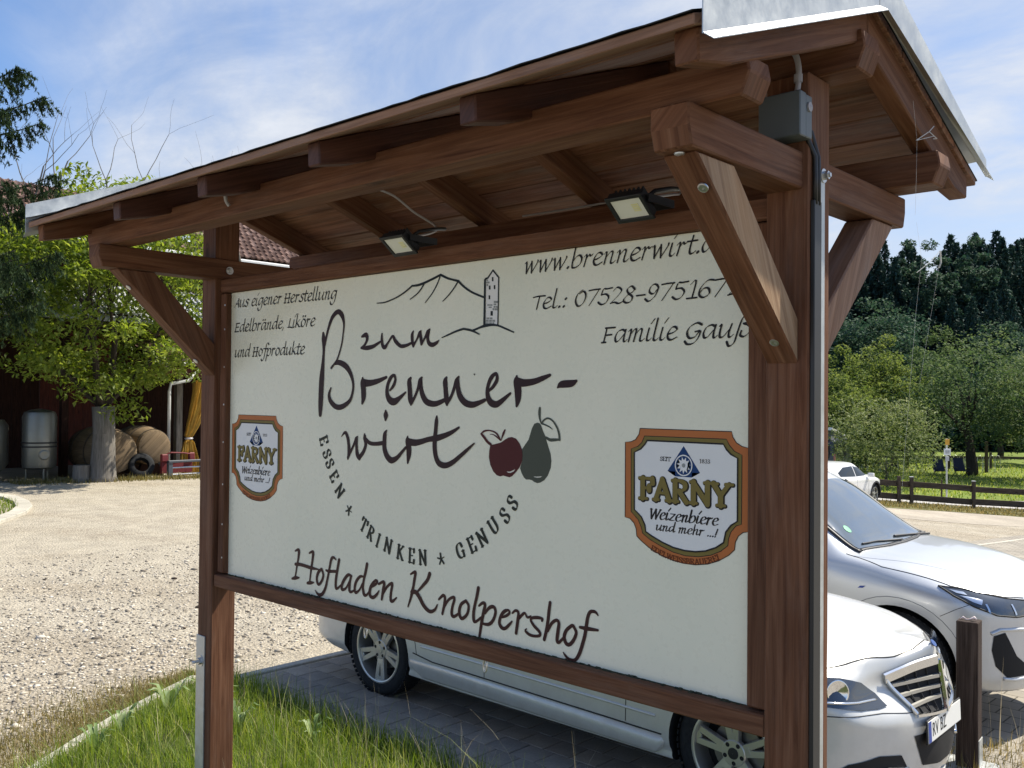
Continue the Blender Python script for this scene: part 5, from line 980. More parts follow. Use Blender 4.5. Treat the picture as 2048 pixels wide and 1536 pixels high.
# ---------------------------------------------------------------- silver estate (nearest, behind the board)
E1 = thing('estate_car', 'silver estate car with five double spoke wheels parked directly behind the notice board', 'car', (-2.45, 5.31, -.012))
W = .905
def est(x, zb, yb, ys, zs, zm, ysh, zsh, yh, zh, yg, zg, yr, zr, zt): return (x, [(0, zb), (yb, zb), (ys - .02, zb + .07), (ys, zs), (ys + .004, zm), (ysh, zsh), (yh, zh), (yg, zg), (yr, zr), (0, zt)])
ST = [est(-3.88, .42, .30, .50, .50, .60, .50, .66, .46, .70, .40, .72, .2, .73, .74),
      est(-3.81, .30, .45, .70, .45, .62, .70, .78, .66, .88, .60, .98, .3, 1.02, 1.03),
      est(-3.70, .24, .60, .84, .42, .62, .84, .82, .80, .98, .66, 1.22, .4, 1.30, 1.31),
      est(-3.5, .22, .70, .895, .40, .62, .895, .84, .85, 1.00, .64, 1.36, .44, 1.44, 1.455),
      est(-2.9, .21, .78, W, .38, .62, W, .84, .87, .98, .64, 1.40, .46, 1.48, 1.50),
      est(-2.0, .20, .80, W - .005, .36, .60, W, .82, .865, .965, .64, 1.41, .46, 1.495, 1.515),
      est(-1.25, .20, .80, W - .005, .36, .60, W, .81, .86, .95, .66, 1.34, .46, 1.44, 1.455),
      est(-.85, .20, .80, W - .005, .36, .60, W, .80, .86, .92, .72, 1.06, .50, 1.15, 1.17),
      est(-.50, .20, .80, W, .36, .60, W, .79, .86, .90, .74, .955, .55, .99, 1.0),
      est(0, .20, .78, W, .36, .60, W, .77, .84, .865, .72, .91, .50, .945, .955),
      est(.25, .20, .74, .885, .36, .58, .885, .74, .80, .825, .68, .88, .48, .922, .935),
      est(.40, .20, .68, .84, .36, .56, .84, .70, .76, .785, .62, .845, .44, .90, .922),
      est(.52, .20, .60, .76, .36, .54, .76, .66, .66, .745, .54, .80, .38, .875, .91),
      est(.60, .20, .54, .67, .34, .52, .65, .62, .38, .70, .345, .795, .25, .865, .912),
      est(.66, .20, .44, .55, .34, .50, .52, .59, .262, .68, .215, .825, .12, .875, .905),
      est(.715, .20, .32, .42, .34, .50, .38, .575, .145, .66, .085, .855, .04, .882, .897),
      est(.735, .20, .26, .36, .34, .50, .31, .565, .10, .65, .04, .87, .02, .885, .892),
      est(.758, .21, .18, .28, .35, .49, .24, .555, .065, .60, .02, .76, .01, .78, .79),
      est(.778, .23, .12, .20, .36, .48, .17, .545, .03, .585, .012, .66, .006, .67, .675),
      est(.795, .26, .05, .10, .37, .47, .08, .51, .03, .55, .015, .575, .008, .58, .585)]
body, bv = car_body(ST, [(0, .335, .372), (-2.92, .335, .372)], SILVER, E1)
for x, s, cap in ((0, -1, False), (-2.92, -1, True), (0, 1, True), (-2.92, 1, True)):
    wheel(E1, x, s * .885, .335, s, cap=cap, rot=.38 if x == 0 else .98)
SIDE = (0, 1, 0)
seam(bv, [(-2.50, -1.2, .40), (-2.3, -1.2, .372), (-.42, -1.2, .345)], SIDE, 'sill_gap', GAP, E1, .005, 20)
seam(bv, [(-2.42, -1.2, .46), (-1.75, -1.2, .455), (-.46, -1.2, .44)], SIDE, 'door_crease', SILVER, E1, .009, 20)
for x in (-1.80, -.665): seam(bv, [(x, -1.2, .362), (x + .01, -1.2, .62), (x, -1.2, .90)], SIDE, 'door_gap', GAP, E1, .0028)
seam(bv, [(-2.46, -1.2, .39), (-2.50, -1.2, .60), (-2.55, -1.2, .9)], SIDE, 'door_gap', GAP, E1, .0028)
MB().prism([(-2.55, -.905, .36), (-2.52, -.915, .30), (-2.40, -.918, .245), (-.45, -.918, .235), (-.40, -.912, .30), (-.42, -.905, .345)], (0, .10, 0)).build('sill', SILVER, E1, None, .012, local=True, smooth=R(50))
for z in (.60, .66): seam(bv, [(-3.66, -1.2, z), (-3.5, -1.2, z - .005), (-3.36, -1.2, z - .005)], SIDE, 'bumper_strip', SILVER, E1, .010)
for sgn in (-1, 1):
    d = (0, -sgn, 0)
    decal(bv, [(-.78, sgn * 1.2, 1.00), (-1.30, sgn * 1.2, 1.34), (-1.70, sgn * 1.2, 1.38), (-1.70, sgn * 1.2, .99)], d, .004, 'side_window', CARGLASS, E1)
    decal(bv, [(-1.76, sgn * 1.2, .99), (-1.76, sgn * 1.2, 1.385), (-2.55, sgn * 1.2, 1.375), (-2.66, sgn * 1.2, 1.01)], d, .004, 'side_window', CARGLASS, E1)
    decal(bv, [(-2.74, sgn * 1.2, 1.02), (-2.64, sgn * 1.2, 1.37), (-3.3, sgn * 1.2, 1.33), (-3.52, sgn * 1.2, 1.08)], d, .004, 'side_window', CARGLASS, E1)
    MB().obox((-.80, sgn * .99, 1.02), (.06, .10, .065), Matrix.Rotation(0, 3, 'X')).build('wing_mirror', SILVER, E1, None, .025, local=True, segs=3, smooth=R(60))
DWN = (0, 0, -1)
decal(bv, [(-.60, -.60, 2), (-.60, .60, 2), (-1.22, .50, 2), (-1.22, -.50, 2)], DWN, .004, 'windscreen', WSGLASS, E1)
FR = (-1, 0, 0)
# bonnet shut line, headlights, grille, lower bumper
seam(bv, [(-.45, -.78, 2), (0, -.765, 2), (.25, -.72, 2), (.42, -.64, 2), (.545, -.40, 2), (.565, -.36, 2)], DWN, 'bonnet_gap', GAP, E1, .0035, 14)
seam(bv, [(.565, -.36, 2), (.62, -.25, 2), (.67, -.12, 2), (.69, 0, 2), (.67, .12, 2), (.62, .25, 2), (.565, .36, 2)], DWN, 'bonnet_gap', GAP, E1, .0035, 8)
def P3(*q): return [Vector((2, y, z)) for y, z in q]
for sg in (-1, 1):
    hp = P3(*[(sg * a, b) for a, b in ((.435, .632), (.45, .69), (.535, .755), (.64, .785), (.76, .80), (.825, .805), (.84, .74), (.80, .675), (.62, .64), (.5, .63))])
    hl = decal(bv, hp, FR, .006, 'headlight', LAMPG, E1, 3)
    q, n_ = cast(bv, (2, sg * .715, .735), FR); MB().lathe([(0, .001), (.008, .035), (.012, .052), (.016, .058), (.014, .064)], q + Vector((.002, 0, 0)), (.8, sg * .55, .1), 24).build('lens', CHROME, hl, smooth=True, local=True)
    seam(bv, [(2, sg * .475, .665), (2, sg * .62, .673), (2, sg * .80, .695)], FR, 'light_strip', LAMPL, E1, .007, 10, .006, parent=hl)
    dk = decal(bv, P3(*[(sg * a, b) for a, b in ((.36, .30), (.42, .395), (.56, .412), (.72, .39), (.80, .33), (.74, .275), (.55, .26))]), FR, .004, 'fog_light_recess', HOLE, E1, 3)
    seam(bv, [(2, sg * .37, .315), (2, sg * .50, .335), (2, sg * .66, .338), (2, sg * .79, .33)], FR, 'chrome_blade', CHROME, E1, .014, 10, .006, parent=dk)
decal(bv, P3((-.325, .475), (.325, .475), (.25, .31), (.10, .285), (-.10, .285), (-.25, .31)), FR, .004, 'lower_intake', HOLE, E1, 3)
seam(bv, [(2, -.82, .632), (2, -.5, .612), (2, -.34, .59), (2, -.2, .575), (2, 0, .57), (2, .2, .575), (2, .34, .59), (2, .5, .612), (2, .82, .632)], FR, 'bumper_gap', GAP, E1, .003, 10)
# grille: two leaves meeting in a keel, every bar follows the nose
def band(bvh, pts, d, hw, dp, off, name, m, root, n=8, parent=None, up=(0, 0, 1)):
    path = []
    for a, b in zip(pts, pts[1:]):
        for k in range(n): path.append(Vector(a).lerp(Vector(b), k / n))
    path.append(Vector(pts[-1])); P = [cast(bvh, p, d)[0] for p in path]
    # smooth so that the bar stays straight in spite of small waves in the sheet
    for _ in range(6): P = [P[0]] + [(P[i - 1] + P[i] * 2 + P[i + 1]) / 4 for i in range(1, len(P) - 1)] + [P[-1]]
    nr = -Vector(d).normalized(); vs = []
    for i, p in enumerate(P):
        t_ = (P[min(i + 1, len(P) - 1)] - P[max(i - 1, 0)]).normalized(); u_ = (nr.cross(t_)).normalized(); w_ = t_.cross(u_); w_ = w_ if w_.dot(nr) > 0 else -w_
        for a, b in ((-hw, off), (hw, off), (hw * .8, off + dp), (-hw * .8, off + dp)): vs.append(p + u_ * a + w_ * b)
    fs = []
    for i in range(len(P) - 1):
        for k in range(4): fs.append((4 * i + k, 4 * i + (k + 1) % 4, 4 * i + 4 + (k + 1) % 4, 4 * i + 4 + k))
    fs += [(3, 2, 1, 0), tuple(4 * (len(P) - 1) + k for k in range(4))]
    return MB().add(vs, fs).build(name, m, parent or root, local=True)
GDIR = (-1, 0, -.05)
gpts = [(2, -.345, .825), (2, -.31, .73), (2, -.275, .635), (2, 0, .612), (2, .275, .635), (2, .31, .73), (2, .345, .825), (2, .18, .875), (2, 0, .892), (2, -.18, .875)]
grille = decal(bv, [Vector(p) for p in gpts], GDIR, .005, 'grille', HOLE, E1, 3)
for z, w in ((.675, .285), (.728, .30), (.780, .317)): 
    for sg in (-1, 1): band(bv, [(2, sg * w, z), (2, sg * .02, z + .012)], GDIR, .0105, .014, .006, 'slat', ALLOY, E1, 8, grille)
for sg in (-1, 1):
    band(bv, [(2, sg * .355, .818), (2, sg * .18, .858), (2, sg * .012, .875)], GDIR, .028, .012, .006, 'grille_surround', CHROME, E1, 8, grille)
    band(bv, [(2, sg * .348, .812), (2, sg * .31, .725), (2, sg * .278, .635)], GDIR, .009, .014, .006, 'grille_surround', CHROME, E1, 8, grille)
    band(bv, [(2, sg * .28, .632), (2, sg * .12, .616), (2, 0, .610)], GDIR, .009, .014, .006, 'grille_surround', CHROME, E1, 8, grille)
    for y in (.08, .15, .22): band(bv, [(2, sg * y, .625), (2, sg * y * 1.1, .845)], GDIR, .0025, .006, .006, 'upright', DARKP, E1, 8, grille)
band(bv, [(2, 0, .60), (2, 0, .87)], GDIR, .010, .018, .006, 'keel', CHROME, E1, 8, grille)
MB().lathe([(0, .022), (.004, .021), (.005, .001)], (.738, 0, .893), (.75, 0, .65), 20).build('bonnet_badge', mat('badge blue', (.05, .10, .28), .3), grille, local=True, smooth=R(30))
# number plate
PLN = Vector((.97, -.10, .10)).normalized()
def plate(root, c, right, up, txt, scale=1., nm='number_plate'):
    c = Vector(c); right = Vector(right).normalized(); up = Vector(up).normalized(); nr = right.cross(up).normalized(); rot = Matrix((right, up, nr)).transposed()
    MB().obox(c - nr * .004, (.268, .063, .004), rot).build('plate_holder', DARKP, root, None, .002, local=True)
    p = MB().obox(c + nr * .002, (.26, .055, .002), rot).build(nm, PLATEW, root, local=True)
    MB().obox(c - right * .239 + nr * .0043, (.0205, .054, .0004), rot).build('blue_band', EUB, p, local=True)
    f = bpy.data.curves.new('plate_text', 'FONT'); f.body = txt; f.size = .098; f.align_x = 'LEFT'; f.align_y = 'CENTER'; f.space_character = 1.05; f.extrude = .0004
    o = bpy.data.objects.new('t', f); COL.objects.link(o); dg = bpy.context.evaluated_depsgraph_get(); dg.update(); me = bpy.data.meshes.new_from_object(o.evaluated_get(dg)); bpy.data.objects.remove(o)
    Mx = rot.to_4x4(); Mx.translation = c - right * .205 + nr * .0048; me.transform(Mx @ Matrix.Diagonal((.80, 1.02, 1, 1))); me.materials.clear(); me.materials.append(GAP)
    o = bpy.data.objects.new('plate_letters', me); COL.objects.link(o); o.parent = p
    return p
plate(E1, (.797, 0, .485), (0, 1, 0), (-.04, 0, 1), 'RV BZ')
MB().prism([(.44, -.76, .215), (.60, -.55, .212), (.72, -.30, .212), (.80, 0, .212), (.72, .30, .212), (.60, .55, .212), (.44, .76, .215)], (0, 0, .016)).build('front_lip', SILVER, E1, None, .004, local=True)
# ---------------------------------------------------------------- silver SUV beyond it
E2 = thing('suv_car', 'bright silver SUV parked beyond the estate car with a slim headlight and black air duct', 'car', (-2.415, 7.60, -.012))
W = .915
ST = [est(-3.52, .50, .40, .60, .55, .70, .60, .80, .56, .88, .50, .95, .2, .98, 1.0),
      est(-3.45, .36, .55, .78, .50, .70, .78, .90, .74, 1.02, .68, 1.15, .3, 1.25, 1.27),
      est(-3.25, .30, .66, .88, .46, .70, .88, .94, .84, 1.10, .72, 1.38, .4, 1.50, 1.52),
      est(-2.9, .26, .74, .91, .44, .70, .91, .96, .87, 1.10, .70, 1.50, .46, 1.59, 1.61),
      est(-2.2, .24, .78, W, .42, .68, W, .95, .87, 1.08, .69, 1.55, .48, 1.63, 1.65),
      est(-1.3, .24, .78, .895, .42, .68, .905, .93, .87, 1.06, .69, 1.54, .48, 1.62, 1.64),
      est(-.95, .24, .78, .895, .42, .68, .905, .92, .87, 1.05, .70, 1.40, .48, 1.50, 1.52),
      est(-.60, .24, .78, .905, .42, .68, .91, .92, .87, 1.04, .72, 1.19, .50, 1.27, 1.29),
      est(-.34, .24, .78, .915, .42, .68, .92, .91, .87, 1.03, .74, 1.07, .56, 1.095, 1.105),
      est(0, .24, .78, .92, .42, .68, .92, .90, .865, .985, .73, 1.035, .52, 1.06, 1.07),
      est(.25, .24, .76, .905, .42, .66, .905, .87, .84, .945, .71, .995, .50, 1.02, 1.03),
      est(.42, .24, .72, .875, .42, .64, .875, .84, .81, .905, .68, .955, .46, .985, .995),
      est(.55, .23, .66, .82, .42, .62, .82, .80, .75, .865, .62, .91, .42, .945, .955),
      est(.66, .23, .54, .70, .42, .60, .70, .76, .63, .825, .52, .865, .36, .90, .91),
      est(.75, .24, .38, .50, .42, .58, .50, .72, .45, .77, .38, .81, .26, .835, .84),
      est(.80, .26, .20, .28, .42, .56, .28, .66, .25, .70, .21, .73, .12, .745, .75),
      est(.825, .30, .06, .10, .42, .54, .10, .60, .08, .62, .07, .64, .04, .65, .655)]
body2, bv2 = car_body(ST, [(0, .365, .405), (-2.69, .365, .405)], SILVERB, E2)
for x in (0, -2.69):
    for s in (-1, 1): wheel(E2, x, s * .885, .360, s, rt=.360, rr=.25, w=.235, twin=False, spokes=7, rot=.2)
# arch lip and panel lines
def arc(x, z, r, a0, a1, y, n=16): return [(x + r * math.cos(R(a0 + (a1 - a0) * k / n)), y, z + r * math.sin(R(a0 + (a1 - a0) * k / n))) for k in range(n + 1)]
seam(bv2, arc(0, .365, .465, 8, 165, -1.3), SIDE, 'arch_line', mat('shadow line', (.16, .17, .18), .4), E2, .0025, 3)
seam(bv2, [(-.40, -.795, 2), (-.30, -.80, 2), (-.12, -.845, 2), (.20, -.815, 2), (.34, -.805, 2)], DWN, 'bonnet_gap', GAP, E2, .004, 12)
seam(bv2, [(.34, -.805, 2), (.50, -.735, 2), (.62, -.60, 2), (.70, -.44, 2)], DWN, 'bonnet_gap', GAP, E2, .004, 12)
seam(bv2, [(-.36, -.795, 2), (.05, -.66, 2), (.42, -.56, 2), (.62, -.42, 2)], DWN, 'bonnet_crease', SILVERB, E2, .006, 14, -.003)
seam(bv2, [(-.56, -1.3, .30), (-.555, -1.3, .62), (-.52, -1.3, .86), (-.50, -1.3, .98)], SIDE, 'door_gap', GAP, E2, .003)
seam(bv2, [(.30, -1.3, .74), (.40, -1.3, .80), (.47, -1.3, .835)], SIDE, 'bumper_gap', GAP, E2, .002)
DG = (-.78, .62, 0)
def P4(*q):
    """outline in the oblique front view: (along, z) where along runs from the near flank towards the nose"""
    return [Vector((0, -.9, z)) + Vector((.62, .78, 0)) * a - Vector(DG) * 1.5 for a, z in q]
hp = P4((.21, .935), (.33, .925), (.47, .895), (.62, .865), (.80, .84), (.80, .752), (.66, .752), (.50, .772), (.36, .825), (.26, .885))
hl2 = decal(bv2, hp, DG, .005, 'headlight', LAMPG, E2, 4)
seam(bv2, P4((.21, .935), (.33, .925), (.47, .895), (.62, .865), (.80, .84)), DG, 'headlight_rim', GAP, E2, .006, 10, .004, parent=hl2)
seam(bv2, P4((.80, .752), (.66, .752), (.50, .772), (.36, .825), (.26, .885), (.21, .935)), DG, 'headlight_rim', GAP, E2, .006, 10, .004, parent=hl2)
decal(bv2, P4((.255, .917), (.335, .905), (.345, .888), (.285, .898)), DG, .009, 'reflector', LAMPL, E2, 2, parent=hl2)
decal(bv2, P4((.29, .888), (.365, .878), (.43, .862), (.405, .835), (.36, .85)), DG, .009, 'reflector', LAMPL, E2, 2, parent=hl2)
decal(bv2, P4((.43, .84), (.445, .84), (.455, .785), (.442, .79)), DG, .009, 'reflector', LAMPL, E2, 2, parent=hl2)
decal(bv2, P4((.64, .83), (.655, .828), (.665, .765), (.65, .765)), DG, .009, 'reflector', LAMPL, E2, 2, parent=hl2)
decal(bv2, P4((.475, .635), (.56, .655), (.58, .59), (.66, .49), (.80, .39), (.80, .35), (.58, .35), (.49, .43), (.46, .54)), DG, .004, 'air_duct', HOLE, E2, 4)
seam(bv2, P4((.455, .65), (.52, .675), (.68, .67), (.85, .65)), DG, 'duct_lip', SILVERB, E2, .012, 10, .002)
seam(bv2, P4((.55, .345), (.65, .33), (.85, .33)), DG, 'duct_lip', SILVERB, E2, .014, 10, .002)
decal(bv2, [(-.245, -1.3, .875), (-.205, -1.3, .88), (-.225, -1.3, .862), (-.262, -1.3, .858)], SIDE, .004, 'flank_badge', EUB, E2, 1)
ws = decal(bv2, [(-.36, -.66, 3), (-.30, -.30, 3), (-.285, 0, 3), (-.30, .30, 3), (-.36, .66, 3), (-.98, .59, 3), (-.98, -.59, 3)], DWN, .006, 'windscreen', WSGLASS, E2, 4)
for sg in (-1, 1):
    seam(bv2, [(-.33, sg * .70, 3), (-.66, sg * .655, 3), (-1.0, sg * .61, 3)], DWN, 'pillar_trim', DARKP, E2, .016, 12, .002)
    decal(bv2, [(-.60, sg * 1.3, 1.10), (-1.02, sg * 1.3, 1.43), (-1.5, sg * 1.3, 1.47), (-1.5, sg * 1.3, 1.10)], (0, -sg, 0), .004, 'side_window', CARGLASS, E2)
    decal(bv2, [(-1.56, sg * 1.3, 1.10), (-1.56, sg * 1.3, 1.475), (-2.4, sg * 1.3, 1.47), (-2.5, sg * 1.3, 1.13)], (0, -sg, 0), .004, 'side_window', CARGLASS, E2)
    MB().obox((-.82, sg * .99, 1.06), (.07, .10, .07), Matrix.Rotation(0, 3, 'X')).build('wing_mirror', SILVERB, E2, None, .03, local=True, segs=3, smooth=R(60))
seam(bv2, [(-.345, -.68, 3), (-.27, -.30, 3), (-.25, 0, 3), (-.27, .30, 3), (-.345, .68, 3)], DWN, 'cowl', DARKP, E2, .018, 12, -.004)
seam(bv2, [(-.27, .62, 3), (-.33, .30, 3), (-.36, .05, 3)], DWN, 'wiper', DARKP, E2, .009, 10, .012)
seam(bv2, [(-.28, .02, 3), (-.36, -.30, 3), (-.385, -.55, 3)], DWN, 'wiper', DARKP, E2, .007, 10, .012)
GREEN = mat('green disc', (.10, .45, .22), .4)
decal(bv2, [(-.52 + .03 * math.cos(a), -.50 + .035 * math.sin(a), 3) for a in [6.283 * k / 10 for k in range(10)]], DWN, .0085, 'green_sticker', GREEN, E2, 1)
# ---------------------------------------------------------------- white crossover by the fence, seen from behind its right side
def fwd_at(L, D):
    n = math.hypot(.674, .739); return ((.739 * L - .674 * D) / n, (.674 * L + .739 * D) / n)
kx_, ky_ = fwd_at(11.85, 32.4)
def hatch(root, m, length=4.4, h=1.49, W=.90):
    s = [est(-3.50, .46, .40, .58, .56, .68, .58, .80, .54, .90, .48, .96, .2, 1.0, 1.01), est(-3.44, .34, .55, .76, .50, .70, .77, .88, .72, .98, .64, 1.06, .3, 1.10, 1.11),
         est(-3.25, .28, .66, .86, .46, .70, .87, .92, .82, 1.02, .70, 1.16, .4, 1.26, 1.28), est(-2.9, .25, .74, .90, .44, .70, .90, .92, .85, 1.02, .68, 1.30, .46, 1.42, 1.44),
         est(-2.2, .24, .78, W, .42, .68, W, .90, .86, 1.0, .67, 1.39, .46, 1.475, h), est(-1.4, .24, .78, .885, .42, .66, .89, .88, .85, .97, .67, 1.37, .46, 1.46, h - .015),
         est(-.95, .24, .78, .885, .42, .66, .89, .87, .85, .955, .68, 1.24, .46, 1.34, 1.36), est(-.4, .24, .78, .895, .42, .66, .90, .86, .85, .94, .72, .99, .5, 1.02, 1.03),
         est(0, .24, .78, W, .42, .66, W, .84, .84, .91, .70, .96, .5, .99, 1.0), est(.45, .24, .70, .85, .42, .62, .85, .78, .77, .84, .62, .88, .42, .91, .92),
         est(.70, .25, .5, .66, .42, .58, .66, .70, .58, .75, .46, .78, .3, .80, .81), est(.80, .28, .2, .34, .42, .54, .34, .62, .28, .65, .2, .67, .1, .68, .685)]
    return car_body(s, [(0, .345, .40), (-2.65, .345, .40)], m, root, 4, 70)
dirv = Vector((-.674 + .739 * .93, .739 + .674 * .93, 0)).normalized()
E3 = thing('crossover_car', 'white crossover car seen from behind, parked by the wooden fence', 'car', (kx_, ky_, float(gz(kx_, ky_)) + .02), math.atan2(dirv.y, dirv.x))
body3, bv3 = hatch(E3, WHITEP)
for x in (0, -2.65):
    for s in (-1, 1): wheel(E3, x, s * .875, .335, s, rr=.235, twin=False, rot=.2)
    for s in (-1, 1):
        mb = MB(); P_ = arc(x, .345, .435, -12, 192, 0, 22); Q_ = arc(x, .345, .375, -12, 192, 0, 22)
        vs = [(p[0], s * .915, p[2]) for p in P_] + [(p[0], s * .915, p[2]) for p in Q_] + [(p[0], s * .80, p[2]) for p in P_] + [(p[0], s * .80, p[2]) for p in Q_]; n = len(P_)
        fs = []
        for i in range(n - 1): fs += [(i, i + 1, n + i + 1, n + i), (i, 2 * n + i, 2 * n + i + 1, i + 1), (n + i, n + i + 1, 3 * n + i + 1, 3 * n + i)]
        mb.add(vs, fs); mb.build('arch_cladding', DARKP, E3, local=True)
for sg in (-1, 1):
    MB().prism([(-2.25, sg * .905, .24), (-.42, sg * .905, .24), (-.42, sg * .905, .36), (-2.25, sg * .905, .37)], (0, -sg * .1, 0)).build('sill_cladding', DARKP, E3, None, .01, local=True)
    decal(bv3, [(-.62, sg * 1.3, 1.005), (-1.02, sg * 1.3, 1.27), (-1.5, sg * 1.3, 1.345), (-1.5, sg * 1.3, 1.01)], (0, -sg, 0), .005, 'side_window', CARGLASS, E3)
    decal(bv3, [(-1.56, sg * 1.3, 1.01), (-1.56, sg * 1.3, 1.345), (-2.3, sg * 1.3, 1.335), (-2.8, sg * 1.3, 1.18), (-2.72, sg * 1.3, 1.06)], (0, -sg, 0), .005, 'side_window', CARGLASS, E3)
    decal(bv3, [(-3.8, sg * .30, .93), (-3.8, sg * .60, .95), (-3.8, sg * .80, .96), (-3.8, sg * .80, .87), (-3.8, sg * .55, .87), (-3.8, sg * .30, .88)], (1, 0, 0), .006, 'tail_light', REDL, E3)
    decal(bv3, [(-3.14, sg * 1.3, .945), (-3.36, sg * 1.3, .95), (-3.36, sg * 1.3, .88), (-3.2, sg * 1.3, .89)], (0, -sg, 0), .006, 'tail_light', REDL, E3)
    decal(bv3, [(-3.8, sg * .62, .52), (-3.8, sg * .78, .55), (-3.8, sg * .78, .46), (-3.8, sg * .66, .44)], (1, 0, 0), .006, 'reflector', DARKP, E3)
    MB().obox((-.62, sg * .98, 1.02), (.06, .10, .07), Matrix.Rotation(0, 3, 'X')).build('wing_mirror', WHITEP, E3, None, .03, local=True, segs=2, smooth=R(60))
    for x in (-.60, -1.53): seam(bv3, [(x, sg * 1.3, .40), (x, sg * 1.3, .96)], (0, -sg, 0), 'door_gap', GAP, E3, .004)
decal(bv3, [(-3.9, -.60, 1.20), (-3.9, .60, 1.20), (-3.9, .66, 1.05), (-3.9, -.66, 1.05)], (1, 0, 0), .006, 'rear_window', CARGLASS, E3)
MB().prism([(-3.28, -.62, 1.30), (-3.0, -.62, 1.405), (-3.0, -.62, 1.43), (-3.34, -.62, 1.33)], (0, 1.24, 0)).build('roof_spoiler', WHITEP, E3, None, .008, local=True)
# ---------------------------------------------------------------- dark camper van with a raised pale roof, half hidden by the shrub
vx, vy = fwd_at(16.4, 48.6)
vd = Vector((-.674 + .739 * .55, .739 + .674 * .55, 0)).normalized()
E4 = thing('camper_van', 'dark blue camper van with a raised pale roof half hidden behind the shrub', 'van', (vx, vy, float(gz(vx, vy))), math.atan2(vd.y, vd.x))
prof = [(-2.6, .35), (-2.62, 1.0), (-2.52, 1.95), (-2.4, 2.12), (1.2, 2.12), (2.0, 1.35), (2.6, 1.15), (2.7, .5), (2.6, .35)]
MB().prism([(x, -.97, z) for x, z in prof], (0, 1.94, 0)).build('body', NAVY, E4, None, .12, local=True, segs=3, smooth=R(50))
MB().prism([(-2.35, -.75, 2.121), (1.0, -.75, 2.121), (1.0, -.75, 2.20), (-2.35, -.75, 2.60)], (0, 1.5, 0)).build('tent_cloth', mat('grey tent cloth', (.10, .11, .13), .8), E4, local=True)
MB().prism([(-2.62, -.86, 2.62), (1.2, -.86, 2.20), (1.2, -.86, 2.30), (-2.55, -.86, 2.76)], (0, 1.72, 0)).build('raised_roof', WHITEP, E4, None, .03, local=True, segs=2)
MB().box((-2.628, -.72, 1.22), (-2.585, .72, 1.88)).build('rear_window', CARGLASS, E4, None, .02, local=True)
for s in (-1, 1):
    MB().box((-2.635, s * .95 - .06, .95), (-2.50, s * .95 + .03, 1.5)).build('tail_light', REDL, E4, local=True)
    for x in (-1.6, 1.6): wheel(E4, x, s * .96, .33, s, twin=False, rr=.22)
    MB().box((-1.9, s * .972 - .01, 1.2), (.9, s * .972 + .01, 1.85)).build('side_window', CARGLASS, E4, None, .02, local=True)
MB().box((-2.67, -.9, .42), (-2.5, .9, .62)).build('rear_bumper', DARKP, E4, None, .03, local=True)
MB().box((-2.655, -.26, .70), (-2.63, .26, .81)).build('number_plate', PLATEW, E4, local=True)
# ---------------------------------------------------------------- low wooden post with its metal shoe
lp = thing('low_post', 'short weathered dark wooden post in a grey metal shoe in front of the silver cars', 'post', (-1.78, 6.18, float(gz(-1.78, 6.18))))
PEEL = wood('peeling dark wood', (.028, .020, .016), (.065, .046, .037), (.125, .095, .080), .8, 1.2, knots=False, spec=.15)
t = PEEL.node_tree
z0 = float(gz(-1.78, 6.18))
def rotbox(c, half, ang): return MB().obox(c, half, Matrix.Rotation(ang, 3, 'Z'))
rotbox((-1.78, 6.18, z0 + .47), (.062, .062, .45), .09).build('post', PEEL, lp, (0, 0, 1), .004)
shoe = MB()
for s in (-1, 1):
    rotbox((-1.78 + s * .0655 * math.cos(.09), 6.18 + s * .0655 * math.sin(.09), z0 + .10), (.003, .05, .10), .09).build('shoe_strap', ZINC, lp)
MB().obox((-1.78, 6.18, z0 + .012), (.15, .13, .016), Matrix.Rotation(.09, 3, 'Z')).build('shoe_plate', ZINC, lp, None, .01)
TAPE = mat('red and white tape', (.75, .62, .60), .5)
MB().tube([(-1.825, 6.16, z0 + .925), (-1.81, 6.17, z0 + .935), (-1.79, 6.165, z0 + .924), (-1.77, 6.175, z0 + .928), (-1.745, 6.17, z0 + .942), (-1.735, 6.175, z0 + .93)], [.004, .007, .004, .005, .010, .004], 6).build('tape_scrap', TAPE, lp, smooth=True)
# ================================================================ vegetation builders
BARK = wood('grey bark', (.10, .09, .075), (.19, .175, .155), (.30, .28, .25), .9, 1.2, knots=False, spec=.1)
BARKD = wood('dark bark', (.025, .02, .016), (.05, .042, .034), (.09, .078, .065), .9, 1.2, knots=False, spec=.1)
def leaf_quads(C, L, W, droop=.3, fold=.25, rng=NP):
    """pointed leaves (rhombs folded along the midrib) at centres C"""
    n = len(C); a = rng.uniform(0, 2 * np.pi, n); el = rng.normal(-droop, .5, n); l = L * rng.uniform(.65, 1.3, n); w = W * rng.uniform(.7, 1.25, n)
    d = np.stack([np.cos(a) * np.cos(el), np.sin(a) * np.cos(el), np.sin(el)], 1); s = np.stack([-np.sin(a), np.cos(a), rng.normal(0, .45, n)], 1); s /= np.linalg.norm(s, axis=1)[:, None]
    u = np.cross(d, s); b = C - d * l[:, None] * .5; t_ = C + d * l[:, None] * .5; m = C - d * l[:, None] * .08 + u * (fold * w)[:, None]
    V = np.stack([b, m + s * w[:, None] * .5, t_, m - s * w[:, None] * .5], 1).reshape(-1, 3); F = np.arange(4 * n).reshape(n, 4); return V, F
def blob_points(center, rad, n, rng=NP, shell=.55):
    v = rng.normal(size=(n, 3)); v /= np.linalg.norm(v, axis=1)[:, None]; r = shell + (1 - shell) * rng.uniform(0, 1, n) ** .6
    r = np.where(rng.uniform(0, 1, n) < .25, rng.uniform(.1, 1, n), r); return np.asarray(center) + v * r[:, None] * np.asarray(rad)
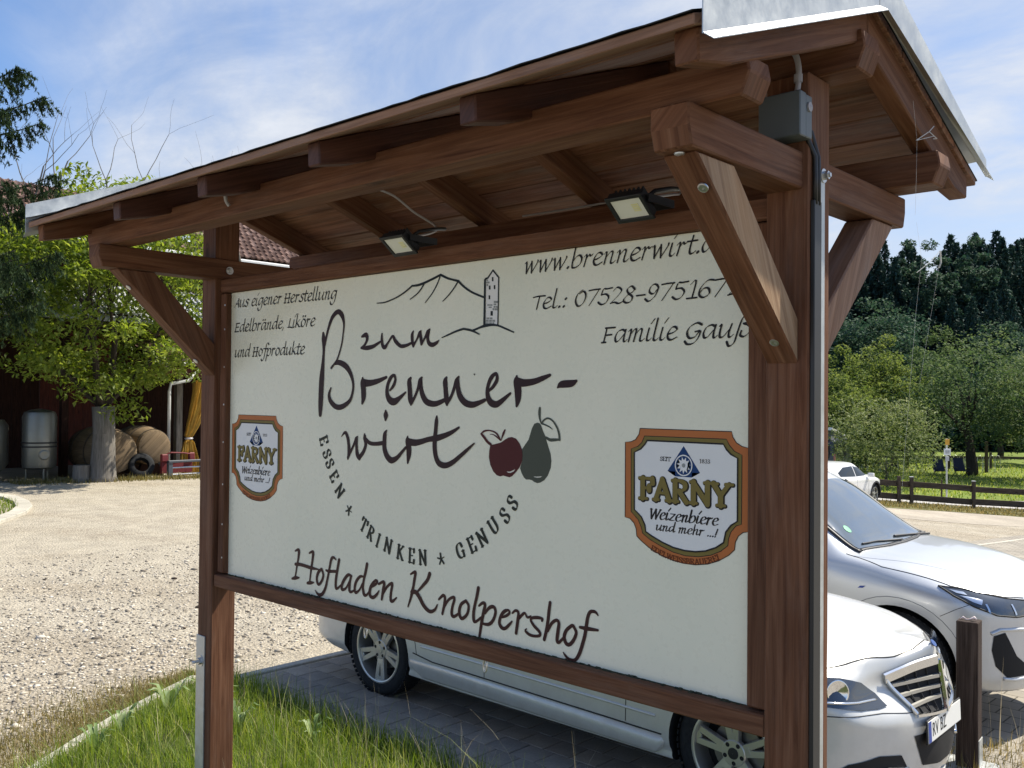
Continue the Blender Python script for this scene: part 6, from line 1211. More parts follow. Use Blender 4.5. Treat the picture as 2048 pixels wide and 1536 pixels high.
def limbs(mb, p, d, r, L, depth, tips, spread=.55, up=.15, n=3, seg=5):
    pts = [Vector(p)]; d = Vector(d).normalized(); rs = [r]
    for k in range(seg):
        d = (d + Vector((random.gauss(0, .13), random.gauss(0, .13), random.gauss(up * .3, .08)))).normalized(); pts.append(pts[-1] + d * L / seg); rs.append(r * (1 - .5 * (k + 1) / seg))
    mb.tube(pts, rs, 7 if depth > 1 else 5)
    if depth <= 0: tips.append(pts[-1]); return
    for k in range(n):
        i = random.randint(seg // 2, seg) if k else seg; a = 6.283 * (k / n) + random.uniform(0, 1.5)
        o = d.orthogonal().normalized(); o.rotate(Matrix.Rotation(a, 3, d)); nd = (d + o * random.uniform(.5, 1.2) * spread + Vector((0, 0, up))).normalized()
        limbs(mb, pts[i], nd, rs[i] * random.uniform(.55, .75), L * random.uniform(.6, .85), depth - 1, tips, spread, up, n, seg)
def broadleaf(name, label, loc, height, rad, leafm, nblob=26, nleaf=2600, L=.3, W=.16, trunk=.22, base=.3, group=None, cat='tree', bark=BARKD, flat=1., seed=0, droop=.25, low=.0):
    random.seed(seed + 11); rng = np.random.default_rng(seed + 5)
    th = thing(name, label, cat, loc, 0, group); cz = height * (.5 + base / 2); rz = height * (1 - base) / 2
    mb = MB(); tips = []
    limbs(mb, (0, 0, -.1), (0, 0, 1), trunk, height * (base + .12), 2, tips, .8, .35, 4)
    tr = mb.build('trunk', bark, th, (0, 0, 1), local=True, smooth=True)
    C = []
    nblob = int(nblob * 1.5); nleaf = int(nleaf * 1.15)
    for k in range(nblob):
        f = (k + .5) / nblob; z = 1 - 2 * f; a = k * 2.39996; q = math.sqrt(max(0, 1 - z * z)); s = rng.uniform(.5, .98)
        c = np.array([math.cos(a) * q * rad * s, math.sin(a) * q * rad * s, cz + z * rz * s * flat + low * (q * rad * s)]); br = rad * rng.uniform(.17, .36); C.append(blob_points(c, (br, br, br * .72), nleaf // nblob, rng))
    C = np.concatenate(C); V, F = leaf_quads(C, L, W, droop, .25, rng)
    tint = np.repeat(np.clip(rng.beta(2.2, 2.2, len(C)) * .8 + .2 * (C[:, 2] - C[:, 2].min()) / np.ptp(C[:, 2]), 0, 1), 4)  # leaves paler towards the crown top: sunlight painted into the tint
    np_mesh('crown', V, F, leafm, th, tint=tint); return th
LEAFW = leafmat('walnut leaves', [(0, (.06, .10, .016)), (.5, (.14, .20, .034)), (1, (.25, .30, .075))], .5, .5, spec=.25)
LEAFS = leafmat('grey green shrub leaves', [(0, (.045, .075, .022)), (.5, (.13, .17, .06)), (1, (.34, .36, .22))], .3, .75, spec=.12)
LEAFA = leafmat('orchard leaves', [(0, (.025, .055, .02)), (.5, (.07, .115, .045)), (1, (.17, .21, .10))], .3, .75, spec=.12)
LEAFY = leafmat('sunny hedge leaves', [(0, (.045, .085, .022)), (.5, (.11, .155, .045)), (1, (.21, .245, .085))], .4, .75, spec=.12)
LEAFD = leafmat('dark forest leaves', [(0, (.016, .042, .034)), (.5, (.042, .083, .055)), (1, (.095, .14, .08))], .22, .75, spec=.12)  # distant haze and shade are put into this dark blue green
LEAFF = leafmat('fir needles', [(0, (.012, .034, .034)), (.5, (.028, .062, .055)), (1, (.07, .115, .08))], .1, .75, spec=.12)  # needle colour carries the blue haze over the wood
LEAFSP = leafmat('spruce needles', [(0, (.012, .028, .014)), (.5, (.028, .050, .022)), (1, (.06, .085, .035))], .2, .75, spec=.12)
# ---------------------------------------------------------------- walnut tree in front of the barn
def walnut():
    random.seed(3); rng = np.random.default_rng(3); th = thing('walnut_tree', 'leafy green walnut tree with bare top twigs in front of the barn', 'tree', (-23.6, 10.42, 0))
    mb = MB(); mb.tube([(0, 0, -.05), (.0, .0, .12), (.01, 0, .5), (.0, .02, 1.2), (-.02, .0, 1.9)], [.40, .33, .295, .265, .27], 14)
    mb.build('trunk', BARK, th, (0, 0, 1), local=True, smooth=True); mb = MB(); tips = []
    for a, el, L, r in ((.2, 1.1, 2.3, .15), (1.6, .75, 2.2, .13), (2.9, .9, 2.4, .14), (4.0, .7, 2.4, .13), (5.2, .85, 2.4, .15), (3.4, 1.35, 2.9, .15)):
        limbs(mb, (-.02, 0, 1.85), (math.cos(a) * math.cos(el), math.sin(a) * math.cos(el), math.sin(el)), r * .72, L, 2, tips, .75, .12, 3)
    mb.build('limbs', BARKD, th, (0, 0, 1), local=True, smooth=True)
    tw = MB(); q = []
    for (L_, z, h) in ((-1.9, 7.3, 1.9), (-1.1, 7.4, 2.1), (-1.55, 7.3, 1.6), (.2, 7.1, 1.6), (.9, 7.0, 1.7), (2.2, 6.6, 1.1), (2.9, 6.4, 1.3), (3.4, 6.3, 1.5), (-2.6, 6.6, 1.4)):
        p = Vector((.675 * L_, .74 * L_, z)); limbs(tw, p - Vector((0, 0, 1.2)), (random.uniform(-.15, .15), random.uniform(-.1, .2), 1), .035, h * .55 + .9, 2, q, .75, .25, 2, 4)
    tw.build('bare_twigs', BARK, th, (0, 0, 1), local=True)
    C = []
    # compound leaves along short hanging twigs on each limb tip and through the crown shell
    cents = [np.array(t_[:]) for t_ in tips]
    for k in range(150):
        f = (k + .5) / 150; z = 1 - 2 * f; a = k * 2.39996; s = rng.uniform(.55, 1.0); qq = math.sqrt(1 - z * z)
        cents.append(np.array([math.cos(a) * qq * 3.25 * s, math.sin(a) * qq * 3.25 * s, 4.75 + z * 3.25 * s]))
    for c in cents:
        if rng.uniform() < .10 or c[2] > 7.95: continue
        m = rng.integers(90, 190); rr = rng.uniform(.45, .80); C.append(blob_points(c, (rr, rr, rr * .62), m, rng, .4))
    C = np.concatenate(C); C = C[C[:, 2] > 1.15 + .35 * np.sin(C[:, 0] * 3)]
    V, F = leaf_quads(C, .18, .08, .45, .2, rng); np_mesh('crown', V, F, LEAFW, th, tint=np.repeat(rng.beta(2.2, 2, len(C)), 4))
walnut()
# ---------------------------------------------------------------- big spruce standing outside the left edge, its drooping branches reach in
def big_spruce():
    rng = np.random.default_rng(9); L0, D0 = -9.6, 13.0; ox, oy = fwd_at(L0, D0); th = thing('spruce_tree', 'tall dark spruce at the left edge with drooping needle branches', 'tree', (ox, oy, 0))
    MB().tube([(0, 0, -.1), (0, 0, 3), (0, 0, 8), (0, 0, 13)], [.30, .25, .15, .03], 12).build('trunk', BARKD, th, (0, 0, 1), local=True, smooth=True)
    rt = Vector((.739, .674, 0)); fw = Vector((-.674, .739, 0)); CV = []; BR = MB()
    spec = []
    for z, ln, fo in ((6.95, 2.60, .15), (6.78, 2.75, -.1), (6.55, 2.9, .05), (6.3, 2.7, .25), (6.15, 2.6, -.15), (5.45, 3.05, .05), (5.35, 2.8, .3), (5.2, 2.9, -.2), (4.95, 2.65, .1), (4.35, 3.1, .05), (4.25, 2.8, .3), (4.1, 2.9, -.2), (3.85, 2.7, .2), (3.6, 3.0, 0)): spec.append((z, ln, (rt + fw * fo).normalized()))
    for k in range(34): a = k * 2.4; spec.append((3.0 + k * .28, 3.2 - k * .075, Vector((math.cos(a), math.sin(a), 0)))) if (Vector((math.cos(a), math.sin(a), 0)).dot(rt) < .55) else None
    for z, ln, d in spec:
        axis = []
        for i in range(11):
            f = i / 10; axis.append(Vector((0, 0, z)) + d * ln * f + Vector((0, 0, -.55 * ln * .35 * math.sin(f * 2.2) + .35 * f * f)))
        BR.tube(axis, [.035 * (1 - .85 * i / 10) for i in range(11)], 5)
        sd_ = Vector((-d.y, d.x, 0))
        for i in range(78):
            f = .28 + .72 * rng.uniform() ** .8; j = min(9, int(f * 10)); p = axis[j].lerp(axis[j + 1], f * 10 - j); side = rng.normal(0, .22) * (1.1 - f); p = p + sd_ * side
            hl = rng.uniform(.15, .75) * (1.15 - f * .75); m = int(16 + hl * 60)
            tt = rng.uniform(0, 1, m); sway = rng.normal(0, .06, 2)
            CV.append(np.stack([p.x + sway[0] * tt + rng.normal(0, .012, m) + d.x * .12 * tt, p.y + sway[1] * tt + rng.normal(0, .012, m) + d.y * .12 * tt, p.z - hl * tt], 1))
    BR.build('branches', BARKD, th, (0, 0, 1), local=True)['kind'] = 'stuff'
    C = np.concatenate(CV); V, F = leaf_quads(C, .095, .020, .75, .1, rng); np_mesh('needles', V, F, LEAFSP, th, tint=np.repeat(rng.beta(2, 2.5, len(C)), 4))['kind'] = 'stuff'
big_spruce()
# ---------------------------------------------------------------- barn
barn = thing('barn', 'old brown tiled barn with dark open bays behind the walnut tree', 'barn', (-25.5, 12.0, 0))
TILE = mat('weathered brown roof tile', (.16, .09, .065), .85, spec=.2); t = TILE.node_tree
n_ = noise(t, coord(t), 3.1, 6, .7); at = t.nodes.new('ShaderNodeAttribute'); at.attribute_name = 'tint'
t.links.new(mixc(t, 1., ramp(t, [(0, (.10, .06, .048)), (.5, (.19, .115, .09)), (1, (.30, .20, .165))], at.outputs['Fac']).outputs[0], ramp(t, [(.3, (.75, .75, .75)), (.7, (1.2, 1.2, 1.2))], n_.outputs[0]).outputs[0], 'MULTIPLY'), bsdf(TILE).inputs['Base Color'])
FIBRE = speckle('grey fibre cement', [(.3, (.30, .31, .32)), (.7, (.46, .47, .48))], 9)
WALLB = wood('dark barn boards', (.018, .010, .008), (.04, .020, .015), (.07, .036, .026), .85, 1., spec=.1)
PALEW = mat('pale painted metal', (.62, .63, .62), .5)
def tiles(name, x0, z0, x1, z1, ya, yb, tw=.22, tl=.33):
    """rows of separate interlocking tiles on a slope that rises from (x0,z0) to (x1,z1)"""
    sl = math.hypot(x1 - x0, z1 - z0); nr = int(sl / tl); nc = int((yb - ya) / tw); u = np.array([(x1 - x0) / sl, 0, (z1 - z0) / sl]); nrm = np.array([-u[2], 0, u[0]]); nrm = nrm if nrm[2] > 0 else -nrm
    prof_y = np.array([0, .25, .5, .75, .97]); prof_h = np.array([.045, .012, 0, .012, .05]); V = []; tn = []
    for r_ in range(nr):
        for k in range(nc):
            j = NP.normal(0, .006); tt = NP.uniform(0, 1)
            for s, lift in ((0, .055), (tl * 1.05, .022)):
                for py, ph in zip(prof_y, prof_h):
                    p = np.array([x0, ya + (k + py + (.5 if r_ % 2 else 0)) * tw, z0]) + u * (r_ * tl + s) + nrm * (ph + lift + j); V.append(p)
            for py, ph in zip(prof_y, prof_h): V.append(np.array([x0, ya + (k + py + (.5 if r_ % 2 else 0)) * tw, z0]) + u * (r_ * tl) + nrm * (ph + .01 + j))
            tn.append(tt)
    V = np.array(V) - np.array(LOC[barn.name]); q = []
    for i in range(4): q += [[i, i + 1, 5 + i + 1, 5 + i], [10 + i, 10 + i + 1, i + 1, i]]
    q = np.array(q); n = nr * nc; F = (q[None] + (np.arange(n) * 15)[:, None, None]).reshape(-1, 4); o = np_mesh(name, V, F, TILE, barn, tint=np.repeat(tn, 15)); o['kind'] = 'stuff'; return o
tiles('roof_tiles', -26.9, 6.72, -30.2, 8.75, 3.0, 24.0)
tiles('lean_to_tiles', -24.45, 3.16, -26.4, 4.0, 12.0, 20.0, .24, .36)
MB().prism([(-26.8, 3, 6.62), (-30.2, 3, 8.70), (-33.6, 3, 6.6), (-33.4, 3, 6.5), (-30.2, 3, 8.5), (-26.8, 3, 6.45)], (0, 21, 0)).build('roof_deck', WALLB, barn)
MB().box((-26.92, 3, 6.52), (-26.78, 24, 6.66)).build('gutter', PALEW, barn, None, .03)
for y in np.arange(12.6, 14.6, 1.16):
    MB().prism([(-27.25, y, 7.06), (-29.0, y, 8.14), (-29.04, y, 8.20), (-27.29, y, 7.12)], (0, 1.1, 0)).build('roof_panel', mat('pale blue roof panel', (.40, .46, .52), .15, .3) if 'pale blue roof panel' not in bpy.data.materials else bpy.data.materials['pale blue roof panel'], barn)
for x in np.arange(3.0, 24, .24):
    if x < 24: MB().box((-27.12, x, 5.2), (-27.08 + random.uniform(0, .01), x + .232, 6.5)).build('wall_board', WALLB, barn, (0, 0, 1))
MB().prism([(-27.1, 3, 5.42), (-25.35, 3, 4.30), (-25.35, 3, 4.22), (-27.1, 3, 5.32)], (0, 13.2, 0)).build('lean_to_roof', FIBRE, barn)
for y in np.arange(3.1, 16.2, .18): MB().tube([(-27.05, y, 5.43), (-25.34, y, 4.315)], .026, 6).build('corrugation', FIBRE, barn)
MB().prism([(-24.5, 12, 3.10), (-26.5, 12, 3.96), (-26.5, 12, 3.88), (-24.5, 12, 3.02)], (0, 8, 0)).build('lean_to_deck', WALLB, barn)
MB().tube([(-24.42, 12.0, 3.10), (-24.42, 20, 3.06)], .055, 10).build('gutter', PALEW, barn)
REDW = wood('red brown beam', (.05, .014, .010), (.10, .028, .020), (.15, .05, .034), .7, spec=.2)
MB().box((-24.62, 12.0, 2.72), (-24.50, 20, 2.98)).build('eaves_beam', REDW, barn, (0, 1, 0))
MB().box((-25.6, 3.0, 3.9), (-25.4, 16, 4.18)).build('eaves_beam', WALLB, barn, (0, 1, 0))
for y in (5.0, 8.0, 10.2, 13.45, 16.5, 19.6): MB().box((-25.6, y - .09, 0), (-25.42, y + .09, 3.9 if y < 12 else 2.95)).build('bay_post', BARK if y == 13.45 else WALLB, barn, (0, 0, 1))
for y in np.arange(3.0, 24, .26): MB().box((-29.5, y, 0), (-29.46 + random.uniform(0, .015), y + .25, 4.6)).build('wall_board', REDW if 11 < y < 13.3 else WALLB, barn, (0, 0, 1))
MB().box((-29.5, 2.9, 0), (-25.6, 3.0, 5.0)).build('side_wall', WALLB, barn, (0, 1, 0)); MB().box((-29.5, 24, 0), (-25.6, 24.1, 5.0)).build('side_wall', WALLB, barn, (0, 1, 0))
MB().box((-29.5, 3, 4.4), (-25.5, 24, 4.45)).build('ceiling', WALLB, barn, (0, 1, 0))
MB().tube([(-24.45, 13.6, 3.05), (-24.45, 13.2, 2.62), (-24.45, 12.66, 2.52), (-24.45, 12.62, 2.3), (-24.45, 12.62, .25)], .045, 10).build('downpipe', PALEW, barn, smooth=True)
# ---------------------------------------------------------------- things under the lean-to
STEELT = mat('dull stainless steel', (.20, .20, .175), .45, .75); t = STEELT.node_tree; n_ = noise(t, mapping(t, coord(t), (1, 1, 3)), 3, 5, .7); t.links.new(ramp(t, [(.3, (.28,) * 3), (.7, (.5,) * 3)], n_.outputs[0]).outputs[0], bsdf(STEELT).inputs['Roughness'])
tk = thing('steel_tank', 'upright stainless steel tank with dark hoops standing in the open bay', 'tank', (-24.6, 9.25, 0))
MB().lathe([(.30, .02), (.31, .30), (.36, .385), (.45, .40), (1.62, .40), (1.74, .36), (1.80, .22), (1.83, .02)], (-24.6, 9.25, 0), (0, 0, 1), 32).build('shell', STEELT, tk, smooth=R(40))
for z in (.88, .98): MB().lathe([(z - .02, .403), (z - .012, .418), (z + .012, .418), (z + .02, .403)], (-24.6, 9.25, 0), (0, 0, 1), 32).build('hoop', DARKP, tk)
MB().lathe([(0, .13), (.03, .13), (.04, .10), (.035, .001)], (-24.21, 9.22, .68), (1, -.1, 0), 22).build('hatch', STEELT, tk)
for a in (0, 2.1, 4.2): MB().tube([(-24.6 + .3 * math.cos(a), 9.25 + .3 * math.sin(a), 0), (-24.6 + .3 * math.cos(a), 9.25 + .3 * math.sin(a), .42)], .03, 8).build('leg', STEELT, tk)
tk2 = thing('steel_tank', 'grey steel tank cut off by the left picture edge beside the upright tank', 'tank', (-25.2, 8.1, 0))
MB().lathe([(.25, .02), (.30, .5), (.45, .60), (1.40, .60), (1.55, .50), (1.60, .02)], (-25.2, 8.1, 0), (0, 0, 1), 32).build('shell', STEELT, tk2, smooth=R(40))
for a in (.3, 2.4, 4.5): MB().tube([(-25.2 + .45 * math.cos(a), 8.1 + .45 * math.sin(a), 0), (-25.2 + .45 * math.cos(a), 8.1 + .45 * math.sin(a), .4)], .03, 8).build('leg', STEELT, tk2)
for k, (y, h) in enumerate(((7.9, .09), (8.15, .08), (8.35, .10))): MB().lathe([(0, .07), (h, .07), (h, .001)], (-25.0, y, 1.585), (0, 0, 1), 12).build('valve', STEELT, tk2)
CASK = wood('faded cask wood', (.12, .085, .05), (.20, .145, .088), (.27, .20, .13), .8, .8, spec=.15)
def cask(y, x, r, zc, L, label):
    th = thing('cask', label, 'cask', (x - L / 2, y, 0), 0, 'casks lying under the lean-to'); pr = []
    for i in range(13):
        f = i / 12; pr.append((-f * L, r * (.80 + .20 * math.sin(math.pi * f))))
    MB().lathe([(.05, .001), (.045, r * .45), (.02, r * .72)] + pr + [(-L, .001)], (x, y, zc), (1, 0, 0), 36).build('body', CASK, th, (1, 0, 0), smooth=R(50))
    for f in (.06, .3, .7, .94):
        rr = r * (.80 + .20 * math.sin(math.pi * f)) + .004; MB().lathe([(-f * L - .025, rr), (-f * L - .025, rr + .006), (-f * L + .025, rr + .006), (-f * L + .025, rr)], (x, y, zc), (1, 0, 0), 36).build('hoop', mat('rusty hoop', (.09, .075, .06), .6, .5) if 'rusty hoop' not in bpy.data.materials else bpy.data.materials['rusty hoop'], th)
    for s in (-.3, -L + .3): MB().prism([(x + s - .06, y - r * .7, 0), (x + s - .06, y + r * .7, 0), (x + s - .06, y + r * .4, zc - r * .82), (x + s - .06, y - r * .4, zc - r * .82)], (.12, 0, 0)).build('cradle', WALLB, th)
cask(10.95, -23.95, .66, .70, 1.9, 'large pale cask behind the walnut trunk')
cask(12.02, -24.05, .56, .80, 1.7, 'pale cask to the right of the walnut trunk beside the downpipe')
st = thing('tree_stump', 'low grey sawn stump at the foot of the walnut tree', 'stump', (-23.75, 9.95, 0)); MB().lathe([(-.05, .25), (.10, .22), (.42, .20), (.43, .001)], (-23.75, 9.95, 0), (0, 0, 1), 16).build('stump', BARK, st, (0, 0, 1))
ty = thing('old_tyre', 'old black tyre leaning beside the cask', 'tyre', (-23.85, 11.55, 0)); MB().lathe([(-.1, .19), (-.11, .28), (-.07, .33), (.07, .33), (.11, .28), (.1, .19)], (-23.85, 11.55, .32), (.8, -.2, .35), 30).build('tyre', TYRE, ty, smooth=R(60))
REDM = mat('faded red paint', (.15, .014, .018), .6); GREYM = mat('grey painted steel', (.09, .10, .115), .5, .3)
im = thing('farm_implement', 'red and grey tractor implement lying in front of the downpipe', 'implement', (-23.5, 12.35, 0))
MB().box((-23.62, 11.95, .42), (-23.50, 12.14, .62)).build('red_cover', REDM, im, None, .02); MB().box((-23.62, 12.74, .42), (-23.50, 12.90, .64)).build('red_cover', REDM, im, None, .02)
MB().box((-23.66, 11.98, .10), (-23.56, 12.86, .42)).build('red_frame', REDM, im, None, .01)
MB().tube([(-23.55, 12.06, .60), (-23.5, 12.2, .66), (-23.5, 12.55, .64), (-23.52, 12.78, .60)], .02, 8).build('hoop_bar', REDM, im)
for y in (12.04, 12.98): MB().box((-23.42, y, -.02), (-23.30, y + .12, .44)).build('side_plate', GREYM, im, None, .008)
MB().box((-23.40, 12.04, .40), (-23.28, 13.10, .46)).build('top_bar', GREYM, im, None, .008)
for z in (.08, .26): MB().tube([(-23.36, 12.1, z), (-23.36, 13.02, z)], .022, 8).build('roller_bar', STEEL, im)
YEL = mat('yellow tarpaulin', (.52, .30, .035), .7); t = YEL.node_tree; n_ = noise(t, coord(t), 5, 5, .7); t.links.new(ramp(t, [(.3, (.36, .20, .025)), (.7, (.60, .36, .05))], n_.outputs[0]).outputs[0], bsdf(YEL).inputs['Base Color'])
tp = thing('tarpaulin', 'yellow tarpaulin curtain tied together beside the barn bay', 'tarpaulin', (-24.0, 13.1, 0))
def drape(zs, cys, ws, depth, m, name):
    mb = MB(); n = 26; vs = []
    for z, cy, w in zip(zs, cys, ws):
        for i in range(n): f = i / (n - 1) - .5; vs.append((-24.0 + depth * w * math.sin(i * 1.9 + z * .8) * .5, cy + f * w, z))
    fs = [(j * n + i, j * n + i + 1, (j + 1) * n + i + 1, (j + 1) * n + i) for j in range(len(zs) - 1) for i in range(n - 1)]
    return mb.add(vs, fs).build(name, m, tp, smooth=True)
drape([2.62, 2.2, 1.7, 1.3, 1.08, 1.0], [13.42, 13.35, 13.22, 13.08, 12.98, 12.98], [.62, .56, .48, .36, .26, .14], .5, YEL, 'upper_cloth')
drape([1.0, .9, .6, .3, .05], [12.98, 12.98, 12.98, 13.0, 13.02], [.14, .30, .46, .56, .50], .5, YEL, 'lower_cloth')
MB().lathe([(-.03, .10), (0, .12), (.03, .10)], (-24.0, 12.98, 1.0), (0, 0, 1), 14).build('tie_rope', GREYC, tp)
# ================================================================ right hand middle distance
FENCEW = wood('weathered fence wood', (.05, .036, .026), (.10, .075, .056), (.17, .135, .105), .85, 1., spec=.15)
def LD(L, D, dz=0.):
    x, y = fwd_at(L, D); return Vector((x, y, float(gz(x, y)) + dz))
def rail(mb, a, b, w, h):
    d = (b - a).normalized(); s = Vector((-d.y, d.x, 0)).normalized() * w / 2; up = Vector((0, 0, h / 2)); return mb.prism([a - s - up, a + s - up, a + s + up, a - s + up], b - a)
fn = thing('wooden_fence', 'brown two rail wooden fence along the grass verge', 'fence', LD(16, 33.8))
posts = [8.6, 11.2, 14.12, 14.58, 16.84, 19.2, 21.6, 24.0, 26.4]
for L_ in posts:
    p = LD(L_, 33.75); MB().obox(p + Vector((0, 0, .47)), (.055, .055, .53), Matrix.Rotation(.74, 3, 'Z')).build('post', FENCEW, fn, (0, 0, 1), .006)
    if L_ in (14.58, 16.84): MB().obox(p + Vector((0, 0, 1.008)), (.062, .062, .008), Matrix.Rotation(.74, 3, 'Z')).build('post_cap', PALEW, fn)
for a, b in zip(posts, posts[1:]):
    if b - a < .6: continue
    for z, h in ((.72, .21), (.25, .22)):
        rail(MB(), LD(a - .1, 33.84, z + random.uniform(-.02, .02)), LD(b + .1, 33.84, z + random.uniform(-.02, .02)), .045, h).build('rail', FENCEW, fn, (.74, .67, 0), .008)
for z, h in ((.72, .2), (.25, .2)): rail(MB(), LD(14.12, 33.85, z), LD(14.58, 33.85, z), .045, h).build('rail', FENCEW, fn, (.74, .67, 0), .008)
f2 = thing('wooden_fence', 'old low rail fence behind the orchard tree', 'fence', LD(24, 58))
for L_ in np.arange(17, 40, 2.6): MB().obox(LD(L_, 58, .5), (.06, .06, .55), Matrix.Rotation(.74, 3, 'Z')).build('post', FENCEW, f2, (0, 0, 1))
for a in np.arange(17, 38, 2.6): rail(MB(), LD(a, 57.95, .75), LD(a + 2.6, 57.95, .70), .05, .16).build('rail', FENCEW, f2, (.74, .67, 0))
# decorative wire arches behind the chairs
fw_ = thing('wire_fence', 'low row of arched wire garden fence behind the loungers', 'fence', LD(25, 55))
for k in range(24):
    L_ = 20.6 + k * .36
    if 24.6 < L_ < 25.6: continue
    P_ = [LD(L_ + .15 * math.cos(a), 55, .75 + .28 * math.sin(a)) for a in [math.pi * i / 8 for i in range(9)]]
    MB().tube([LD(L_ + .15, 55, 0)] + P_ + [LD(L_ - .15, 55, 0)], .012, 5).build('arch', STEEL, fw_)
for L_ in (22.6, 28.2): MB().obox(LD(L_, 55, .9), (.07, .07, .95), Matrix.Rotation(.74, 3, 'Z')).build('post', FENCEW, fw_, (0, 0, 1))
# hiking signpost
sp_ = thing('trail_sign', 'thin grey post with a small yellow sign over a white sign', 'sign', LD(17.85, 38.0))
b_ = LD(17.85, 38.0); MB().tube([b_, b_ + Vector((0, 0, 2.5))], .038, 8).build('pole', STEEL, sp_)
def face(c, w, h, m, nm, th=.012):
    MB().obox(c, (w / 2, th, h / 2), Matrix.Rotation(.74, 3, 'Z')).build(nm, m, sp_, None, .004)
fv = Vector((.674, -.739, 0)) * .06
face(b_ + fv + Vector((0, 0, 2.36)), .17, .24, mat('yellow sign', (.62, .33, .035), .5), 'yellow_sign'); face(b_ + fv + Vector((0, 0, 1.96)), .27, .26, mat('white sign', (.72, .73, .70), .5), 'white_sign'); face(b_ + fv + Vector((0, 0, 1.68)), .15, .18, mat('grey sign', (.45, .45, .44), .5), 'grey_sign')
for k in range(3): MB().obox(b_ + fv * 1.25 + Vector((0, 0, 2.0 - k * .045)), (.09, .002, .008), Matrix.Rotation(.74, 3, 'Z')).build('sign_line', GAP, sp_)
s2 = thing('thin_stake', 'thin grey stake beside the trail sign', 'stake', LD(17.65, 38.0)); MB().tube([LD(17.65, 38), LD(17.65, 38, .8)], .035, 8).build('stake', FENCEW, s2)
# folding loungers in the orchard
NAVYC = mat('dark blue canvas', (.012, .016, .035), .8)
def lounger(L_, D_, label, lean=.25):
    p = LD(L_, D_); th = thing('garden_chair', label, 'chair', p, 0, 'dark folding chairs in the orchard')
    r_ = Matrix.Rotation(.74, 3, 'Z'); sd_ = r_ @ Vector((1, 0, 0)); bk = r_ @ Vector((0, 1, 0))
    q = [p + sd_ * -.30 + Vector((0, 0, .40)), p + sd_ * .30 + Vector((0, 0, .40)), p + sd_ * .27 + bk * lean + Vector((0, 0, 1.12)), p + sd_ * -.27 + bk * lean + Vector((0, 0, 1.12))]
    MB().prism(q, bk * .03).build('backrest', NAVYC, th); MB().prism([p + sd_ * -.30 + Vector((0, 0, .40)), p + sd_ * .30 + Vector((0, 0, .40)), p + sd_ * .30 - bk * .5 + Vector((0, 0, .46)), p + sd_ * -.30 - bk * .5 + Vector((0, 0, .46))], (0, 0, .03)).build('seat', NAVYC, th)
    for s in (-1, 1):
        MB().tube([p + sd_ * s * .31 - bk * .5, p + sd_ * s * .31 + bk * .15 + Vector((0, 0, .62))], .018, 6).build('leg', DARKP, th); MB().tube([p + sd_ * s * .31 + bk * .35, p + sd_ * s * .31 - bk * .45 + Vector((0, 0, .60))], .018, 6).build('leg', DARKP, th)
        MB().tube([p + sd_ * s * .33 - bk * .45 + Vector((0, 0, .62)), p + sd_ * s * .33 + bk * .15 + Vector((0, 0, .64))], .025, 6).build('armrest', DARKP, th)
lounger(23.2, 50.2, 'dark blue folding chair just left of the trail sign'); lounger(24.5, 50.6, 'dark blue folding chair between the trail sign and the orchard trunk')
# trees and shrubs: each its own
def at_px(u, D): return (u - 1024) / 1850 * D
def place(u, D): v = LD(at_px(u, D), D); return (v.x, v.y, v.z)
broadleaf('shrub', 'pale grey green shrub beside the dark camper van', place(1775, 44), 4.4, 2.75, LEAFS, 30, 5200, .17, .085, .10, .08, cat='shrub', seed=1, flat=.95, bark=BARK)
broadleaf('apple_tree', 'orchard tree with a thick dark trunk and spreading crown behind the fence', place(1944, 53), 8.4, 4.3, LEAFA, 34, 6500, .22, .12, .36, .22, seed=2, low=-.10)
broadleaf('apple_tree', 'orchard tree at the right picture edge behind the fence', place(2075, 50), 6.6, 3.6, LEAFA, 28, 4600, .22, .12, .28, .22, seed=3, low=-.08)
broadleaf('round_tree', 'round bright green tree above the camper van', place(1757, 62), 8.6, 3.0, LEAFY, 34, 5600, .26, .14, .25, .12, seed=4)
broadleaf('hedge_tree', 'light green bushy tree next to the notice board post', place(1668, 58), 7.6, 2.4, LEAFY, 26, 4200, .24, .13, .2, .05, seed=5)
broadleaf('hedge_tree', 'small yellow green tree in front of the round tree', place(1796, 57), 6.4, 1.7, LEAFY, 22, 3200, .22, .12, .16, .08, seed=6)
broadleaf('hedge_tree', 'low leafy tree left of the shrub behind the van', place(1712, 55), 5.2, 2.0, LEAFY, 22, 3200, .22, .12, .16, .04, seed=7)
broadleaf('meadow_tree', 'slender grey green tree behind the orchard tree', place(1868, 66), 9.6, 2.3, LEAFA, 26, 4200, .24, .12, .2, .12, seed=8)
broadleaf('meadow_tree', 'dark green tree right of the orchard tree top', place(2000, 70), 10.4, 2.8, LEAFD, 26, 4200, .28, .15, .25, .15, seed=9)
broadleaf('meadow_tree', 'pale tree by the right picture edge above the orchard', place(2062, 63), 8.2, 2.4, LEAFS, 22, 3400, .26, .14, .2, .1, seed=10)
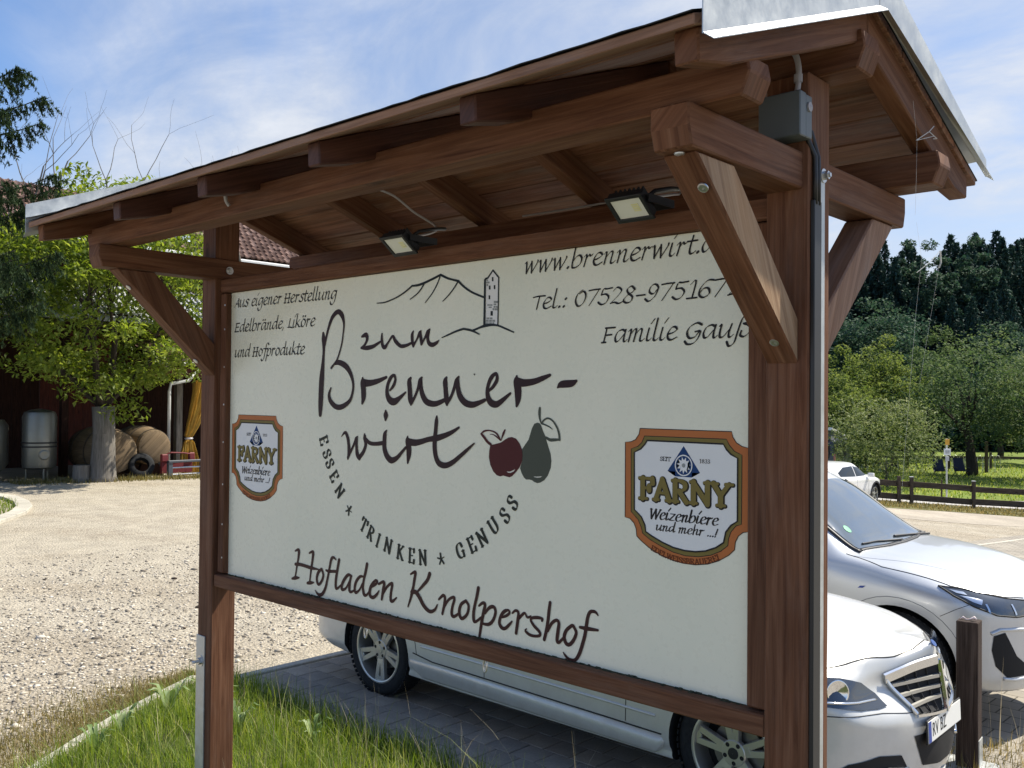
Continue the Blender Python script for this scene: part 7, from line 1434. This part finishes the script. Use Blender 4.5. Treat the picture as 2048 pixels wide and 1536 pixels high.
# the wood: broad crowns in front, firs behind
def fir(name, label, loc, h, seed):
    rng = np.random.default_rng(seed + 40); th = thing(name, label, 'tree', loc, 0, 'firs of the wood on the right'); MB().tube([(0, 0, -.5), (0, 0, h * .5), (0, 0, h * .93)], [.28, .18, .03], 8).build('trunk', BARKD, th, (0, 0, 1), local=True)
    C = []; nl = int(h * 2.1)
    for k in range(nl):
        f = (k + .5) / nl; z = h * (.08 + .90 * f); rr = h * .23 * (1 - f) ** .75 * rng.uniform(.8, 1.15) + .10; nb_ = max(5, int(13 * (1 - f) + 4)); a0 = rng.uniform(0, 6.28)
        for j in range(nb_):
            a = a0 + 6.283 * j / nb_ + rng.normal(0, .12); l = rr * rng.uniform(.75, 1.15); m = int(10 + 22 * l / (h * .2)); tt = rng.uniform(.12, 1, m) ** .8
            side = rng.normal(0, .13, m) * l * (1.1 - tt); C.append(np.stack([math.cos(a) * l * tt - math.sin(a) * side, math.sin(a) * l * tt + math.cos(a) * side, z - .34 * l * tt + .16 * l * tt * tt - rng.uniform(0, .42, m)], 1))
    C = np.concatenate(C); V, F = leaf_quads(C, .60, .24, .5, .15, rng); np_mesh('crown', V, F, LEAFF, th, tint=np.repeat(np.clip(rng.beta(2, 3, len(C)) * .75 + .3 * C[:, 2] / h, 0, 1), 4)); return th  # upper needles tinted paler, sunlit look put into the colour
FIRL = ['dark fir with a pointed top at the left end of the wood', 'narrow dark fir behind the broad crowns', 'bushy dark fir near the right picture edge']
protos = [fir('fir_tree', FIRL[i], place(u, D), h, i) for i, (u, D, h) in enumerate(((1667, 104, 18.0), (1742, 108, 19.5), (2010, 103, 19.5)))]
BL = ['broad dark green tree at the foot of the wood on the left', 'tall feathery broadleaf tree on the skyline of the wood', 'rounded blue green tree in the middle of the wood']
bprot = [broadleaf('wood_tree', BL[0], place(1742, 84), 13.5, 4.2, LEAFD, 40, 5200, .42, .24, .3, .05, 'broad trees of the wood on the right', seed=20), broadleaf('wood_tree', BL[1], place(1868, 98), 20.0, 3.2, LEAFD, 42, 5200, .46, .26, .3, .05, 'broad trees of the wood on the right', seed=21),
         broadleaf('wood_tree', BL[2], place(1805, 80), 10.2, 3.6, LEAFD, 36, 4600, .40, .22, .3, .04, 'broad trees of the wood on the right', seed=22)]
TREE = {}
for c in bpy.data.objects:
    if c.parent: TREE.setdefault(c.parent.name, []).append(c)
random.seed(5)
for i, (u, D, h, k, lab) in enumerate([
    (1690, 112, 17.5, 0, 'short fir just right of the board post on the skyline'), (1718, 106, 17.6, 2, 'fir beside the gap in the skyline left of the feathery tree'), (1768, 113, 20.5, 1, 'fir peak left of the feathery skyline tree'), (1790, 105, 18.4, 0, 'fir standing in front of the leftmost skyline peaks'),
    (1815, 112, 20.5, 2, 'fir just left of the feathery skyline tree'), (1838, 106, 18.6, 0, 'fir half hidden by the feathery skyline tree'), (1900, 110, 21.2, 1, 'fir just right of the feathery skyline tree'), (1928, 104, 20.0, 2, 'fir in the middle of the right hand skyline'), (1950, 112, 21.5, 0, 'tall thin fir in the right hand skyline'),
    (1975, 106, 20.0, 1, 'fir above the dark tree right of the orchard crown'), (1992, 113, 21.8, 2, 'highest fir peak on the right of the skyline'), (2035, 108, 20.6, 0, 'fir peak near the right picture edge'), (2055, 102, 19.2, 1, 'fir at the right picture edge'), (2080, 108, 20, 2, 'fir beyond the right picture edge'),
    (1905, 92, 14.5, 0, 'dark fir filling the shade below the skyline'), (1945, 90, 14.5, 2, 'dark fir above the orchard crown'), (1985, 92, 15.0, 1, 'dark fir at the shaded wood edge'), (2025, 90, 14.5, 0, 'dark fir at the wood edge on the right'), (2065, 92, 15.5, 1, 'dark fir at the wood edge beyond the frame'), (1860, 96, 13.5, 2, 'dark fir in the shaded gap left of the feathery tree'),
    (1640, 106, 18.0, 1, 'fir hidden behind the board post'), (1610, 104, 17.5, 2, 'fir far left behind the board'), (1700, 95, 12.5, 1, 'dark fir behind the broad tree at the wood foot'),
    (1676, 110, 18.6, 1, 'fir peak closest to the board post brace'), (1704, 109, 17.0, 0, 'low fir in the dip of the skyline'), (1730, 111, 18.4, 2, 'fir right of the dip in the skyline'), (1755, 107, 18.8, 0, 'fir leaning against the tallest left peak'), (1802, 109, 19.2, 1, 'fir under the left skyline shoulder'), (1826, 110, 19.6, 0, 'fir wedged left of the feathery tree'),
    (1885, 106, 19.2, 2, 'fir wedged right of the feathery tree'), (1912, 107, 20.2, 0, 'fir under the middle of the right skyline'), (1940, 108, 20.4, 1, 'fir in the saddle of the right skyline'), (1962, 109, 20.6, 2, 'fir in the dense part of the right skyline'), (2004, 109, 20.9, 0, 'fir beside the highest right peak'), (2022, 106, 20.0, 1, 'fir in front of the highest right peak'), (2045, 110, 20.8, 2, 'fir behind the right edge of the skyline'),
    (1780, 98, 14.6, 1, 'shaded fir above the round meadow tree'), (1830, 97, 14.8, 0, 'shaded fir below the feathery tree'), (1925, 97, 16.2, 1, 'shaded fir below the right skyline'), (2005, 97, 16.4, 0, 'shaded fir at the heart of the wood'), (1965, 98, 16.0, 2, 'shaded fir left of the heart of the wood')]):
    c = copy_tree(protos[k], TREE); c.location = place(u, D); s = h / (18.0, 19.5, 19.5)[k]; c.scale = (s * random.uniform(.9, 1.1), s * random.uniform(.9, 1.1), s); c.rotation_euler = (0, 0, random.uniform(0, 6.28)); c['label'] = lab
for i, (u, D, s, k, lab) in enumerate([(1690, 88, .95, 2, 'broad tree at the wood edge beside the board post'), (1780, 92, .98, 0, 'broad tree behind the round meadow tree'), (1838, 86, .9, 2, 'rounded tree below the feathery tree'), (1895, 84, .62, 0, 'low dark tree behind the slender meadow tree'), (1960, 84, .62, 2, 'low tree at the wood edge behind the orchard'),
    (2030, 82, .7, 0, 'low tree at the wood edge on the right'), (1955, 100, .98, 1, 'second feathery tree on the right skyline'), (1808, 108, .98, 1, 'feathery tree on the left skyline'), (2080, 84, .8, 2, 'tree at the wood edge beyond the frame'), (1650, 84, .9, 0, 'broad tree behind the board post')]):
    c = copy_tree(bprot[k], TREE); c.location = place(u, D); c.scale = (s, s, s * random.uniform(.95, 1.05)); c.rotation_euler = (0, 0, random.uniform(0, 6.28)); c['label'] = lab
# understory: a dark continuous thicket below the wood
def thicket():
    rng = np.random.default_rng(77); n = 22000; L_ = rng.uniform(20, 66, n); D_ = rng.uniform(78, 100, n); nn_ = math.hypot(.674, .739); x = (.739 * L_ - .674 * D_) / nn_; y = (.674 * L_ + .739 * D_) / nn_
    z = gz(x, y) + rng.uniform(0, 1, n) ** .8 * (2.6 + 1.2 * np.sin(L_ * .9) + (D_ - 78) * .38); V, F = leaf_quads(np.stack([x, y, z], 1), .7, .42, .3, .2, rng)
    o = np_mesh('undergrowth', V, F, LEAFD, tint=np.repeat(rng.beta(2, 4, n), 4)); o['kind'] = 'stuff'; tag(o, 'dark undergrowth at the foot of the wood', 'undergrowth')
    HILL = speckle('forest floor', [(.3, (.010, .018, .010)), (.7, (.025, .04, .018))], 2)
    strip('forest_hill', -30, 160, 78, 240, HILL, .03, 60, 40)
thicket()
